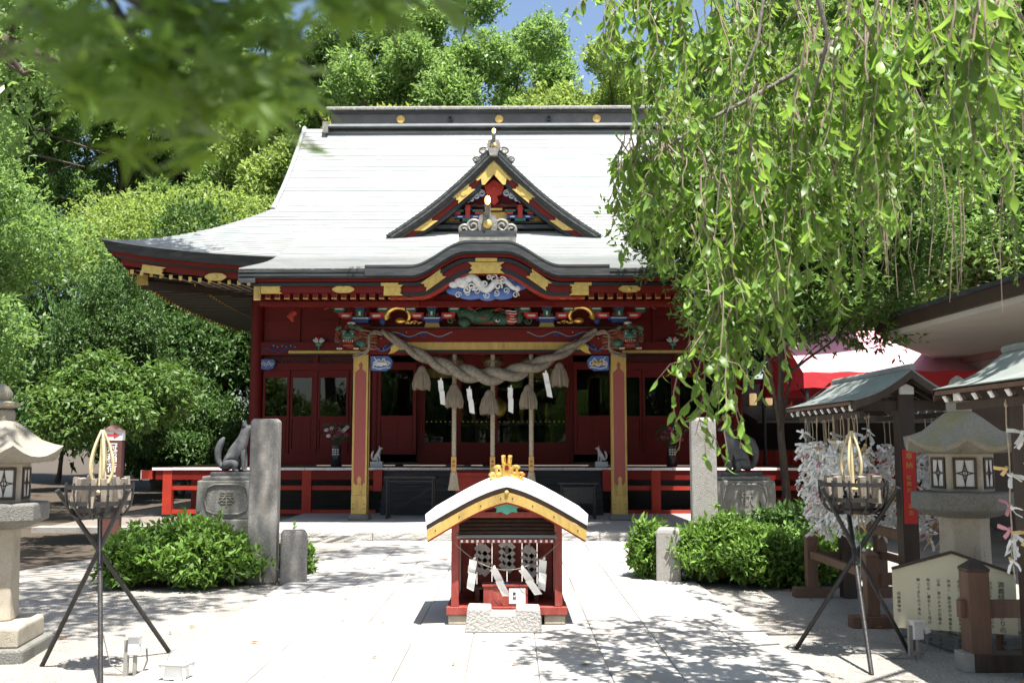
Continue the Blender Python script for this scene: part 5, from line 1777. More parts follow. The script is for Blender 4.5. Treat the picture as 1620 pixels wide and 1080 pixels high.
try:
    fox_w = fox_body(0.36, 'patwhite', 'fox_body')
    fox_s = fox_body(0.88, 'foxstone', 'fox_body')
except Exception as ex:
    print('FOX', ex)
    raise
for x, sg, lab in ((-2.48, 1, 'small white fox figurine on verandah left of the doors'), (2.30, -1, 'small white fox figurine on verandah right of the doors')):
    t = thing('fox_figurine', lab, 'figurine', HP(x, 2.15, 1.10), HRZ, 'white fox figurines on the verandah')
    inst('body', fox_w, t, (0, 0, 0.12), (0, 0, 0 if sg > 0 else PI))
    MB().box((0, 0, 0.06), (0.26, 0.2, 0.12)).build('plinth', 'patwhite', t, bevel=0.008)

# hidden altar pieces seen through the glass
al = thing('altar_table', 'gilded altar table with round mirror seen dimly through the glass doors', 'altar', HP(0.1, 6.8, 1.18), HRZ)
MB().b2(-1.4, 1.4, -0.3, 0.3, 0.9, 0.98).build('table_top', 'floorwood', al)
for sx in (-1, 1):
    MB().b2(min(sx * 1.25, sx * 1.35), max(sx * 1.25, sx * 1.35), -0.25, 0.25, 0, 0.9).build('leg', 'floorwood', al)
d = MB().lathe([(0.30, 0), (0.30, 0.04), (0.24, 0.06)], 28)
d.v = [(p[0] - 0.2, -p[2], p[1] + 1.35) for p in d.v]
d.build('mirror', 'gold_bright', al, smooth=30)
for k, x in enumerate((-1.1, -0.75, 0.5, 0.8, 1.15)):
    MB().lathe([(0.08, 0), (0.05, 0.1), (0.09, 0.25), (0.04, 0.45), (0.06, 0.5)], 12).build('gilt_vessel', 'gold', al, smooth=40, loc=(x, 0, 0.98))

# ================================================================== SMALL SHRINE ON THE PATH
def small_shrine():
    t = thing('small_roofed_shrine', 'small red open-fronted shrine with gold-edged white roof standing on the path', 'small shrine', (-0.045, 8.66, 0.034), 0)
    # base stones
    for i, (x0, x1) in enumerate(((-0.50, -0.33), (-0.31, -0.2), (0.18, 0.30), (0.32, 0.50))):
        MB().b2(x0, x1, 0.02, 0.16, 0, 0.085).build('base_stone', 'granite_y', t, bevel=0.012)
    for sx in (-1, 1):
        MB().b2(min(sx * 0.36, sx * 0.50), max(sx * 0.36, sx * 0.50), 0.18, 0.92, 0, 0.085).build('base_stone', 'granite_y', t, bevel=0.012)
    MB().b2(-0.515, 0.515, 0.0, 0.095, 0.086, 0.155).build('sill', 'red_old', t, bevel=0.006)
    for sx in (-1, 1):
        MB().b2(min(sx * 0.42, sx * 0.515), max(sx * 0.42, sx * 0.515), 0.096, 0.92, 0.086, 0.15).build('sill', 'red_old', t, bevel=0.006)
        MB().b2(min(sx * 0.41, sx * 0.475), max(sx * 0.41, sx * 0.475), 0.01, 0.085, 0.156, 0.91).build('post', 'red_old', t, bevel=0.005)
        MB().b2(min(sx * 0.41, sx * 0.475), max(sx * 0.41, sx * 0.475), 0.82, 0.90, 0.156, 0.91).build('post', 'red_old', t, bevel=0.005)
        # side boards
        for k in range(5):
            y0 = 0.09 + k * 0.146
            MB().b2(min(sx * 0.43, sx * 0.448), max(sx * 0.43, sx * 0.448), y0 + 0.002, y0 + 0.144, 0.157, 0.90).build('side_board', 'red_old', t)
    MB().b2(-0.42, 0.42, 0.097, 0.90, 0.115, 0.16).build('floor', 'red_old', t)
    for k in range(6):
        x0 = -0.408 + k * 0.136
        MB().b2(x0 + 0.003, x0 + 0.133, 0.50, 0.52, 0.16, 0.90).build('back_board', 'red_old', t)
    # upper tie beam and gable infill
    MB().b2(-0.48, 0.48, 0.0, 0.07, 0.905, 0.955).build('tie_beam', 'red_old', t, bevel=0.005)
    g = MB()
    g.prism([(-0.40, 0.95), (0.40, 0.95), (0.14, 1.08), (-0.14, 1.08)], 0.03, 0.06)
    g.build('gable_board', 'red', t)
    # pent of dark louvres between the posts
    for k in range(6):
        z = 0.735 + k * 0.032
        o = MB().box((0, 0, 0), (0.86, 0.05, 0.020), rot=(R(-35), 0, 0))
        o.build('louvre', 'wood_d' if k else 'greyroof', t, loc=(0, 0.02 + 0.012 * k, z))
    rail = MB().b2(-0.405, 0.405, 0.0, 0.05, 0.690, 0.722).build('head_rail', 'red_old', t)
    for k in range(18):
        MB().box((-0.385 + k * 0.0453, -0.006, 0.706), (0.019, 0.014, 0.021)).build('white_rafter_end', 'white', rail)
    # curved gable roof
    n = 20
    def prof(o):
        out = []
        for i in range(-n, n + 1):
            u = i / n
            a = abs(u)
            z = 1.125 - 0.32 * (0.30 * a + 0.90 * a ** 1.7 - 0.20 * a ** 3)
            out.append((u * (0.675 - o * 0.1), z - o))
        return out
    MB().ribbon(prof(-0.05), prof(-0.012), -0.11, 1.05).build('roof_deck', 'greyroof', t, smooth=40)
    # white capping sheets, one per fold
    for j in range(8):
        a = j * 5
        tp, bt = prof(-0.135), prof(-0.045)
        s = slice(a, a + 6)
        MB().ribbon([(x, z) for x, z in tp[s]], [(x, z) for x, z in bt[s]], -0.145 - 0.004 * (j % 2), 1.06).build('roof_sheet', 'metalroof', t, smooth=30)
    MB().ribbon(prof(-0.040), prof(-0.004), -0.132, -0.07).build('dark_lath', 'wood_d', t, smooth=40)
    for sl in (slice(0, 21), slice(20, 41)):
        MB().ribbon(prof(0.0)[sl], prof(0.082)[sl], -0.155, -0.11).build('bargeboard', 'gold_old', t, smooth=40)
    MB().ribbon(prof(0.083), prof(0.098), -0.14, -0.09).build('red_edge', 'red_lit', t, smooth=40)
    pn = MB()
    pn.prism([(x, z - 0.095) for x, z in ((-0.11, 1.125), (0.11, 1.125), (0.12, 1.095), (0.085, 1.085), (0.09, 1.05), (0.045, 1.055), (0, 1.03), (-0.045, 1.055), (-0.09, 1.05), (-0.085, 1.085), (-0.12, 1.095))], -0.105, -0.07)
    pn.build('gable_pendant', 'teal', t, bevel=0.004)
    MB().ball((0, -0.16, 1.125), (0.02, 0.015, 0.018), 0, 8, 6).build('apex_knob', 'gold', t, smooth=60)
    bn = MB()
    for sx in (-1, 1):
        for x in (0.05, 0.22, 0.40, 0.60):
            u = x / 0.675
            z = 1.125 - 0.32 * (0.30 * u + 0.90 * u ** 1.7 - 0.20 * u ** 3)
            bn.ball((sx * x, -0.157, z - 0.04), 0.006, 0, 6, 4)
    bn.build('nail_heads', 'black', t)
    # gilt ridge ornament
    o = MB()
    o.prism([(-0.05, 0), (0.05, 0), (0.05, 0.17), (-0.05, 0.17)], -0.06, 0.04)
    for sx in (-1, 1):
        o.tube(spiral(sx * 0.10, -0.02, 0.09, 0.055, 0.5, 1.1, sx), [0.024] * 17, 7)
        o.tube(spiral(sx * 0.165, -0.02, 0.03, 0.04, 0.2, 1.1, sx), [0.02] * 17, 7)
        o.tube([(sx * 0.05, -0.01, 0.05), (sx * 0.12, -0.01, 0.02), (sx * 0.19, 0, -0.03), (sx * 0.20, 0, 0.0)], [0.03, 0.03, 0.022, 0.015], 7)
        o.tube([(sx * 0.028, -0.01, 0.15), (sx * 0.036, -0.03, 0.21), (sx * 0.040, -0.06, 0.26)], [0.024, 0.030, 0.026], 10)
    orn = o.build('ridge_ornament', 'gold_bright', t, smooth=50, loc=(0, -0.06, 1.235))
    orn.scale = (0.72, 0.72, 0.75)
    MB().prism([(-0.020, 0.10), (0.020, 0.10), (0.026, 0.13), (0.015, 0.155), (-0.015, 0.155), (-0.026, 0.13)], -0.068, -0.061).build('red_seal', 'red', orn)
    # straw cord with paper streamers across the front
    cd = MB()
    cd.tube([(-0.455 + 0.91 * i / 20, -0.012, 0.70 - 0.62 * (1 - abs(2 * i / 20 - 1) ** 2.0) * 0.38) for i in range(21)], 0.0035, 5)
    cord = cd.build('straw_cord', 'rope', t)
    zm = zigzag_mesh(0.10, 0.25)
    for x, z, r in ((-0.275, 0.55, 12), (-0.10, 0.48, -16), (0.14, 0.48, -24), (0.32, 0.55, 10)):
        inst('paper_streamer', zm, cord, (x, -0.02, z), (0, R(r), R(rng.uniform(-20, 20))))
    # purse lock hanging in the middle
    MB().lathe([(0.008, 0.03), (0.016, 0.015), (0.016, -0.03), (0.010, -0.04)], 10).build('small_bell', 'iron_g', cord, smooth=40, loc=(0.0, -0.03, 0.64))
    # old paper wands against the back
    for x, z in ((-0.22, 0.60), (0.0, 0.63), (0.20, 0.58)):
        w = MB()
        for k in range(4):
            w.box((-0.022, 0, -0.06 * k), (0.08, 0.004, 0.08), rot=(0, R(45), 0))
            w.box((0.022, -0.004, -0.06 * k - 0.015), (0.08, 0.004, 0.08), rot=(0, R(45), 0))
        w.box((0, 0.006, -0.02), (0.016, 0.012, 0.36))
        w.build('paper_wand', 'patwhite', t, loc=(x, 0.44, z))
    # shelf
    MB().b2(-0.30, 0.30, 0.28, 0.49, 0.26, 0.28).build('shelf', 'wood_m', t)
    for sx in (-1, 1):
        MB().b2(min(sx * 0.24, sx * 0.28), max(sx * 0.24, sx * 0.28), 0.3, 0.45, 0.16, 0.26).build('shelf_leg', 'wood_m', t)
    # the coin box inside is a thing of its own
    b = thing('coin_box', 'small red box with a pale paper label inside the small shrine', 'box', (-0.055, 8.69, 0.191), R(2))
    MB().b2(-0.19, 0.19, 0, 0.20, 0, 0.165).build('box_body', 'red_old', b, bevel=0.004)
    MB().b2(-0.20, 0.20, -0.01, 0.21, 0.166, 0.178).build('lid', 'red_old', b)
    MB().b2(0.03, 0.17, -0.004, -0.001, 0.02, 0.15).build('paper_label', 'paper', b)
    inst('lettering', text_mesh('lettering', '賽\n銭', 0.030, 'ink', 0.0008, line=1.2), b, (0.075, -0.006, 0.085))
    MB().b2(-0.06, 0.03, 0.05, 0.12, 0.179, 0.186).build('blue_note', 'bluelight', b)
    # stepping stone before it
    s = MB()
    prof2 = [(-0.315, 0), (0.315, 0), (0.30, 0.19), (0.105, 0.195), (0.10, 0.145), (-0.10, 0.145), (-0.105, 0.195), (-0.295, 0.20)]
    s.prism(prof2, -0.11, 0.17)
    st = s.build('stepping_stone', 'slab_r', None, bevel=0.012, loc=(-0.07, 8.42, 0.034))
    tag(st, 'rough pale stone block with notched top before the small shrine', 'stone')
small_shrine()

# ================================================================== STONE LANTERNS
def stone_lantern(loc, rz, s, label, zlift=0.0):
    t = thing('stone_lantern', label, 'stone lantern', loc, rz, 'stone lanterns')
    t.scale = (s, s, s)
    q = PI / 4
    r2 = math.sqrt(2)
    # plinth
    MB().lathe([(0.36 * r2, 0.0), (0.36 * r2, 0.12)], 4, ph=q).build('ground_slab', 'granite_d', t, bevel=0.02)
    MB().lathe([(0.30 * r2, 0.12), (0.30 * r2, 0.26), (0.27 * r2, 0.285)], 4, ph=q).build('plinth', 'granite_y', t, bevel=0.015)
    # shaft: six-sided with carved lines
    sh = MB().lathe([(0.205, 0.285), (0.195, 0.40), (0.185, 0.90), (0.19, 0.97)], 6, ph=PI / 6)
    shaft = sh.build('shaft', 'granite_y', t, bevel=0.012)
    # platform
    MB().lathe([(0.24, 0.97), (0.36, 1.02), (0.385, 1.03), (0.385, 1.15), (0.37, 1.165)], 6, ph=PI / 6).build('platform', 'granite_d', t, bevel=0.01)
    # fire box: six panels with window frames on each side
    MB().lathe([(0.235, 1.165), (0.235, 1.46)], 6, ph=PI / 6).build('fire_box', 'granite_y', t, bevel=0.006)
    ap = 0.235 * math.cos(PI / 6)
    wf = MB()
    for (x0, x1, z0, z1) in ((-0.085, -0.065, -0.12, 0.12), (0.065, 0.085, -0.12, 0.12), (-0.065, 0.065, 0.10, 0.12), (-0.065, 0.065, -0.12, -0.10)):
        wf.b2(x0, x1, -0.012, 0.012, z0, z1)
    wf = wf.mesh('window_frame', 'wood_d')
    pane = MB().b2(-0.066, 0.066, -0.004, 0.004, -0.10, 0.10).mesh('window_pane', 'panepaper')
    mus = MB()
    # four-pointed star lattice
    for a in range(4):
        an = a * PI / 2
        L = 0.098 if a % 2 else 0.064
        for sgn in (-1, 1):
            pts = []
            for i in range(7):
                u = i / 6
                w = sgn * 0.020 * (1 - u) ** 1.5
                px, pz = u * L, w
                pts.append((px * math.cos(an) - pz * math.sin(an), -0.008, px * math.sin(an) + pz * math.cos(an)))
            mus.tube(pts, 0.0035, 4)
    mus.tube([(0, -0.008, -0.1), (0, -0.008, 0.1)], 0.003, 4)
    mus = mus.mesh('star_lattice', 'wood_d')
    for k in range(6):
        a = k * PI / 3
        c = (ap * 1.005 * math.cos(a), ap * 1.005 * math.sin(a), 1.31)
        rot = (0, 0, a + PI / 2)
        f = inst('window_frame', wf, t, c, rot)
        inst('window_pane', pane, f)
        inst('star_lattice', mus, f)
    # six-sided sweeping cap with upturned corners
    m = MB()
    n = 36
    rings = []
    for (r, z, up) in ((0.20, 1.455, 0.0), (0.455, 1.475, 1.0), (0.47, 1.51, 1.0), (0.40, 1.545, 0.75), (0.31, 1.61, 0.35), (0.22, 1.70, 0.1), (0.13, 1.775, 0.0), (0.10, 1.79, 0.0)):
        ring = []
        for j in range(n):
            a = 2 * PI * j / n
            h = ((a + PI / 6) % (PI / 3)) - PI / 6          # angle from corner
            hexr = math.cos(PI / 6) / math.cos(PI / 6 - abs(h)) if True else 1
            k = abs(h) / (PI / 6)
            ring.append((r * hexr * math.cos(a), r * hexr * math.sin(a), z + 0.085 * up * (1 - k) ** 2.2))
        rings.append(ring)
    vs = [p for rg in rings for p in rg]
    fs = []
    for i in range(len(rings) - 1):
        for j in range(n):
            j2 = (j + 1) % n
            fs.append((i * n + j, i * n + j2, (i + 1) * n + j2, (i + 1) * n + j))
    fs.append(list(range(n - 1, -1, -1)))
    fs.append([(len(rings) - 1) * n + j for j in range(n)])
    m.add(vs, fs)
    m.build('cap', 'lanterncap', t, smooth=50)
    # jewel finial
    MB().lathe([(0.105, 1.785), (0.105, 1.86), (0.09, 1.875)], 6).build('finial_base', 'lanterncap', t, bevel=0.008)
    MB().lathe([(0.06, 1.875), (0.13, 1.90), (0.135, 1.925), (0.075, 1.94)], 14).build('finial_collar', 'lanterncap', t, smooth=50)
    MB().lathe([(0.06, 1.94), (0.078, 1.965), (0.076, 2.0), (0.05, 2.045), (0.012, 2.075)], 14).build('jewel', 'lanterncap', t, smooth=50)
    # engraved shaft characters
    tx = text_mesh('carved_letters', '奉\n納', 0.11, 'granite_d', 0.002, line=1.25)
    inst('carved_letters', tx, shaft, (0, -0.166, 0.62))
    return t
stone_lantern((-3.90, 7.62, -0.02), R(8), 0.985, 'stone lantern at the left edge with pale shaft and jewel finial')
stone_lantern((3.62, 8.08, 0.0), R(12), 1.02, 'stone lantern between the two roofed racks, its cap half sunlit')

# ================================================================== FIRE BASKETS ON TRIPODS
def fire_basket(c, feet, top, label, rad, iron):
    t = thing('fire_basket', label, 'fire basket', (c[0], c[1], 0), 0, 'tripod fire baskets')
    for (fx, fy), (tx, ty) in zip(feet, top):
        p0 = Vector((fx - c[0], fy - c[1], 0.0))
        p1 = Vector((tx - c[0], ty - c[1], 1.24))
        MB().tube([p0, p1], 0.0165, 10).build('leg', iron, t, smooth=50)
        MB().tube([p1, p1 + (p1 - p0).normalized() * 0.012], 0.019, 10).build('leg_cap', iron, t, smooth=50)
    # hoops
    for z, r, h in ((1.27, rad, 0.030), (1.16, rad * 0.93, 0.030), (1.07, rad * 0.60, 0.020)):
        m = MB()
        n = 40
        for k, (ra, za, zb) in enumerate(((r, -h / 2, h / 2),)):
            ring = []
            for rr_, zz_ in ((r, za), (r, zb), (r - 0.006, zb), (r - 0.006, za)):
                ring.append([(rr_ * math.cos(2 * PI * j / n), rr_ * math.sin(2 * PI * j / n), z + zz_) for j in range(n)])
            vs = [p for q in ring for p in q]
            fs = []
            for i in range(4):
                for j in range(n):
                    j2, i2 = (j + 1) % n, (i + 1) % 4
                    fs.append((i * n + j, i * n + j2, i2 * n + j2, i2 * n + j))
            m.add(vs, fs)
        m.build('hoop', iron, t, smooth=40)
    # curved uprights
    for k in range(12):
        a = 2 * PI * k / 12 + 0.1
        pts = [(r * math.cos(a), r * math.sin(a), z) for r, z in ((rad * 0.99, 1.30), (rad * 0.99, 1.22), (rad * 0.94, 1.15), (rad * 0.80, 1.09), (rad * 0.55, 1.055))]
        m = MB()
        for p, q in zip(pts, pts[1:]):
            d = Vector(q) - Vector(p)
            m.tube([p, q], 0.0085, 4)
        m.build('strap', iron, t)
    m = MB()
    for k in range(3):
        a = k * PI / 3
        m.tube([(rad * 0.6 * math.cos(a), rad * 0.6 * math.sin(a), 1.055), (-rad * 0.6 * math.cos(a), -rad * 0.6 * math.sin(a), 1.055)], 0.008, 6)
    m.build('grate', iron, t)
    MB().lathe([(rad * 0.40, 1.06), (rad * 0.62, 1.10), (rad * 0.66, 1.16)], 16).build('fire_bowl', 'iron', t, smooth=40)
    # split logs standing in the rim
    r = random.Random(int(c[0] * 100))
    for k in range(13):
        a = 2 * PI * k / 13 + r.uniform(-0.1, 0.1)
        q = rad * r.uniform(0.70, 0.86)
        MB().box((0, 0, 0), (r.uniform(0.035, 0.06), r.uniform(0.03, 0.045), r.uniform(0.17, 0.22)), rot=(r.uniform(-0.12, 0.12), r.uniform(-0.12, 0.12), a)).build('split_log', 'wood_g', t, loc=(q * math.cos(a), q * math.sin(a), 1.225 + r.uniform(0, 0.02)))
    # flame of bent ribs
    fl = thing_part('flame_ornament', t)
    for k in range(5):
        a = 2 * PI * k / 5 + 0.3
        pts = []
        for i in range(15):
            u = i / 14
            rr2 = 0.082 * math.sin(PI * min(1, u * 1.02) ** 0.85) ** 0.8 * (1 - 0.28 * u) + 0.006
            pts.append((rr2 * math.cos(a), rr2 * math.sin(a), 1.24 + 0.42 * u))
        MB().tube(pts, [0.013 * (1 - 0.4 * i / 14) for i in range(15)], 8).build('flame_rib', 'wax', fl, smooth=60)
    MB().tube([(0, 0, 1.22), (0, 0, 1.60)], [0.016, 0.010], 8).build('flame_core', 'wax', fl, smooth=60)
    # lead wire
    w = MB()
    w.tube([(0.02, -0.03, 1.05), (0.03, -0.03, 0.8), (0.025, 0.0, 0.4), (0.10, 0.05, 0.06), (0.22, 0.0, 0.012), (0.34, 0.10, 0.012)], 0.004, 5)
    w.build('lead_wire', 'cable', t)
    return t

def thing_part(name, parent):
    m = MB().lathe([(0.05, 1.215), (0.055, 1.235), (0.03, 1.245)], 12)
    return m.build(name, 'wax', parent, smooth=40)
fire_basket((-2.86, 6.98), ((-2.67, 6.66), (-3.33, 7.25), (-2.58, 7.71)), ((-2.94, 7.17), (-2.62, 6.86), (-3.10, 6.87)),
            'black tripod fire basket with cream flame sculpture by the left lantern', 0.225, 'iron_g')
fire_basket((2.53, 7.46), ((2.45, 6.98), (2.18, 7.85), (2.99, 7.69)), ((2.56, 7.73), (2.80, 7.30), (2.27, 7.34)),
            'black tripod fire basket with flame sculpture before the paper-slip rack', 0.245, 'iron')

# ================================================================== STONE POSTS, PEDESTALS, FOXES
def stone_post(loc, w, d, h, label, rz, mat='granite', grp='tall stone posts', rounded=0.04):
    m = MB()
    lv = [(0, 1.0), (h * 0.5, 0.985), (h - rounded, 0.97), (h - rounded * 0.3, 0.90), (h, 0.74)]
    rings = []
    for z, k in lv:
        for (sx, sy) in ((-1, -1), (1, -1), (1, 1), (-1, 1)):
            rings.append((sx * w / 2 * k, sy * d / 2 * k, z))
    fs = [(3, 2, 1, 0)]
    for i in range(len(lv) - 1):
        for j in range(4):
            j2 = (j + 1) % 4
            fs.append((i * 4 + j, i * 4 + j2, i * 4 + 4 + j2, i * 4 + 4 + j))
    n = (len(lv) - 1) * 4
    fs.append((n, n + 1, n + 2, n + 3))
    m.add(rings, fs)
    o = m.build('stone_post', mat, None, bevel=0.02, loc=loc)
    o.rotation_euler = (0, 0, rz)
    return tag(o, label, 'stone post', grp)
stone_post((-2.84, 11.55, 0), 0.33, 0.26, 1.86, 'tall grey stone post rising from the left bush', R(6))
stone_post((2.24, 11.75, 0), 0.30, 0.26, 1.88, 'tall pale stone post rising from the right bush', R(-6))
stone_post((-2.48, 11.5, 0), 0.30, 0.26, 0.60, 'short square stone post beside the left bush', R(14), 'granite', 'short stone posts', 0.05)
stone_post((1.79, 11.55, 0), 0.28, 0.26, 0.62, 'short square stone post at the edge of the right bush', R(-12), 'granite', 'short stone posts', 0.05)

def pedestal(loc, label, rz, ch):
    t = thing('stone_pedestal', label, 'pedestal', loc, rz, 'fox pedestals')
    MB().box((0, 0, 0.11), (1.15, 0.9, 0.22)).build('foot_slab', 'granite_d', t, bevel=0.02)
    MB().box((0, 0, 0.335), (1.02, 0.78, 0.23)).build('foot_slab', 'granite_d', t, bevel=0.02)
    m = MB().box((0, 0, 0.74), (0.92, 0.62, 0.58), taper=0.97)
    b = m.build('pedestal_block', 'granite_d', t, bevel=0.02)
    MB().box((0, 0, 1.06), (0.78, 0.5, 0.06)).build('top_slab', 'granite_d', t, bevel=0.015)
    fr = MB()
    pts = [(-0.33, 0.0), (-0.29, 0.17), (-0.18, 0.22), (0.18, 0.22), (0.29, 0.17), (0.33, 0.0), (0.29, -0.17), (0.18, -0.22), (-0.18, -0.22), (-0.29, -0.17)]
    fr.tube([(x, -0.312, 0.75 + z) for x, z in pts + pts[:1]], 0.018, 6)
    fr.build('carved_frame', 'granite_d', b, smooth=50)
    inst('carved_letter', text_mesh('carved_letter', ch, 0.26, 'granite_d', 0.006), b, (0, -0.312, 0.74))
pedestal((-4.33, 15.5, 0), 'stone fox pedestal with carved panel behind the left bush', R(4), '奉')
pedestal((3.55, 15.5, 0), 'stone fox pedestal with carved panel behind the right bush', R(-4), '献')
for (x, y, rz, lab) in ((-4.28, 15.5, 0.0, 'dark seated stone fox beside the left tall stone post, tail raised'), (3.50, 15.5, PI, 'dark seated stone fox beside the right tall stone post, half in leaves')):
    t = thing('fox_statue', lab, 'statue', (x, y, 1.09), rz, 'stone foxes')
    inst('body', fox_s, t, (0, 0, 0.05))
    MB().box((0, 0, 0.03), (0.66, 0.34, 0.06)).build('plinth', 'foxstone', t, bevel=0.01)

# ================================================================== SIGNS AND SMALL FITTINGS
def direction_sign():
    t = thing('direction_sign', 'brown sign post with white lettering and red arrow behind the left fire basket', 'sign', (-5.02, 12.6, 0), R(12))
    MB().b2(-0.12, 0.12, -0.10, 0.10, 0, 1.68).build('post', 'signbrown', t, bevel=0.006)
    MB().lathe([(0.175, 1.74), (0.02, 1.82)], 4, ph=PI / 4).build('post_cap', 'signbrown', t)
    MB().b2(-0.122, 0.122, -0.102, 0.102, 1.62, 1.74).build('white_band', 'white', t)
    a = MB()
    a.prism([(-0.07, 1.675), (0.02, 1.675), (0.02, 1.645), (0.085, 1.683), (0.02, 1.72), (0.02, 1.692), (-0.07, 1.692)], -0.108, -0.103)
    a.build('arrow', 'signred', t)
    inst('lettering', text_mesh('lettering', '冠\n稲\n荷\n本\n殿', 0.125, 'white', 0.002, line=1.0, bold=0.001), t, (0.01, -0.103, 1.27))
    tx = text_mesh('lettering', 'い\nな\nり\nの\n社', 0.09, 'white', 0.002, line=1.15)
    o = inst('lettering', tx, t, (-0.123, 0, 1.25), (0, 0, -PI / 2))
    a = MB()
    a.prism([(-0.07, 1.675), (0.02, 1.675), (0.02, 1.645), (0.085, 1.683), (0.02, 1.72), (0.02, 1.692), (-0.07, 1.692)], -0.108, -0.103)
    a.v = [(v[1] * 1.0 - 0.018, -v[0], v[2]) for v in a.v]
    a.build('arrow', 'signred', t)
direction_sign()

def notice_board():
    p0, p1 = Vector((2.93, 7.82, 0)), Vector((3.72, 7.50, 0))
    d = (p1 - p0)
    w = d.length
    t = thing('notice_board', 'cream gabled notice board with vertical black writing in front of the right lantern', 'notice board',
              ((p0 + p1) / 2)[:], math.atan2(d.y, d.x))
    h = w / 2
    bd = MB().prism([(-h, 0.17), (h, 0.17), (h, 0.60), (0, 0.74), (-h, 0.60)], -0.015, 0.015).build('board', 'board', t)
    for sx in (-1, 1):
        r = MB()
        r.box((0, 0, 0), (h * 1.06, 0.07, 0.016), rot=(0, sx * math.atan2(0.14, h), 0))
        r.build('roof_strip', 'wood_d', t, loc=(sx * h / 2, 0, 0.682))
        MB().b2(sx * (h - 0.12) - 0.025, sx * (h - 0.12) + 0.025, 0.02, 0.06, 0, 0.6).build('leg', 'wood_m', t)
    cols = ['源義経公ゆかりのご神水', '社伝によれば源義経公は', 'また、京都伏見の烏帽子の中に', '勧請してきた伏見大神をこの地に', '奉斎し、自らもこの御神水にて斎戒', '沐浴し、旅の道中の無事を祈願した。', '以来、里の人々が厄除水、方位除水、', '雨乞水、薬水として受け、ご守護を', '賜ってきたのである。', '', '冠稲荷神社']
    for k, s in enumerate(cols):
        if not s:
            continue
        sz = 0.046 if k == 0 else 0.0275
        me = text_mesh('lettering', '\n'.join(s), sz, 'ink', 0.0006, line=1.02 if k == 0 else 1.14)
        zs = [v.co.z for v in me.vertices]
        x = h - 0.10 - k * 0.071
        off = 0.55 - max(zs) if k < 10 else 0.44 - max(zs)
        inst('lettering', me, bd, (x, -0.0165, off))
notice_board()

def outlet_post(loc, label, rz):
    t = thing('outlet_post', label, 'outlet post', loc, rz, 'outdoor socket posts')
    MB().tube([(0, 0, 0), (0, 0, 0.16)], 0.014, 8).build('pipe', 'grey_pl', t)
    MB().b2(-0.075, -0.045, -0.012, 0.012, 0, 0.24).build('stake', 'grey_pl', t)
    MB().b2(-0.045, 0.035, -0.03, 0.03, 0.14, 0.265).build('socket_box', 'plastic', t, bevel=0.008)
    MB().prism([(-0.05, 0.265), (0.04, 0.265), (0.045, 0.275), (-0.055, 0.275)], -0.045, 0.035).build('rain_cover', 'plastic', t)
    MB().box((0.07, 0, 0.20), (0.045, 0.05, 0.035), rot=(0, R(-18), 0)).build('plug', 'plastic', t, bevel=0.005)
    MB().tube([(0.075, 0, 0.185), (0.08, 0.01, 0.10), (0.05, 0.02, 0.03), (-0.1, 0.0, 0.010), (-0.25, 0.03, 0.010)], 0.006, 6).build('cable', 'cable', t)
outlet_post((-2.56, 6.95, 0), 'white outdoor socket post on gravel below the left fire basket', 0)
outlet_post((2.98, 7.50, 0), 'white outdoor socket post below the notice board', R(10))

def lamp_box():
    t = thing('floor_lamp', 'small white boxed floor lamp with wire handle at the path edge', 'lamp', (-2.20, 6.72, 0.034), R(-12))
    for i, (x, y) in enumerate(((-0.085, -0.06), (0.085, -0.06), (0.085, 0.06), (-0.085, 0.06))):
        MB().tube([(x * 1.12, y * 1.12, 0), (x, y, 0.09)], 0.008, 6).build('corner_post', 'plastic', t)
    MB().lathe([(0.095, 0.005), (0.085, 0.085)], 4, ph=PI / 4, sq=0.75).build('diffuser', 'paper', t)
    MB().box((0, 0, 0.095), (0.19, 0.14, 0.012)).build('top_frame', 'grey_pl', t, bevel=0.003)
    MB().box((0, 0, 0.103), (0.165, 0.115, 0.005)).build('top_plate', 'plastic', t)
    MB().tube([(0.07 * math.cos(PI * i / 14), 0.0, 0.104 + 0.085 * math.sin(PI * i / 14)) for i in range(15)], 0.004, 6).build('handle', 'grey_pl', t, smooth=60)
lamp_box()

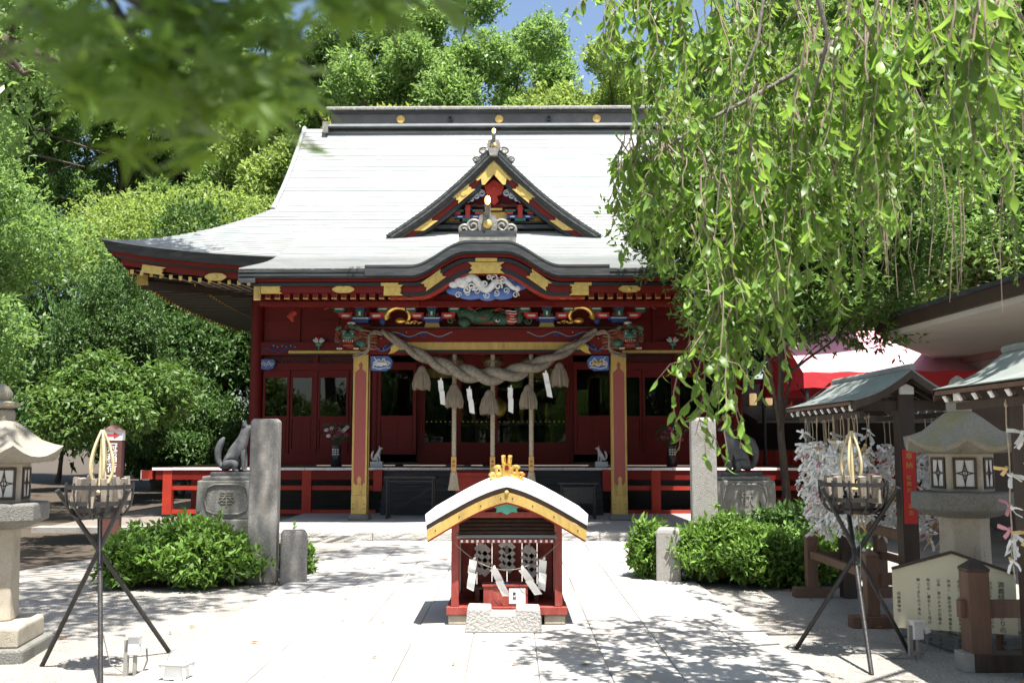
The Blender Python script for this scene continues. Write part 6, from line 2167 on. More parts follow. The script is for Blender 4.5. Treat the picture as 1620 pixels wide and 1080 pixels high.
# ================================================================== ROOFED RACKS OF TIED FORTUNE SLIPS
def rack(name, y0, y1, xc, label, far):
    t = thing('fortune_slip_rack', label, 'rack', (xc, y0, 0), 0, 'roofed racks for paper slips')
    L = y1 - y0
    hw = 0.47
    ez, rz = 1.93, 2.20
    # sheet roof, two slopes with slight sag
    for sx in (-1, 1):
        m = MB()
        n = 8
        top = []
        for i in range(n + 1):
            u = i / n
            top.append((sx * (hw + 0.06) * (1 - u), lerp(ez, rz, u) - 0.045 * math.sin(PI * u) + 0.02))
        m.ribbon(top, [(p[0], p[1] - 0.018) for p in top], -0.12, L + 0.12)
        sl = m.build('roof_slope', 'greyroof', t, smooth=30)
        k = MB().b2(min(sx * (hw + 0.03), sx * (hw + 0.06)), max(sx * (hw + 0.03), sx * (hw + 0.06)), -0.12, L + 0.12, ez - 0.025, ez + 0.012)
        k.build('eave_board', 'wood_m', sl)
        # rafters with white painted tips
        nr = 10
        for j in range(nr):
            y = 0.0 + L * j / (nr - 1)
            a = math.atan2(rz - ez, hw)
            q = MB().box((0, 0, 0), (0.50, 0.035, 0.04), rot=(0, sx * a, 0))
            r = q.build('rafter', 'wood_d', sl, loc=(sx * 0.25, y, (ez + rz) / 2 - 0.06))
            MB().box((0, 0, 0), (0.012, 0.038, 0.045), rot=(0, sx * a, 0)).build('white_tip', 'white', sl, loc=(sx * 0.497, y, ez - 0.055))
        # gable boards
        for yy in (-0.125, L + 0.095):
            g = MB()
            g.ribbon([(p[0], p[1] - 0.02) for p in top], [(p[0], p[1] - 0.085) for p in top], yy, yy + 0.03)
            g.build('gable_board', 'wood_d', sl, smooth=30)
        # hanging rail
        MB().b2(sx * 0.40 - 0.025, sx * 0.40 + 0.025, 0, L, 1.80, 1.85).build('hanging_rail', 'wood_d', t)
    MB().tube([(0, -0.13, rz + 0.03), (0, L + 0.13, rz + 0.03)], 0.03, 8).build('ridge_roll', 'greyroof', t, smooth=50)
    for yy in (0.10, L - 0.10):
        MB().b2(-0.07, 0.07, yy - 0.07, yy + 0.07, 0.0, 2.13).build('post', 'wood_d', t, bevel=0.006)
        c = MB().b2(-0.46, 0.46, yy - 0.04, yy + 0.04, 1.86, 1.95).build('cross_arm', 'wood_d', t, bevel=0.004)
        for sx in (-1, 1):
            MB().b2(min(sx * 0.461, sx * 0.468), max(sx * 0.461, sx * 0.468), yy - 0.042, yy + 0.042, 1.858, 1.952).build('white_tip', 'white', c)
    MB().prism([(-0.06, 2.0), (0.06, 2.0), (0.06, 2.06), (0, 2.09), (-0.06, 2.06)], -0.002, 0.028).build('white_ridge_tip', 'white', t)
    MB().b2(-0.04, 0.04, 0.1, L - 0.1, 2.0, 2.1).build('ridge_beam', 'wood_d', t)
    MB().b2(-0.03, 0.03, 0.16, L - 0.16, 0.72, 0.80).build('low_rail', 'wood_m', t)
    # low fence frame round the foot
    if not far:
        return t
    for sx in (-1, 1):
        for yy in (0.05, L - 0.05):
            p = MB()
            p.b2(sx * 0.36 - 0.055, sx * 0.36 + 0.055, yy - 0.055, yy + 0.055, 0.10, 0.60)
            q = p.build('low_post', 'wood_m', t, bevel=0.005)
            MB().lathe([(0.082, 0.60), (0.085, 0.615), (0.01, 0.66)], 4, c=(sx * 0.36, yy, 0), ph=PI / 4).build('post_point', 'wood_m', q)
            MB().b2(sx * 0.36 - 0.19, sx * 0.36 + 0.19, yy - 0.07, yy + 0.07, 0.0, 0.10).build('foot_sill', 'wood_m', t, bevel=0.006)
        MB().b2(sx * 0.36 - 0.025, sx * 0.36 + 0.025, 0.1, L - 0.1, 0.40, 0.47).build('side_rail', 'wood_m', t)
    for yy in (0.05, L - 0.05):
        MB().b2(-0.305, 0.305, yy - 0.03, yy + 0.03, 0.36, 0.46).build('end_rail', 'wood_m', t)
    return t
rack1 = rack('a', 8.72, 10.55, 3.46, 'dark timber rack with grey roof and masses of tied slips behind right fire basket', True)
rack2 = rack('b', 4.95, 6.95, 3.52, 'dark timber rack with pale roof cut off by the right edge of the view', False)

# red votive plaque on the rack's post
pl = thing('votive_plaque', 'narrow red plaque with gold characters on the rack post', 'plaque', (3.46, 8.735, 1.22), 0)
MB().b2(-0.055, 0.055, 0.0, 0.014, -0.34, 0.30).build('board', 'signred', pl)
inst('lettering', text_mesh('lettering', '奉\n納', 0.062, 'gold', 0.001, line=1.25), pl, (0, -0.002, 0.20))
inst('lettering', text_mesh('lettering', '社\n務\n所', 0.045, 'gold', 0.001, line=1.25), pl, (-0.008, -0.002, 0.0))
inst('lettering', text_mesh('lettering', '記\n念', 0.045, 'gold', 0.001, line=1.25), pl, (0, -0.002, -0.22))

# strings and slips ------------------------------------------------------
def slip_meshes():
    out = []
    r = random.Random(8)
    for k in range(6):
        m = MB()
        w, L = 0.017, r.uniform(0.07, 0.115)
        # knot
        m.box((0, 0, 0), (0.022, 0.018, 0.02), rot=(r.uniform(-.5, .5), r.uniform(-.5, .5), 0))
        # two tails folded from the knot
        for s in (-1, 1):
            a = r.uniform(0.35, 1.15) * s
            b = r.uniform(-0.5, 0.5)
            d = Vector((math.sin(a) * math.cos(b), math.sin(a) * math.sin(b), -math.cos(a)))
            n = d.cross(Vector((0.2, 1, 0.1))).normalized()
            p0 = Vector((0, 0, 0)); p1 = d * L * 0.55 + Vector((0, 0.006 * s, 0)); p2 = d * L + Vector((0, -0.006, -0.01))
            vs = []
            for p, ww in ((p0, w * 0.5), (p1, w), (p2, w)):
                vs += [p + n * ww / 2 * 1.4, p - n * ww / 2 * 1.4]
            th = Vector((0, 0.004, 0))
            vs2 = [v + th for v in vs]
            m.add(vs + vs2, [(0, 1, 3, 2), (2, 3, 5, 4), (8, 9, 7, 6), (10, 11, 9, 8), (4, 5, 11, 10), (0, 2, 8, 6), (2, 4, 10, 8), (3, 1, 7, 9), (5, 3, 9, 11)])
        out.append(m)
    return out
SL = slip_meshes()
SLM = {c: [m.mesh('paper_slip', c) for m in SL] for c in ('paper', 'paper_y', 'paper_p')}
def slip_pick(r):
    q = r.random()
    return SLM['paper' if q < 0.83 else ('paper_y' if q < 0.93 else 'paper_p')][r.randrange(6)]

def strings(rackobj, xside, ys, zt, zb, jit, r):
    """vertical hemp cords; returns slip positions"""
    pos = []
    for y in ys:
        x = xside + r.uniform(-jit, jit)
        b = zb + r.uniform(-0.12, 0.15)
        pts = [(x, y, zt)]
        for k in range(1, 8):
            pts.append((x + r.uniform(-0.012, 0.012), y + r.uniform(-0.012, 0.012), lerp(zt, b, k / 7)))
        m = MB()
        m.tube(pts, 0.0045, 5)
        m.ball((x, y, zt - 0.03), (0.014, 0.014, 0.02), 0, 6, 4)
        o = m.build('hemp_cord', 'rope_w', rackobj)
        o.location = (-rackobj.location[0], -rackobj.location[1], 0)
        pos.append((x, y, zt, b))
    return pos
r = random.Random(21)
cords = strings(rack1, 3.06, [8.80 + 0.125 * k for k in range(14)], 1.84, 0.80, 0.03, r)
cords += strings(rack1, 3.20, [8.86 + 0.25 * k for k in range(7)], 1.84, 0.85, 0.04, r)
cords2 = strings(rack1, 3.86, [8.80 + 0.2 * k for k in range(9)], 1.84, 0.70, 0.03, r)
cords3 = strings(rack2, 3.10, [5.10 + 0.19 * k for k in range(7)], 1.84, 0.62, 0.03, r)
lab1 = 'folded paper fortune slip tied to the hanging cords left of the rack post'
lab2 = 'folded paper fortune slip tied to the cords between rack post and right lantern'
lab3 = 'folded paper fortune slip tied to the loose cords at the right edge'
def slip(x, y, z, lab, grp, sc=1.0):
    a = r.uniform(0, 6.28)
    o = inst('paper_slip', slip_pick(r), None, (x + 0.018 * math.cos(a), y + 0.018 * math.sin(a), z), (r.uniform(-1.2, 1.2), r.uniform(-1.2, 1.2), r.uniform(0, 6.28)), sc)
    tag(o, lab, 'paper slip', grp)
cnt = 0
for k in range(215):
    x, y, zt, b = cords[r.randrange(0, len(cords))]
    z = b + (zt - 0.13 - b) * r.random() ** 0.85
    if z > 1.62 and r.random() < 0.55:
        z -= 0.35
    slip(x + r.uniform(-0.03, 0.03), y + r.uniform(-0.03, 0.03), z, lab1, 'slips tied on the rack, near side', r.uniform(0.9, 1.25))
for k in range(60):
    x, y, zt, b = cords2[r.randrange(0, len(cords2))]
    slip(x, y, b + (zt - 0.30 - b) * r.random(), lab2, 'slips tied on the rack, far side', r.uniform(0.9, 1.2))
for k in range(70):
    x, y, zt, b = cords3[r.randrange(0, len(cords3))]
    slip(x, y, b + (zt - 0.20 - b) * r.random() ** 0.8, lab3, 'slips tied on the rack at the right edge', r.uniform(0.85, 1.1))
# the dense remainder of the slips, hidden among the front ones
def slip_mass(spots, n, name, label):
    m = MB()
    for k in range(n):
        x, y, zt, b = spots[r.randrange(0, len(spots))]
        z = b + (zt - 0.28 - b) * r.random() ** 0.9
        sm = SL[r.randrange(6)]
        q = Matrix.Rotation(r.uniform(0, 6.28), 3, 'Z') @ Matrix.Rotation(r.uniform(-1.5, 1.5), 3, 'X')
        sc = r.uniform(0.9, 1.3)
        off = Vector((x + r.uniform(-0.07, 0.07), y + r.uniform(-0.07, 0.07), z))
        c = 0 if r.random() < 0.86 else (1 if r.random() < 0.7 else 2)
        m.add([off + q @ (Vector(v) * sc) for v in sm.v], sm.f, c)
    o = m.build(name, ['paper', 'paper_y', 'paper_p'])
    tag(o, label, 'paper slips')
    stuff(o)
slip_mass(cords, 480, 'paper_slips', 'dense mass of white folded paper slips crowding the rack cords')
slip_mass(cords2, 420, 'paper_slips', 'dense mass of white paper slips hanging right of the rack post')

# ================================================================== DARK FENCE FRAME AT THE RIGHT
def fence_frame():
    t = thing('timber_fence', 'dark brown timber fence with pointed post in front of the notice board', 'fence', (3.24, 7.12, 0), 0)
    MB().b2(-0.075, 0.075, -0.075, 0.075, 0.12, 0.68).build('post', 'wood_m', t, bevel=0.006)
    MB().lathe([(0.108, 0.68), (0.112, 0.70), (0.012, 0.765)], 4, ph=PI / 4).build('post_point', 'wood_d', t)
    MB().b2(-0.12, 1.6, -0.03, 0.03, 0.36, 0.48).build('rail', 'wood_m', t, bevel=0.004)
    MB().b2(-0.05, 1.6, -0.08, 0.08, 0.0, 0.12).build('sill', 'wood_d', t, bevel=0.006)
    MB().b2(-0.13, -0.051, -0.075, 0.075, 0.0, 0.13).build('sill_end', 'grey_pl', t, bevel=0.006)
    MB().b2(0.40, 0.50, -0.05, 0.05, 0.12, 0.62).build('post', 'wood_m', t, bevel=0.006)
    for k in range(3):
        MB().b2(0.62 + k * 0.3, 0.70 + k * 0.3, -0.04, 0.04, 0.12, 0.60).build('picket', 'wood_d', t, bevel=0.004)
fence_frame()

# ================================================================== TENT, SIDE HALL AND TAUPE BUILDING BEYOND
def tent():
    t = thing('tent_awning', 'open-sided tent with faded pink roof and red valance right of the hall', 'tent', (0, 0, 0), 0)
    A, B, C, D = (5.75, 19.6), (9.9, 18.9), (10.6, 23.2), (5.95, 23.9)
    ez, rz = 2.98, 4.05
    def mix(p, q, u): return (lerp(p[0], q[0], u), lerp(p[1], q[1], u))
    # two-slope canopy, ridge running left to right
    r0, r1 = mix(A, D, 0.5), mix(B, C, 0.5)
    def slope(p0, p1, q0, q1, name, mat):
        m = MB()
        g = []
        for i in range(9):
            u = i / 8
            row = []
            for j in range(17):
                v = j / 16
                a, b = mix(p0, p1, v), mix(q0, q1, v)
                x, y = mix(a, b, u)
                row.append((x, y, lerp(ez, rz, u) - 0.10 * math.sin(PI * u) - 0.03 * abs(math.sin(3 * PI * v))))
            g.append(row)
        m.sheet(g)
        m.build(name, mat, t, smooth=60)
    slope(A, B, r0, r1, 'canopy_front', 'tentpink')
    slope(D, C, r0, r1, 'canopy_back', 'tentpink')
    for p, q in ((A, B), (B, C), (C, D), (D, A)):
        m = MB()
        g = [[(*mix(p, q, j / 24), z + (0.012 * math.sin(j * 1.7))) for j in range(25)] for z in (ez + 0.01, ez - 0.14, ez - 0.30)]
        m.sheet(g)
        m.build('valance', 'tentred', t, smooth=60)
    m = MB()
    m.add([(*A, ez), (*r0, rz), (*D, ez)], [(0, 1, 2)])
    m.build('gable_cloth', 'tentred', t)
    for k, p in enumerate((A, B, C, D)):
        x, y = mix(p, mix(A, C, 0.5), 0.03)
        MB().tube([(x, y, 0), (x, y, ez - 0.02)], 0.045, 8).build('pole', 'iron_g', t, smooth=40)
    for p, q in ((A, B), (A, D)):
        a = mix(p, q, 0.0); b = mix(p, q, 0.12)
        MB().tube([(a[0] + 0.1, a[1] + 0.05, ez - 0.55), (*b, ez - 0.2)], 0.02, 6).build('brace', 'iron_g', t)
tent()

def side_hall():
    t = thing('side_hall', 'red side building with small grey roof and lit lanterns behind the tent', 'building', (0, 0, 0), 0)
    MB().b2(5.6, 13.5, 27.6, 27.8, 0.0, 3.4).build('wall', 'red', t)
    MB().b2(5.2, 6.1, 26.4, 26.6, 0.3, 3.6).build('pier_wall', 'red_lit', t)
    for k in range(7):
        MB().b2(5.19, 6.11, 26.38, 26.4, 0.6 + k * 0.42, 0.64 + k * 0.42).build('pier_batten', 'red', t)
    MB().b2(6.3, 7.2, 27.5, 27.6, 2.45, 3.25).build('window', 'black', t)
    for x in (6.62, 7.05):
        b = MB().lathe([(0.085, 2.66), (0.10, 2.69), (0.10, 2.95), (0.085, 2.98)], 14, c=(x, 27.35, 0)).build('paper_lantern', 'lamp', t, smooth=40)
    # low porch roof and railing
    m = MB()
    m.prism([(24.0, 2.15), (24.0, 2.10), (26.5, 2.45), (26.5, 2.6)], 5.9, 13)
    m.v = [(v[1], v[0], v[2]) for v in m.v]
    m.build('porch_roof', 'greyroof', t)
    MB().b2(5.9, 13, 26.5, 26.6, 0.9, 2.5).build('dark_wall', 'dark', t)
    rail = MB().b2(5.3, 13, 24.3, 24.36, 0.55, 1.45).build('red_screen', 'red_bright', t)
    for k in range(38):
        MB().b2(5.35 + k * 0.2, 5.38 + k * 0.2, 24.27, 24.3, 0.55, 1.45).build('screen_batten', 'red_lit', rail)
    MB().b2(5.3, 13, 24.22, 24.4, 1.45, 1.49).build('screen_cap', 'iron_g', rail)
    for x in (7.2, 9.6, 12):
        MB().b2(x - 0.05, x + 0.05, 24.15, 24.25, 0.1, 1.6).build('screen_post', 'wood_d', rail)
    # side walkway joined to the verandah
    MB().b2(6.9, 13, 20.95, 24.3, 0.98, 1.03).build('walkway', 'wood_m', t)
    for k in range(14):
        MB().b2(6.92 + k * 0.44, 7.34 + k * 0.44, 20.93, 20.95, 1.02, 1.07).build('white_board_end', 'white', t)
        MB().b2(6.92 + k * 0.44, 7.34 + k * 0.44, 20.98, 21.02, 0.74, 0.985).build('fascia_board', 'red_lit', t)
    for z in (0.55, 0.12):
        MB().b2(6.9, 13, 21.0, 21.06, z - 0.04, z + 0.04).build('tie_rail', 'red_lit', t)
    for x in (8.6, 11):
        MB().b2(x - 0.08, x + 0.08, 20.98, 21.12, 0, 0.98).build('walkway_post', 'red_lit', t)
    MB().b2(6.9, 13, 22.4, 22.5, 0.0, 0.9).build('dark_screen', 'stair', t)
side_hall()

def taupe_building():
    t = thing('taupe_building', 'taupe plastered building with wide white soffit at the right edge', 'building', (0, 0, 0), 0)
    m = MB()
    m.prism_z([(6.05, 16.2), (6.35, 9.0), (14, 9.0), (14, 21), (8.75, 20.4)], 3.30, 3.38)
    m.build('soffit', 'soffit', t)
    m = MB()
    m.prism_z([(5.98, 16.3), (6.28, 8.9), (14.1, 8.9), (14.1, 21.1), (8.72, 20.6)], 3.382, 3.56)
    m.build('fascia', 'wood_d', t)
    m = MB()
    m.prism_z([(5.93, 16.35), (6.23, 8.8), (14.2, 8.8), (14.2, 21.2), (8.7, 20.7)], 3.562, 3.62)
    m.build('roof_sheet', 'roof_edge', t)
    MB().prism_z([(9.0, 19.6), (9.25, 9.6), (13.5, 9.6), (13.5, 19.6)], 0, 3.30).build('wall', 'stucco', t)
    MB().prism_z([(8.94, 19.66), (9.19, 9.55), (9.26, 9.55), (9.01, 19.66)], 3.18, 3.30).build('wall_trim', 'wood_m', t)
taupe_building()

# ================================================================== FOLIAGE
def leaf_cloud(puffs, n, k, L, W, seed, shell=0.55, up=0.25, droop=0.0, flat=0.5, spread=0.8):
    """n sprigs of k leaves each spread through ellipsoid puffs; returns quads (n*k,4,3)"""
    g = np.random.default_rng(seed)
    C = np.array([p[0] for p in puffs], float)
    Rr = np.array([p[1] for p in puffs], float)
    if Rr.ndim == 1:
        Rr = np.repeat(Rr[:, None], 3, 1)
    w = (Rr[:, 0] * Rr[:, 2]) ** 1.0
    idx = g.choice(len(puffs), n, p=w / w.sum())
    d = g.normal(size=(n, 3))
    d /= np.linalg.norm(d, axis=1, keepdims=True)
    rad = shell + (1.06 - shell) * g.uniform(0, 1, (n, 1)) ** 0.6
    rad = rad * (1 + 0.22 * np.abs(g.normal(size=(n, 1))) * (g.uniform(0, 1, (n, 1)) < 0.4))
    P = C[idx] + d * Rr[idx] * rad
    out = d.copy()
    # leaves of the sprig
    P = np.repeat(P, k, 0)
    out = np.repeat(out, k, 0)
    m = n * k
    dirs = out * 0.55 + g.normal(size=(m, 3)) * spread + np.array([0, 0, up])
    dirs /= np.linalg.norm(dirs, axis=1, keepdims=True)
    dirs[:, 2] -= droop
    dirs /= np.linalg.norm(dirs, axis=1, keepdims=True)
    nrm = g.normal(size=(m, 3)) * flat + np.array([0, 0, 1.0]) + out * 0.4
    side = np.cross(dirs, nrm)
    side /= np.linalg.norm(side, axis=1, keepdims=True) + 1e-9
    nn = np.cross(side, dirs)
    ln = L * g.uniform(0.5, 1.4, (m, 1))
    wd = W * g.uniform(0.75, 1.2, (m, 1))
    P = P + g.normal(size=(m, 3)) * L * 0.25
    V = np.empty((m, 4, 3))
    V[:, 0] = P
    V[:, 1] = P + dirs * ln * 0.45 + side * wd * 0.5 + nn * ln * 0.06
    V[:, 2] = P + dirs * ln
    V[:, 3] = P + dirs * ln * 0.45 - side * wd * 0.5 + nn * ln * 0.06
    return V

def cloud_mesh(name, V, mat):
    m = len(V)
    return np_mesh(name, V.reshape(-1, 3), np.arange(m * 4).reshape(m, 4), 4, mat)

def crown_puffs(c, rad, n, seed, size=(0.30, 0.46), lower=-0.6):
    r = random.Random(seed)
    out = []
    while len(out) < n:
        v = Vector((r.uniform(-1, 1), r.uniform(-1, 1), r.uniform(-1, 1)))
        if v.length > 1 or v.z < lower:
            continue
        v = v * (0.35 + 0.65 * v.length) if v.length > 0.2 else v
        q = r.uniform(*size)
        s = min(rad)
        out.append(((c[0] + v.x * rad[0] * (1 - q * 0.55), c[1] + v.y * rad[1] * (1 - q * 0.55), c[2] + v.z * rad[2] * (1 - q * 0.55)),
                    (rad[0] * q * r.uniform(0.9, 1.15), rad[1] * q * r.uniform(0.9, 1.15), rad[2] * q * r.uniform(0.7, 0.95))))
    return out

def trunk_and_limbs(m, base, top, r0, puffs, seed, bend=0.25, nl=12, limb=0.4):
    r = random.Random(seed)
    base, top = Vector(base), Vector(top)
    pts, rad = [], []
    n = 12
    off = Vector((r.uniform(-1, 1), r.uniform(-1, 1), 0)) * bend
    for i in range(n + 1):
        t = i / n
        p = base.lerp(top, t) + off * math.sin(PI * t * 1.3) + Vector((r.uniform(-1, 1), r.uniform(-1, 1), 0)) * r0 * 0.25
        pts.append(p)
        rad.append(r0 * (1.35 - 0.35 * min(1, t * 8)) * (1 - 0.75 * t))
    m.tube(pts, rad, 12)
    pf = puffs[:]
    r.shuffle(pf)
    for k, (c, q) in enumerate(pf[:nl]):
        t = r.uniform(limb, 0.95)
        s = pts[int(t * n)]
        e = Vector(c)
        mid = s.lerp(e, 0.5) + Vector((r.uniform(-1, 1), r.uniform(-1, 1), r.uniform(-0.3, 0.6))) * (e - s).length * 0.13
        q1 = s.lerp(mid, 0.5) + Vector((0, 0, 0.02))
        rr = max(0.02, rad[int(t * n)] * 0.6)
        m.tube([s, q1, mid, mid.lerp(e, 0.6), e], [rr, rr * 0.8, rr * 0.6, rr * 0.4, rr * 0.2], 7)
        for j in range(3):
            e2 = mid + Vector((r.uniform(-1, 1), r.uniform(-1, 1), r.uniform(-0.4, 1))) * (e - s).length * 0.35
            m.tube([mid, mid.lerp(e2, 0.5) + Vector((0, 0, 0.05)), e2], [rr * 0.4, rr * 0.28, rr * 0.1], 5)

def tree(name, label, base, height, crown_c, crown_r, npuff, nspr, k, L, W, mat, seed, r0=0.2, bark='bark', group=None, lean=(0, 0), shell=0.55, size=(0.30, 0.46), lower=-0.6, nl=12, droop=0.0, limb=0.4, up=0.25, cat='tree'):
    t = thing(name, label, cat, (base[0], base[1], 0), 0, group)
    puffs = crown_puffs(crown_c, crown_r, npuff, seed, size, lower)
    m = MB()
    trunk_and_limbs(m, (0, 0, 0), (lean[0], lean[1], height), r0, puffs, seed, nl=nl, limb=limb)
    m.build('trunk', bark, t, smooth=60)
    V = leaf_cloud(puffs, nspr, k, L, W, seed, shell, droop=droop, up=up)
    o = bpy.data.objects.new('crown', cloud_mesh('crown', V, mat))
    COL.objects.link(o)
    o.parent = t
    return t

def retree(src, loc, rz, s, label, mat=None):
    t = copy_tree(src)
    t.location = (loc[0], loc[1], loc[2] if len(loc) > 2 else 0)
    t.rotation_euler = (0, 0, rz)
    t.scale = s if isinstance(s, tuple) else (s, s, s)
    t['label'] = label
    if mat:
        for ch in t.children:
            if ch.name.startswith('crown'):
                ch.material_slots[0].link = 'OBJECT'
                ch.material_slots[0].material = M[mat]
    return t
BG = 'trees behind the hall'

# left of the hall -------------------------------------------------------
camellia = tree('camellia_tree', 'big dense glossy evergreen beside the left eave of the hall', (-12.4, 35.5), 7.0, (0.2, 0, 5.6), (4.3, 3.4, 4.8), 40, 26000, 5, 0.165, 0.072, 'leaf_dark', 31, 0.24, shell=0.55, size=(0.20, 0.32), lower=-0.62)
retree(camellia, (-10.4, 26.5), 2.0, (0.44, 0.5, 0.66), 'smaller dense evergreen behind the brown sign post', 'leaf_dark')
lime = tree('flowering_shrub_tree', 'rounded lime-green sunlit tree top above the left eave', (-12.6, 40.0), 8.0, (0, 0, 9.6), (5.2, 3.4, 2.9), 34, 19000, 5, 0.175, 0.08, 'leaf_lime', 33, 0.22, shell=0.6)
branchy = tree('branching_tree', 'broad light green tree with dark forking limbs at the left edge', (-14.2, 22.5), 7.6, (0.6, 0, 6.5), (3.9, 3.4, 2.9), 34, 14000, 5, 0.135, 0.06, 'leaf_light', 35, 0.30, shell=0.55, nl=26, limb=0.25, size=(0.24, 0.36))
maplet = tree('young_maple', 'pale bright green maple behind the left stone lantern', (-8.3, 14.6), 2.9, (-0.6, 0, 2.75), (1.9, 1.6, 1.55), 22, 7500, 5, 0.115, 0.05, 'leaf_light', 37, 0.09, shell=0.5, droop=0.35, size=(0.26, 0.42))
lowmaple = tree('drooping_maple', 'fine-leaved drooping maple spray above the brown sign post', (-6.4, 16.4), 2.6, (-0.2, 0, 2.35), (1.5, 1.3, 1.0), 16, 4200, 5, 0.11, 0.045, 'leaf_ever', 39, 0.07, shell=0.4, droop=0.6, size=(0.26, 0.40))

# tall wood behind -----------------------------------------------------------
tallA = tree('tall_broadleaf_tree', 'tall dark broadleaf tree with forked trunk behind the middle of the ridge', (-2.0, 38.0), 17.0, (0, 0, 14.0), (5.2, 4.5, 6.4), 50, 24000, 5, 0.19, 0.085, 'leaf_light', 41, 0.42, group=BG, shell=0.35, nl=40, limb=0.3, size=(0.11, 0.20))
tallB = tree('tall_lime_tree', 'tall sunny yellow-green tree rising right of the ridge centre', (3.2, 36.0), 13.5, (0, 0, 12.0), (4.0, 4.0, 5.0), 50, 24000, 5, 0.19, 0.085, 'leaf_lime', 43, 0.36, group=BG, shell=0.4, nl=28, limb=0.35, size=(0.15, 0.25), lower=-0.9)
tallC = tree('dark_conifer', 'bluish dark conifer standing right of the ridge', (8.3, 37.0), 15.5, (0, 0, 10.5), (4.0, 4.0, 6.5), 46, 20000, 5, 0.19, 0.07, 'leaf_blue', 45, 0.34, group=BG, shell=0.5, nl=22, limb=0.2, size=(0.18, 0.28), lower=-1)
retree(tallA, (-6.0, 43), 1.9, (0.95, 0.95, 1.08), 'tall dark tree with leaning limbs left of the ridge centre', 'leaf_ever')
retree(tallB, (-9.2, 45), 0.8, (1.2, 1.1, 1.25), 'yellow-green tree crowding the left end of the ridge', 'leaf_lime')
retree(tallB, (-17.5, 48), 2.2, (1.4, 1.2, 1.35), 'light green tall tree behind the lime-topped tree', 'leaf_light')
retree(tallA, (-13.5, 54), 4.0, (1.3, 1.2, 1.3), 'dark tall tree deep in the wood left of the hall')
retree(tallC, (-25.0, 47), 1.0, (1.4, 1.3, 1.35), 'bluish conifer deep in the wood at the far left')
retree(tallA, (-22.5, 41), 2.7, (1.15, 1.1, 1.1), 'tall broadleaf tree at the far left of the wood', 'leaf_light')
retree(tallB, (-31.0, 50), 5.0, 1.4, 'light tree at the far left end of the wood', 'leaf_ever')
retree(tallB, (13.5, 40), 4.1, 1.05, 'green tree far behind the weeping cherry', 'leaf_ever')
retree(tallC, (19.0, 38), 2.0, 1.05, 'conifer far behind the taupe building')
retree(tallA, (25.0, 40), 0.6, 1.05, 'tall tree behind the taupe building', 'leaf_ever')
low = tree('yellow_shrub', 'pale yellow-green treetop peeping over the ridge left of centre', (-3.4, 30.5), 10.5, (0, 0, 11.3), (2.3, 1.6, 1.1), 14, 3200, 5, 0.2, 0.09, 'leaf_yellow', 47, 0.12, group=BG, shell=0.4)
retree(tallB, (13.0, 30), 2.9, (1.0, 1.0, 0.95), 'broad green tree above the tent, behind the cherry strands', 'leaf_light')
retree(tallA, (17.5, 27), 1.2, (0.85, 0.85, 0.85), 'tall tree right of the tent behind the cherry strands', 'leaf_ever')
retree(tallB, (8.6, 31.5), 4.9, (0.85, 0.85, 0.8), 'green tree behind the right end of the ridge', 'leaf_ever')
retree(tallB, (10.8, 35), 3.6, (1.25, 1.0, 1.2), 'big light green tree filling the sky right of the conifer', 'leaf_light')
retree(tallA, (17.0, 35), 5.1, (1.25, 1.0, 1.1), 'big broadleaf tree behind the middle of the cherry strands', 'leaf_light')
retree(tallB, (23.0, 33), 0.4, (1.2, 1.0, 1.15), 'big green tree behind the right end of the cherry strands', 'leaf_ever')
# dim understorey on the left below the crowns
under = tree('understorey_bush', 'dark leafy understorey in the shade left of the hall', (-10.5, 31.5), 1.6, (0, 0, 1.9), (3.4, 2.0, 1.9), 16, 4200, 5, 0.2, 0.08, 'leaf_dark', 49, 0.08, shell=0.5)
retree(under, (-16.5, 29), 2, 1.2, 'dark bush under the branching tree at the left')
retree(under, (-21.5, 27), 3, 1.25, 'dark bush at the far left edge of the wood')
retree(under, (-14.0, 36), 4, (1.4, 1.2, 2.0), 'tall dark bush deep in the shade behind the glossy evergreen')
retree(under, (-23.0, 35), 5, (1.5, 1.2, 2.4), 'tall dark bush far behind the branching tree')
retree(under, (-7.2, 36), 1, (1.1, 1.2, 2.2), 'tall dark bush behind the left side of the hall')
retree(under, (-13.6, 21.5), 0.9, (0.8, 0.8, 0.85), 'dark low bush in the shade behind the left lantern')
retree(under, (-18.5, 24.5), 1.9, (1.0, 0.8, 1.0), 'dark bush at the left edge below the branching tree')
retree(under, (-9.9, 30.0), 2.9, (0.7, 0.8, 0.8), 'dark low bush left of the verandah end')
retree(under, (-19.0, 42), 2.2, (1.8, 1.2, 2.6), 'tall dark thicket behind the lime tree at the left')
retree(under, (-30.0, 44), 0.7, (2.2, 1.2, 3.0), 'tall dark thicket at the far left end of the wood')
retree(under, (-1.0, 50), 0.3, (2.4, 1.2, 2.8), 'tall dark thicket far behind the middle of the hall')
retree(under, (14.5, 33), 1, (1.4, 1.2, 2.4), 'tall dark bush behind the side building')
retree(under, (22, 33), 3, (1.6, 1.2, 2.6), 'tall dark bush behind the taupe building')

# right side: dense evergreen behind the weeping cherry ------------------------
osm = tree('osmanthus_tree', 'dense dark evergreen behind the weeping cherry, right of the hall', (4.40, 15.9), 5.2, (0.1, -0.2, 5.0), (2.55, 2.0, 2.3), 38, 17000, 5, 0.12, 0.052, 'leaf_ever', 51, 0.075, shell=0.55, size=(0.26, 0.38), lower=-0.75)
retree(osm, (11.0, 22.7), 2.5, (1.95, 1.4, 1.42), 'big dense evergreen rising behind the taupe building', 'leaf_light')

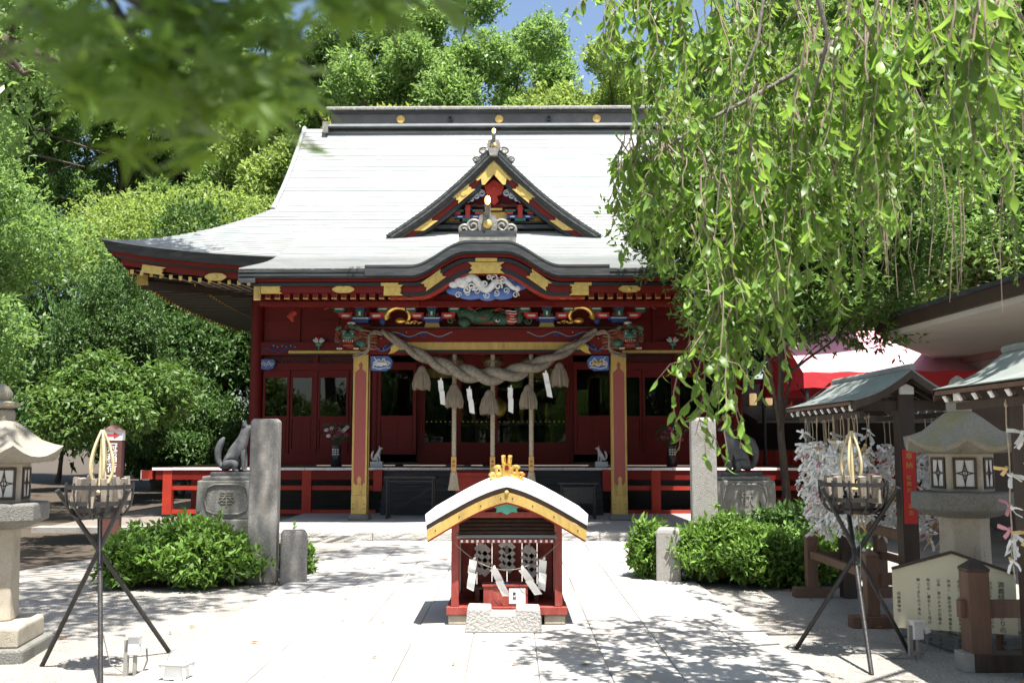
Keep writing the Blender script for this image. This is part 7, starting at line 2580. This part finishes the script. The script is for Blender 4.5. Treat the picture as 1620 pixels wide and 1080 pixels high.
# clipped bushes by the stone posts ----------------------------------------------
def bush(loc, rad, n, seed, label, mat='leaf_bush', L=0.085, W=0.037):
    t = thing('azalea_bush', label, 'bush', loc, 0, 'bushes by the stone posts')
    r = random.Random(seed)
    puffs = []
    for k in range(40):
        a, q = r.uniform(0, 6.28), math.sqrt(r.random())
        puffs.append(((rad[0] * 0.78 * q * math.cos(a), rad[1] * 0.78 * q * math.sin(a), rad[2] * (0.35 + 0.45 * (1 - q * q) * r.uniform(0.7, 1.1))), (rad[0] * 0.22 * r.uniform(0.5, 1.5), rad[1] * 0.24, rad[2] * 0.30 * r.uniform(0.5, 1.7))))
    V = leaf_cloud(puffs, n, 6, L, W, seed, 0.5, up=0.35, flat=0.45, spread=0.9)
    V = V[V[:, :, 2].min(1) > 0.01]
    o = bpy.data.objects.new('foliage', cloud_mesh('foliage', V, mat))
    COL.objects.link(o)
    o.parent = t
    m = MB()
    for k in range(26):
        c = puffs[r.randrange(len(puffs))][0]
        b = (c[0] * 0.3, c[1] * 0.3, 0)
        m.tube([b, (c[0] * 0.6, c[1] * 0.6, c[2] * 0.45), (c[0], c[1], c[2] + 0.1)], [0.014, 0.010, 0.005], 5)
    m.build('stems', 'bark', t)
bush((-3.72, 11.45, 0), (1.02, 0.80, 0.60), 4700, 61, 'rounded glossy green bush round the left tall stone post')
bush((2.66, 11.48, 0), (1.22, 0.74, 0.60), 5400, 63, 'rounded sunlit green bush by the right tall stone post')
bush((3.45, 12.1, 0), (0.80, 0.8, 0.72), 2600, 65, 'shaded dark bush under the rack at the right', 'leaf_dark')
bush((1.62, 11.85, 0), (0.30, 0.3, 0.62), 520, 69, 'small tuft of leaves behind the right short stone post')
bush((-2.62, 12.2, 0), (0.22, 0.3, 0.42), 420, 67, 'small tuft of leaves between the two left stone posts')

# ================================================================== WEEPING CHERRY
def at(px, py, Y):
    f = 1575.0
    th = math.atan(165 / f)
    u, v = (px - 810) / f, (540 - py) / f
    d = (u, math.cos(th) - v * math.sin(th), math.sin(th) + v * math.cos(th))
    k = Y / d[1]
    return Vector((d[0] * k, Y, 1.55 + d[2] * k))

def cherry_leaf(L=1.0, W=0.40):
    """pointed oval leaf, folded along its midrib, hanging along -z"""
    vs, fs = [], []
    prof = [(0.0, 0.02), (0.28, 0.42), (0.62, 0.40), (1.0, 0.0)]
    for t, w in prof:
        y = -0.10 * math.sin(PI * t) + 0.12 * t * t
        vs += [(-w * W, y + 0.05 * w, -t * L), (0, y, -t * L), (w * W, y + 0.05 * w, -t * L)]
    for i in range(len(prof) - 1):
        a = i * 3
        fs += [(a, a + 1, a + 4, a + 3), (a + 1, a + 2, a + 5, a + 4)]
    return np.array(vs), np.array(fs)

def weeping_cherry():
    r = random.Random(77)
    t = thing('weeping_cherry', 'weeping cherry tree trailing long leafy strands over the right of the scene', 'tree', (5.6, 6.9, 0), 0)
    ox, oy = 5.6, 6.9
    base = Vector((ox, oy, 0))
    def rel(p): return (p[0] - ox, p[1] - oy, p[2])
    m = MB()
    m.tube([(0, 0, 0), (-0.05, 0.1, 1.2), (-0.2, 0.05, 2.6), (-0.35, -0.1, 4.0), (-0.5, -0.1, 5.2)], [0.32, 0.25, 0.22, 0.18, 0.10], 14)
    m.build('trunk', 'bark', t, smooth=60)
    # arching boughs carrying the strands
    boughs = []
    def bough(pts, r0):
        b = MB()
        n = len(pts)
        b.tube([rel(p) for p in pts], [r0 * (1 - 0.85 * i / (n - 1)) for i in range(n)], 8)
        b.build('bough', 'bark_g' if r0 < 0.05 else 'bark', t, smooth=60)
    top = Vector((5.1, 6.8, 5.0))
    for (px, py, Y, r0) in ((1235, -120, 6.0, 0.07), (1480, -160, 4.6, 0.06), (1040, -140, 6.6, 0.06), (1330, -100, 7.2, 0.06), (1600, -60, 6.4, 0.06)):
        e = at(px, py, Y)
        md = top.lerp(e, 0.5) + Vector((0, 0, 0.5))
        bough([top, top.lerp(md, 0.6) + Vector((0, 0, 0.2)), md, md.lerp(e, 0.5) + Vector((0, 0, 0.12)), e], r0)
    bough([at(1330, 60, 6.8), at(1250, 120, 6.7), at(1180, 160, 6.6), at(1110, 195, 6.5), at(1060, 230, 6.4), at(1030, 275, 6.4)], 0.022)
    bough([at(1210, -20, 5.6), at(1200, 60, 5.6), at(1150, 180, 5.6), at(1135, 320, 5.6), at(1128, 420, 5.6)], 0.011)
    bough([at(1290, -20, 5.2), at(1310, 60, 5.2), at(1290, 140, 5.3), at(1270, 220, 5.4)], 0.016)
    groups = [  # px range, top range, bottom range, Y range, count, leaf scale
        (945, 1010, (-60, -20), (50, 130), (5.8, 6.8), 14, 1.28),
        (968, 1062, (200, 245), (320, 432), (6.1, 6.8), 24, 1.28),
        (1040, 1112, (190, 230), (340, 470), (6.0, 6.8), 14, 1.28),
        (1100, 1192, (240, 380), (500, 660), (5.4, 6.2), 22, 1.28),
        (1120, 1168, (420, 480), (640, 738), (5.4, 5.8), 8, 1.28),
        (1180, 1275, (120, 300), (420, 560), (5.4, 6.6), 22, 1.28),
        (1255, 1345, (40, 200), (330, 480), (5.4, 6.6), 20, 1.28),
        (1330, 1430, (-50, 60), (240, 400), (4.8, 6.2), 24, 1.28),
        (1420, 1625, (-60, 20), (140, 330), (4.2, 5.6), 34, 1.3),
        (1000, 1260, (-60, -10), (60, 240), (5.6, 7.2), 36, 1.28),
        (1050, 1300, (-60, 120), (200, 420), (6.6, 7.6), 50, 0.95),
        (1250, 1640, (-60, 150), (220, 460), (7.8, 11.0), 80, 0.95)]
    lv, lf = cherry_leaf()
    leaves = []
    tw = MB()
    def dress(pts, length, dens, sc, start):
        nn = len(pts)
        q = start
        while q < length:
            u = q / length * (nn - 1)
            i = min(int(u), nn - 2)
            p = pts[i].lerp(pts[i + 1], u - i)
            big = 1 - 0.35 * q / max(length, 0.01)
            leaves.append((p, sc * big * r.uniform(0.060, 0.125), r.uniform(0, 6.28), r.uniform(0.1, 0.95), r.uniform(-0.5, 0.5)))
            q += dens * r.uniform(0.4, 1.7)
    for (x0, x1, tr, br, yr, n, sc) in groups:
        for k in range(n):
            px = r.uniform(x0, x1)
            Y = r.uniform(*yr)
            pt, pb = r.uniform(*tr), r.uniform(*br)
            a, b = at(px, pt, Y), at(px, pb, Y)
            side = Vector((r.uniform(-1, 1), r.uniform(-1, 1), 0)) * 0.22
            wv, wp = r.uniform(0.01, 0.045), r.uniform(0, 6.28)
            pts = []
            nn = 11
            for i in range(nn):
                u = i / (nn - 1)
                p = a.lerp(b, u)
                p.x = a.x + side.x * (1 - (1 - u) ** 2) + wv * math.sin(wp + u * 7) + r.uniform(-0.01, 0.01)
                p.y = a.y + side.y * (1 - (1 - u) ** 2) + wv * math.cos(wp + u * 6) + r.uniform(-0.01, 0.01)
                pts.append(p)
            tw.tube([rel(p) for p in pts], [0.0055 * (1 - 0.7 * i / nn) for i in range(nn)], 4)
            length = (a - b).length
            dress(pts, length, r.uniform(0.034, 0.062), sc, r.uniform(0.02, 0.2))
            # side shoots break up the strand
            for j in range(int(length * r.uniform(2.0, 4.5))):
                i = r.randrange(1, nn - 1)
                g = r.uniform(0, 6.28)
                L2 = r.uniform(0.10, 0.34)
                o = pts[i]
                e = o + Vector((math.cos(g) * L2 * 0.5, math.sin(g) * L2 * 0.5, -L2 * r.uniform(0.3, 0.9)))
                md = o.lerp(e, 0.5) + Vector((0, 0, 0.04))
                tw.tube([rel(o), rel(md), rel(e)], [0.003, 0.0022, 0.001], 3)
                dress([o, md, e], L2, 0.036, sc * 0.95, 0.02)
    # bare twigs on the right
    for k in range(14):
        px = r.uniform(1400, 1600)
        Y = r.uniform(5.0, 6.5)
        a, b = at(px, r.uniform(230, 380), Y), at(px + r.uniform(-15, 15), r.uniform(420, 500), Y)
        md = a.lerp(b, 0.5) + Vector((r.uniform(-0.05, 0.05), r.uniform(-0.05, 0.05), 0))
        tw.tube([rel(a), rel(md), rel(b)], [0.004, 0.003, 0.0015], 4)
    stuff(tw.build('twigs', 'twig', t, smooth=60))
    # leaves: the nearest 300 as parts of their own, the rest as one mass
    leaves.sort(key=lambda q: q[0].y / q[1])
    me = bpy.data.meshes.new('leaf')
    me.from_pydata([tuple(v) for v in lv], [], [tuple(int(i) for i in f) for f in lf])
    me.materials.append(M['leaf_cherry'])
    for p in me.polygons:
        p.use_smooth = True
    for (p, s, a, tilt, roll) in leaves[:300]:
        o = inst('leaf', me, t, rel(p), (tilt, roll, a), s)
    rest = leaves[300:]
    nL, nv = len(rest), len(lv)
    V = np.empty((nL, nv, 3))
    for i, (p, s, a, tilt, roll) in enumerate(rest):
        q = (Matrix.Rotation(a, 3, 'Z') @ Matrix.Rotation(roll, 3, 'Y') @ Matrix.Rotation(tilt, 3, 'X'))
        V[i] = (lv * s) @ np.array(q).T + np.array(rel(p))
    F = (lf[None] + (np.arange(nL) * nv)[:, None, None]).reshape(-1, 4)
    o = bpy.data.objects.new('foliage', np_mesh('foliage', V.reshape(-1, 3), F, 4, 'leaf_cherry', True))
    COL.objects.link(o)
    o.parent = t
    stuff(o)
    # upper crown above the view: it shades the racks, the sign and the lower path
    puffs = []
    rr = random.Random(5)
    for (cx, cy, cz, q) in ((4.5, 6.2, 6.0, 0.9), (3.9, 6.6, 6.3, 0.7), (5.4, 7.0, 6.0, 1.1), (4.3, 7.4, 6.3, 1.0), (5.0, 5.6, 5.8, 0.9), (5.8, 6.0, 5.8, 1.0), (4.9, 8.0, 6.4, 0.9)):
        puffs.append(((cx - ox, cy - oy, cz), (q, q, q * 0.6)))
    V = leaf_cloud(puffs, 6800, 5, 0.14, 0.065, 71, 0.1, droop=0.5)
    o = bpy.data.objects.new('upper_crown', cloud_mesh('upper_crown', V, 'leaf_cherry'))
    COL.objects.link(o)
    o.parent = t
    stuff(o)
weeping_cherry()

# ================================================================== MAPLE BRANCH OVERHEAD
def maple_leaf_mesh(seed):
    r = random.Random(seed)
    pts = [(0, -0.12)]
    lobes = [(-128, 0.42), (-88, 0.72), (-44, 0.95), (0, 1.08), (44, 0.95), (88, 0.72), (128, 0.42)]
    out = []
    for i, (a, L) in enumerate(lobes):
        a = R(a + r.uniform(-6, 6))
        L *= r.uniform(0.9, 1.1)
        d = Vector((math.sin(a), math.cos(a)))
        n = Vector((d.y, -d.x))
        out.append(d * L * 0.30 - n * 0.09)
        out.append(d * L * 0.62 - n * 0.085)
        out.append(d * L)
        out.append(d * L * 0.62 + n * 0.085)
    vs = [(0, 0, 0)] + [(p.x, p.y, -0.12 * p.length ** 2 + r.uniform(-0.02, 0.02)) for p in out]
    n = len(out)
    fs = [(0, i, i + 1) for i in range(1, n)] + [(0, n, 1)]
    # petiole
    k = len(vs)
    vs += [(-0.012, 0, 0), (0.012, 0, 0), (0.010, -0.55, 0.06), (-0.010, -0.55, 0.06)]
    fs.append((k, k + 1, k + 2, k + 3))
    me = bpy.data.meshes.new('leaf')
    me.from_pydata(vs, [], fs)
    me.materials.append(M['leaf_maple'])
    return me

def maple():
    r = random.Random(12)
    t = thing('maple_tree', 'overhanging maple branch with dark lobed leaves, out of focus at upper left', 'tree', (-2.6, -1.2, 0), 0)
    ox, oy = -2.6, -1.2
    def rel(p): return (p[0] - ox, p[1] - oy, p[2])
    m = MB()
    m.tube([(0, 0, 0), (0.1, 0.05, 1.0), (0.3, 0.2, 2.0), (0.5, 0.5, 2.8), (0.9, 1.0, 3.6), (1.5, 2.2, 4.4), (2.0, 3.4, 4.9)], [0.16, 0.13, 0.11, 0.09, 0.07, 0.05, 0.02], 10)
    m.build('trunk', 'bark', t, smooth=60)
    ends = []
    b = MB()
    root = Vector((-1.5, 0.55, 2.35))
    fork = at(150, -40, 1.25)
    b.tube([rel(Vector((-1.9, -0.2, 2.3))), rel(root), rel(root.lerp(fork, 0.5) + Vector((0, 0, 0.08))), rel(fork)], [0.05, 0.03, 0.02, 0.012], 7)
    lines = [(fork, at(300, 60, 1.1), at(430, 170, 1.05), at(505, 235, 1.0)), (fork, at(230, 90, 1.15), at(260, 190, 1.12), at(300, 270, 1.1)),
             (fork, at(120, 60, 1.3), at(130, 150, 1.25), at(140, 230, 1.2)), (fork, at(400, -20, 1.2), at(560, -10, 1.15), at(680, 10, 1.1)),
             (fork, at(330, 20, 1.3), at(460, 90, 1.2), at(520, 120, 1.15)), (fork, at(60, 0, 1.2), at(20, 40, 1.1), at(10, 90, 1.1))]
    for ln in lines:
        b.tube([rel(p) for p in ln], [0.008, 0.005, 0.003, 0.0015], 5)
    b.build('branch', 'bark', t, smooth=60)
    lm = [maple_leaf_mesh(s) for s in (1, 2, 3, 4)]
    spots = []
    for (x0, x1, y0, y1, n) in ((-10, 130, -30, 120, 16), (90, 300, -30, 175, 62), (240, 480, -30, 180, 78), (200, 340, 160, 250, 14), (380, 500, 110, 180, 16), (110, 240, 130, 185, 8), (490, 620, -40, 40, 12), (600, 720, -40, 35, 10), (495, 505, 232, 240, 1)):
        for k in range(n):
            px, py = r.uniform(x0, x1), r.uniform(y0, y1)
            # keep the lower left and lower right of the cluster open
            if py > 40 + 260 * (px / 300) and px < 200 and r.random() < 0.4:
                continue
            spots.append((px, py, r.uniform(0.92, 1.35)))
    for (px, py, Y) in spots:
        p = at(px, py, Y)
        s = r.uniform(0.046, 0.070)
        inst('leaf', lm[r.randrange(4)], t, rel(p), (r.uniform(-1.0, 0.5), r.uniform(-0.6, 0.6), PI + r.uniform(-1.1, 1.1)), s)
    # unseen crown added above the view to keep these leaves in shade
    puffs = []
    for (cx, cy, cz, q) in ((-0.5, 0.5, 3.9, 0.6), (-0.1, 0.7, 3.7, 0.5), (-0.9, 0.5, 3.8, 0.5), (0.2, 0.6, 3.9, 0.45), (-0.4, 0.9, 4.1, 0.5), (-1.2, 0.2, 3.6, 0.5)):
        puffs.append(((cx - ox, cy - oy, cz), (q, q, q * 0.45)))
    V = leaf_cloud(puffs, 950, 5, 0.10, 0.05, 73, 0.1)
    o = bpy.data.objects.new('upper_crown', cloud_mesh('upper_crown', V, 'leaf_maple'))
    COL.objects.link(o)
    o.parent = t
    stuff(o)
maple()

def shade_tree():
    t = thing('tall_shade_tree', 'tall tree standing out of view at the left, its boughs shading the court', 'tree', (-7.4, 7.6, 0), 0)
    ox, oy = -7.4, 7.6
    spots = ((-1.3, 8.4, 9.2, 0.8), (-0.4, 8.9, 9.6, 0.7), (-2.4, 9.2, 9.6, 0.9), (-3.9, 6.2, 7.0, 0.9), (-5.0, 8.0, 8.0, 1.1), (-3.6, 8.6, 9.0, 0.8), (0.6, 9.8, 10.2, 0.7), (-1.8, 10.4, 10.4, 0.8), (-6.2, 9.2, 8.8, 1.1), (-5.2, 6.4, 7.6, 0.9), (-0.6, 11.2, 11.4, 0.9), (-2.6, 11.4, 11.4, 0.9), (-4.6, 10.4, 10.0, 0.9), (-3.0, 6.6, 7.8, 0.9), (-2.4, 7.4, 8.2, 0.7), (-3.6, 7.6, 8.0, 0.9), (-4.4, 7.0, 7.6, 0.9))
    puffs = [((x - ox, y - oy, z), (q, q, q * 0.45)) for x, y, z, q in spots]
    m = MB()
    m.tube([(0, 0, 0), (0.1, 0, 3.0), (-0.1, 0.3, 6.0), (0.1, 0.5, 8.0)], [0.28, 0.22, 0.17, 0.10], 12)
    for c, q in puffs:
        m.tube([(-0.1, 0.3, 6.0), (c[0] * 0.45, 0.3 + c[1] * 0.45, 6.0 + (c[2] - 6.0) * 0.65), c], [0.05, 0.03, 0.006], 6)
    m.build('trunk', 'bark', t, smooth=60)
    V = leaf_cloud(puffs, 3600, 5, 0.13, 0.06, 75, 0.1)
    o = bpy.data.objects.new('crown', cloud_mesh('crown', V, 'leaf_maple'))
    COL.objects.link(o)
    o.parent = t
shade_tree()
big = tree('tall_shade_tree', 'tall tree standing out of view at the left, throwing dapples on the roof corner', (-11.0, 16.6), 13.0, (2.2, 0.8, 13.2), (3.4, 2.4, 1.5), 16, 2600, 5, 0.17, 0.08, 'leaf_light', 91, 0.3, shell=0.2, size=(0.22, 0.36))

# bare grey branch reaching in at the upper left
def grey_branch():
    t = thing('old_tree_limb', 'dark bare forked limb reaching in at the upper left corner', 'tree', (-9.8, 12.0, 0), 0)
    ox, oy = -9.8, 12.0
    def rel(p): return (p[0] - ox, p[1] - oy, p[2])
    m = MB()
    P = [Vector((-9.6, 12, 4.5)), Vector((-8.6, 12, 6.2)), at(0, 62, 12), at(45, 80, 12), at(80, 95, 12), at(112, 118, 12)]
    m.tube([(0, 0, 0), (0.1, 0, 2.4)] + [rel(p) for p in P], [0.30, 0.26, 0.2, 0.14, 0.10, 0.085, 0.06, 0.02], 9)
    m.tube([rel(at(2, 70, 12)), rel(at(20, 92, 12)), rel(at(38, 118, 12)), rel(at(55, 110, 12)), rel(at(82, 108, 12))], [0.06, 0.05, 0.035, 0.025, 0.01], 7)
    m.tube([rel(at(40, 118, 12)), rel(at(10, 100, 12)), rel(at(2, 78, 12))], [0.03, 0.03, 0.04], 7)
    m.build('trunk', 'bark', t, smooth=60)
    V = leaf_cloud([(rel(at(-20, 30, 12.4)), 0.9), (rel(at(60, -20, 12.5)), 0.8), (rel(at(20, 160, 12.6)), 0.6)], 700, 5, 0.12, 0.055, 81, 0.3)
    o = bpy.data.objects.new('crown', cloud_mesh('crown', V, 'leaf_light'))
    COL.objects.link(o)
    o.parent = t
grey_branch()

# trees on the near side, behind the viewer: seen only as reflections in the glass
for k, (x, y, src, s, lab) in enumerate(((-8.5, -13, tallB, 0.7, 'left'), (-2.5, -17, tallA, 0.75, 'left of centre'), (4.0, -15, tallB, 0.75, 'right of centre'), (9.5, -13, tallA, 0.7, 'right'))):
    retree(src, (x, y), k * 1.3, s, 'tree on the near side of the court behind the viewer, %s' % lab)
for k, (x, lab) in enumerate(((-9, 'far left'), (-4.5, 'left'), (0.5, 'middle'), (5.5, 'right'), (10.5, 'far right'))):
    retree(under, (x, -10), k, (1.1, 0.9, 1.9), 'bush on the near side of the court behind the viewer, %s' % lab)
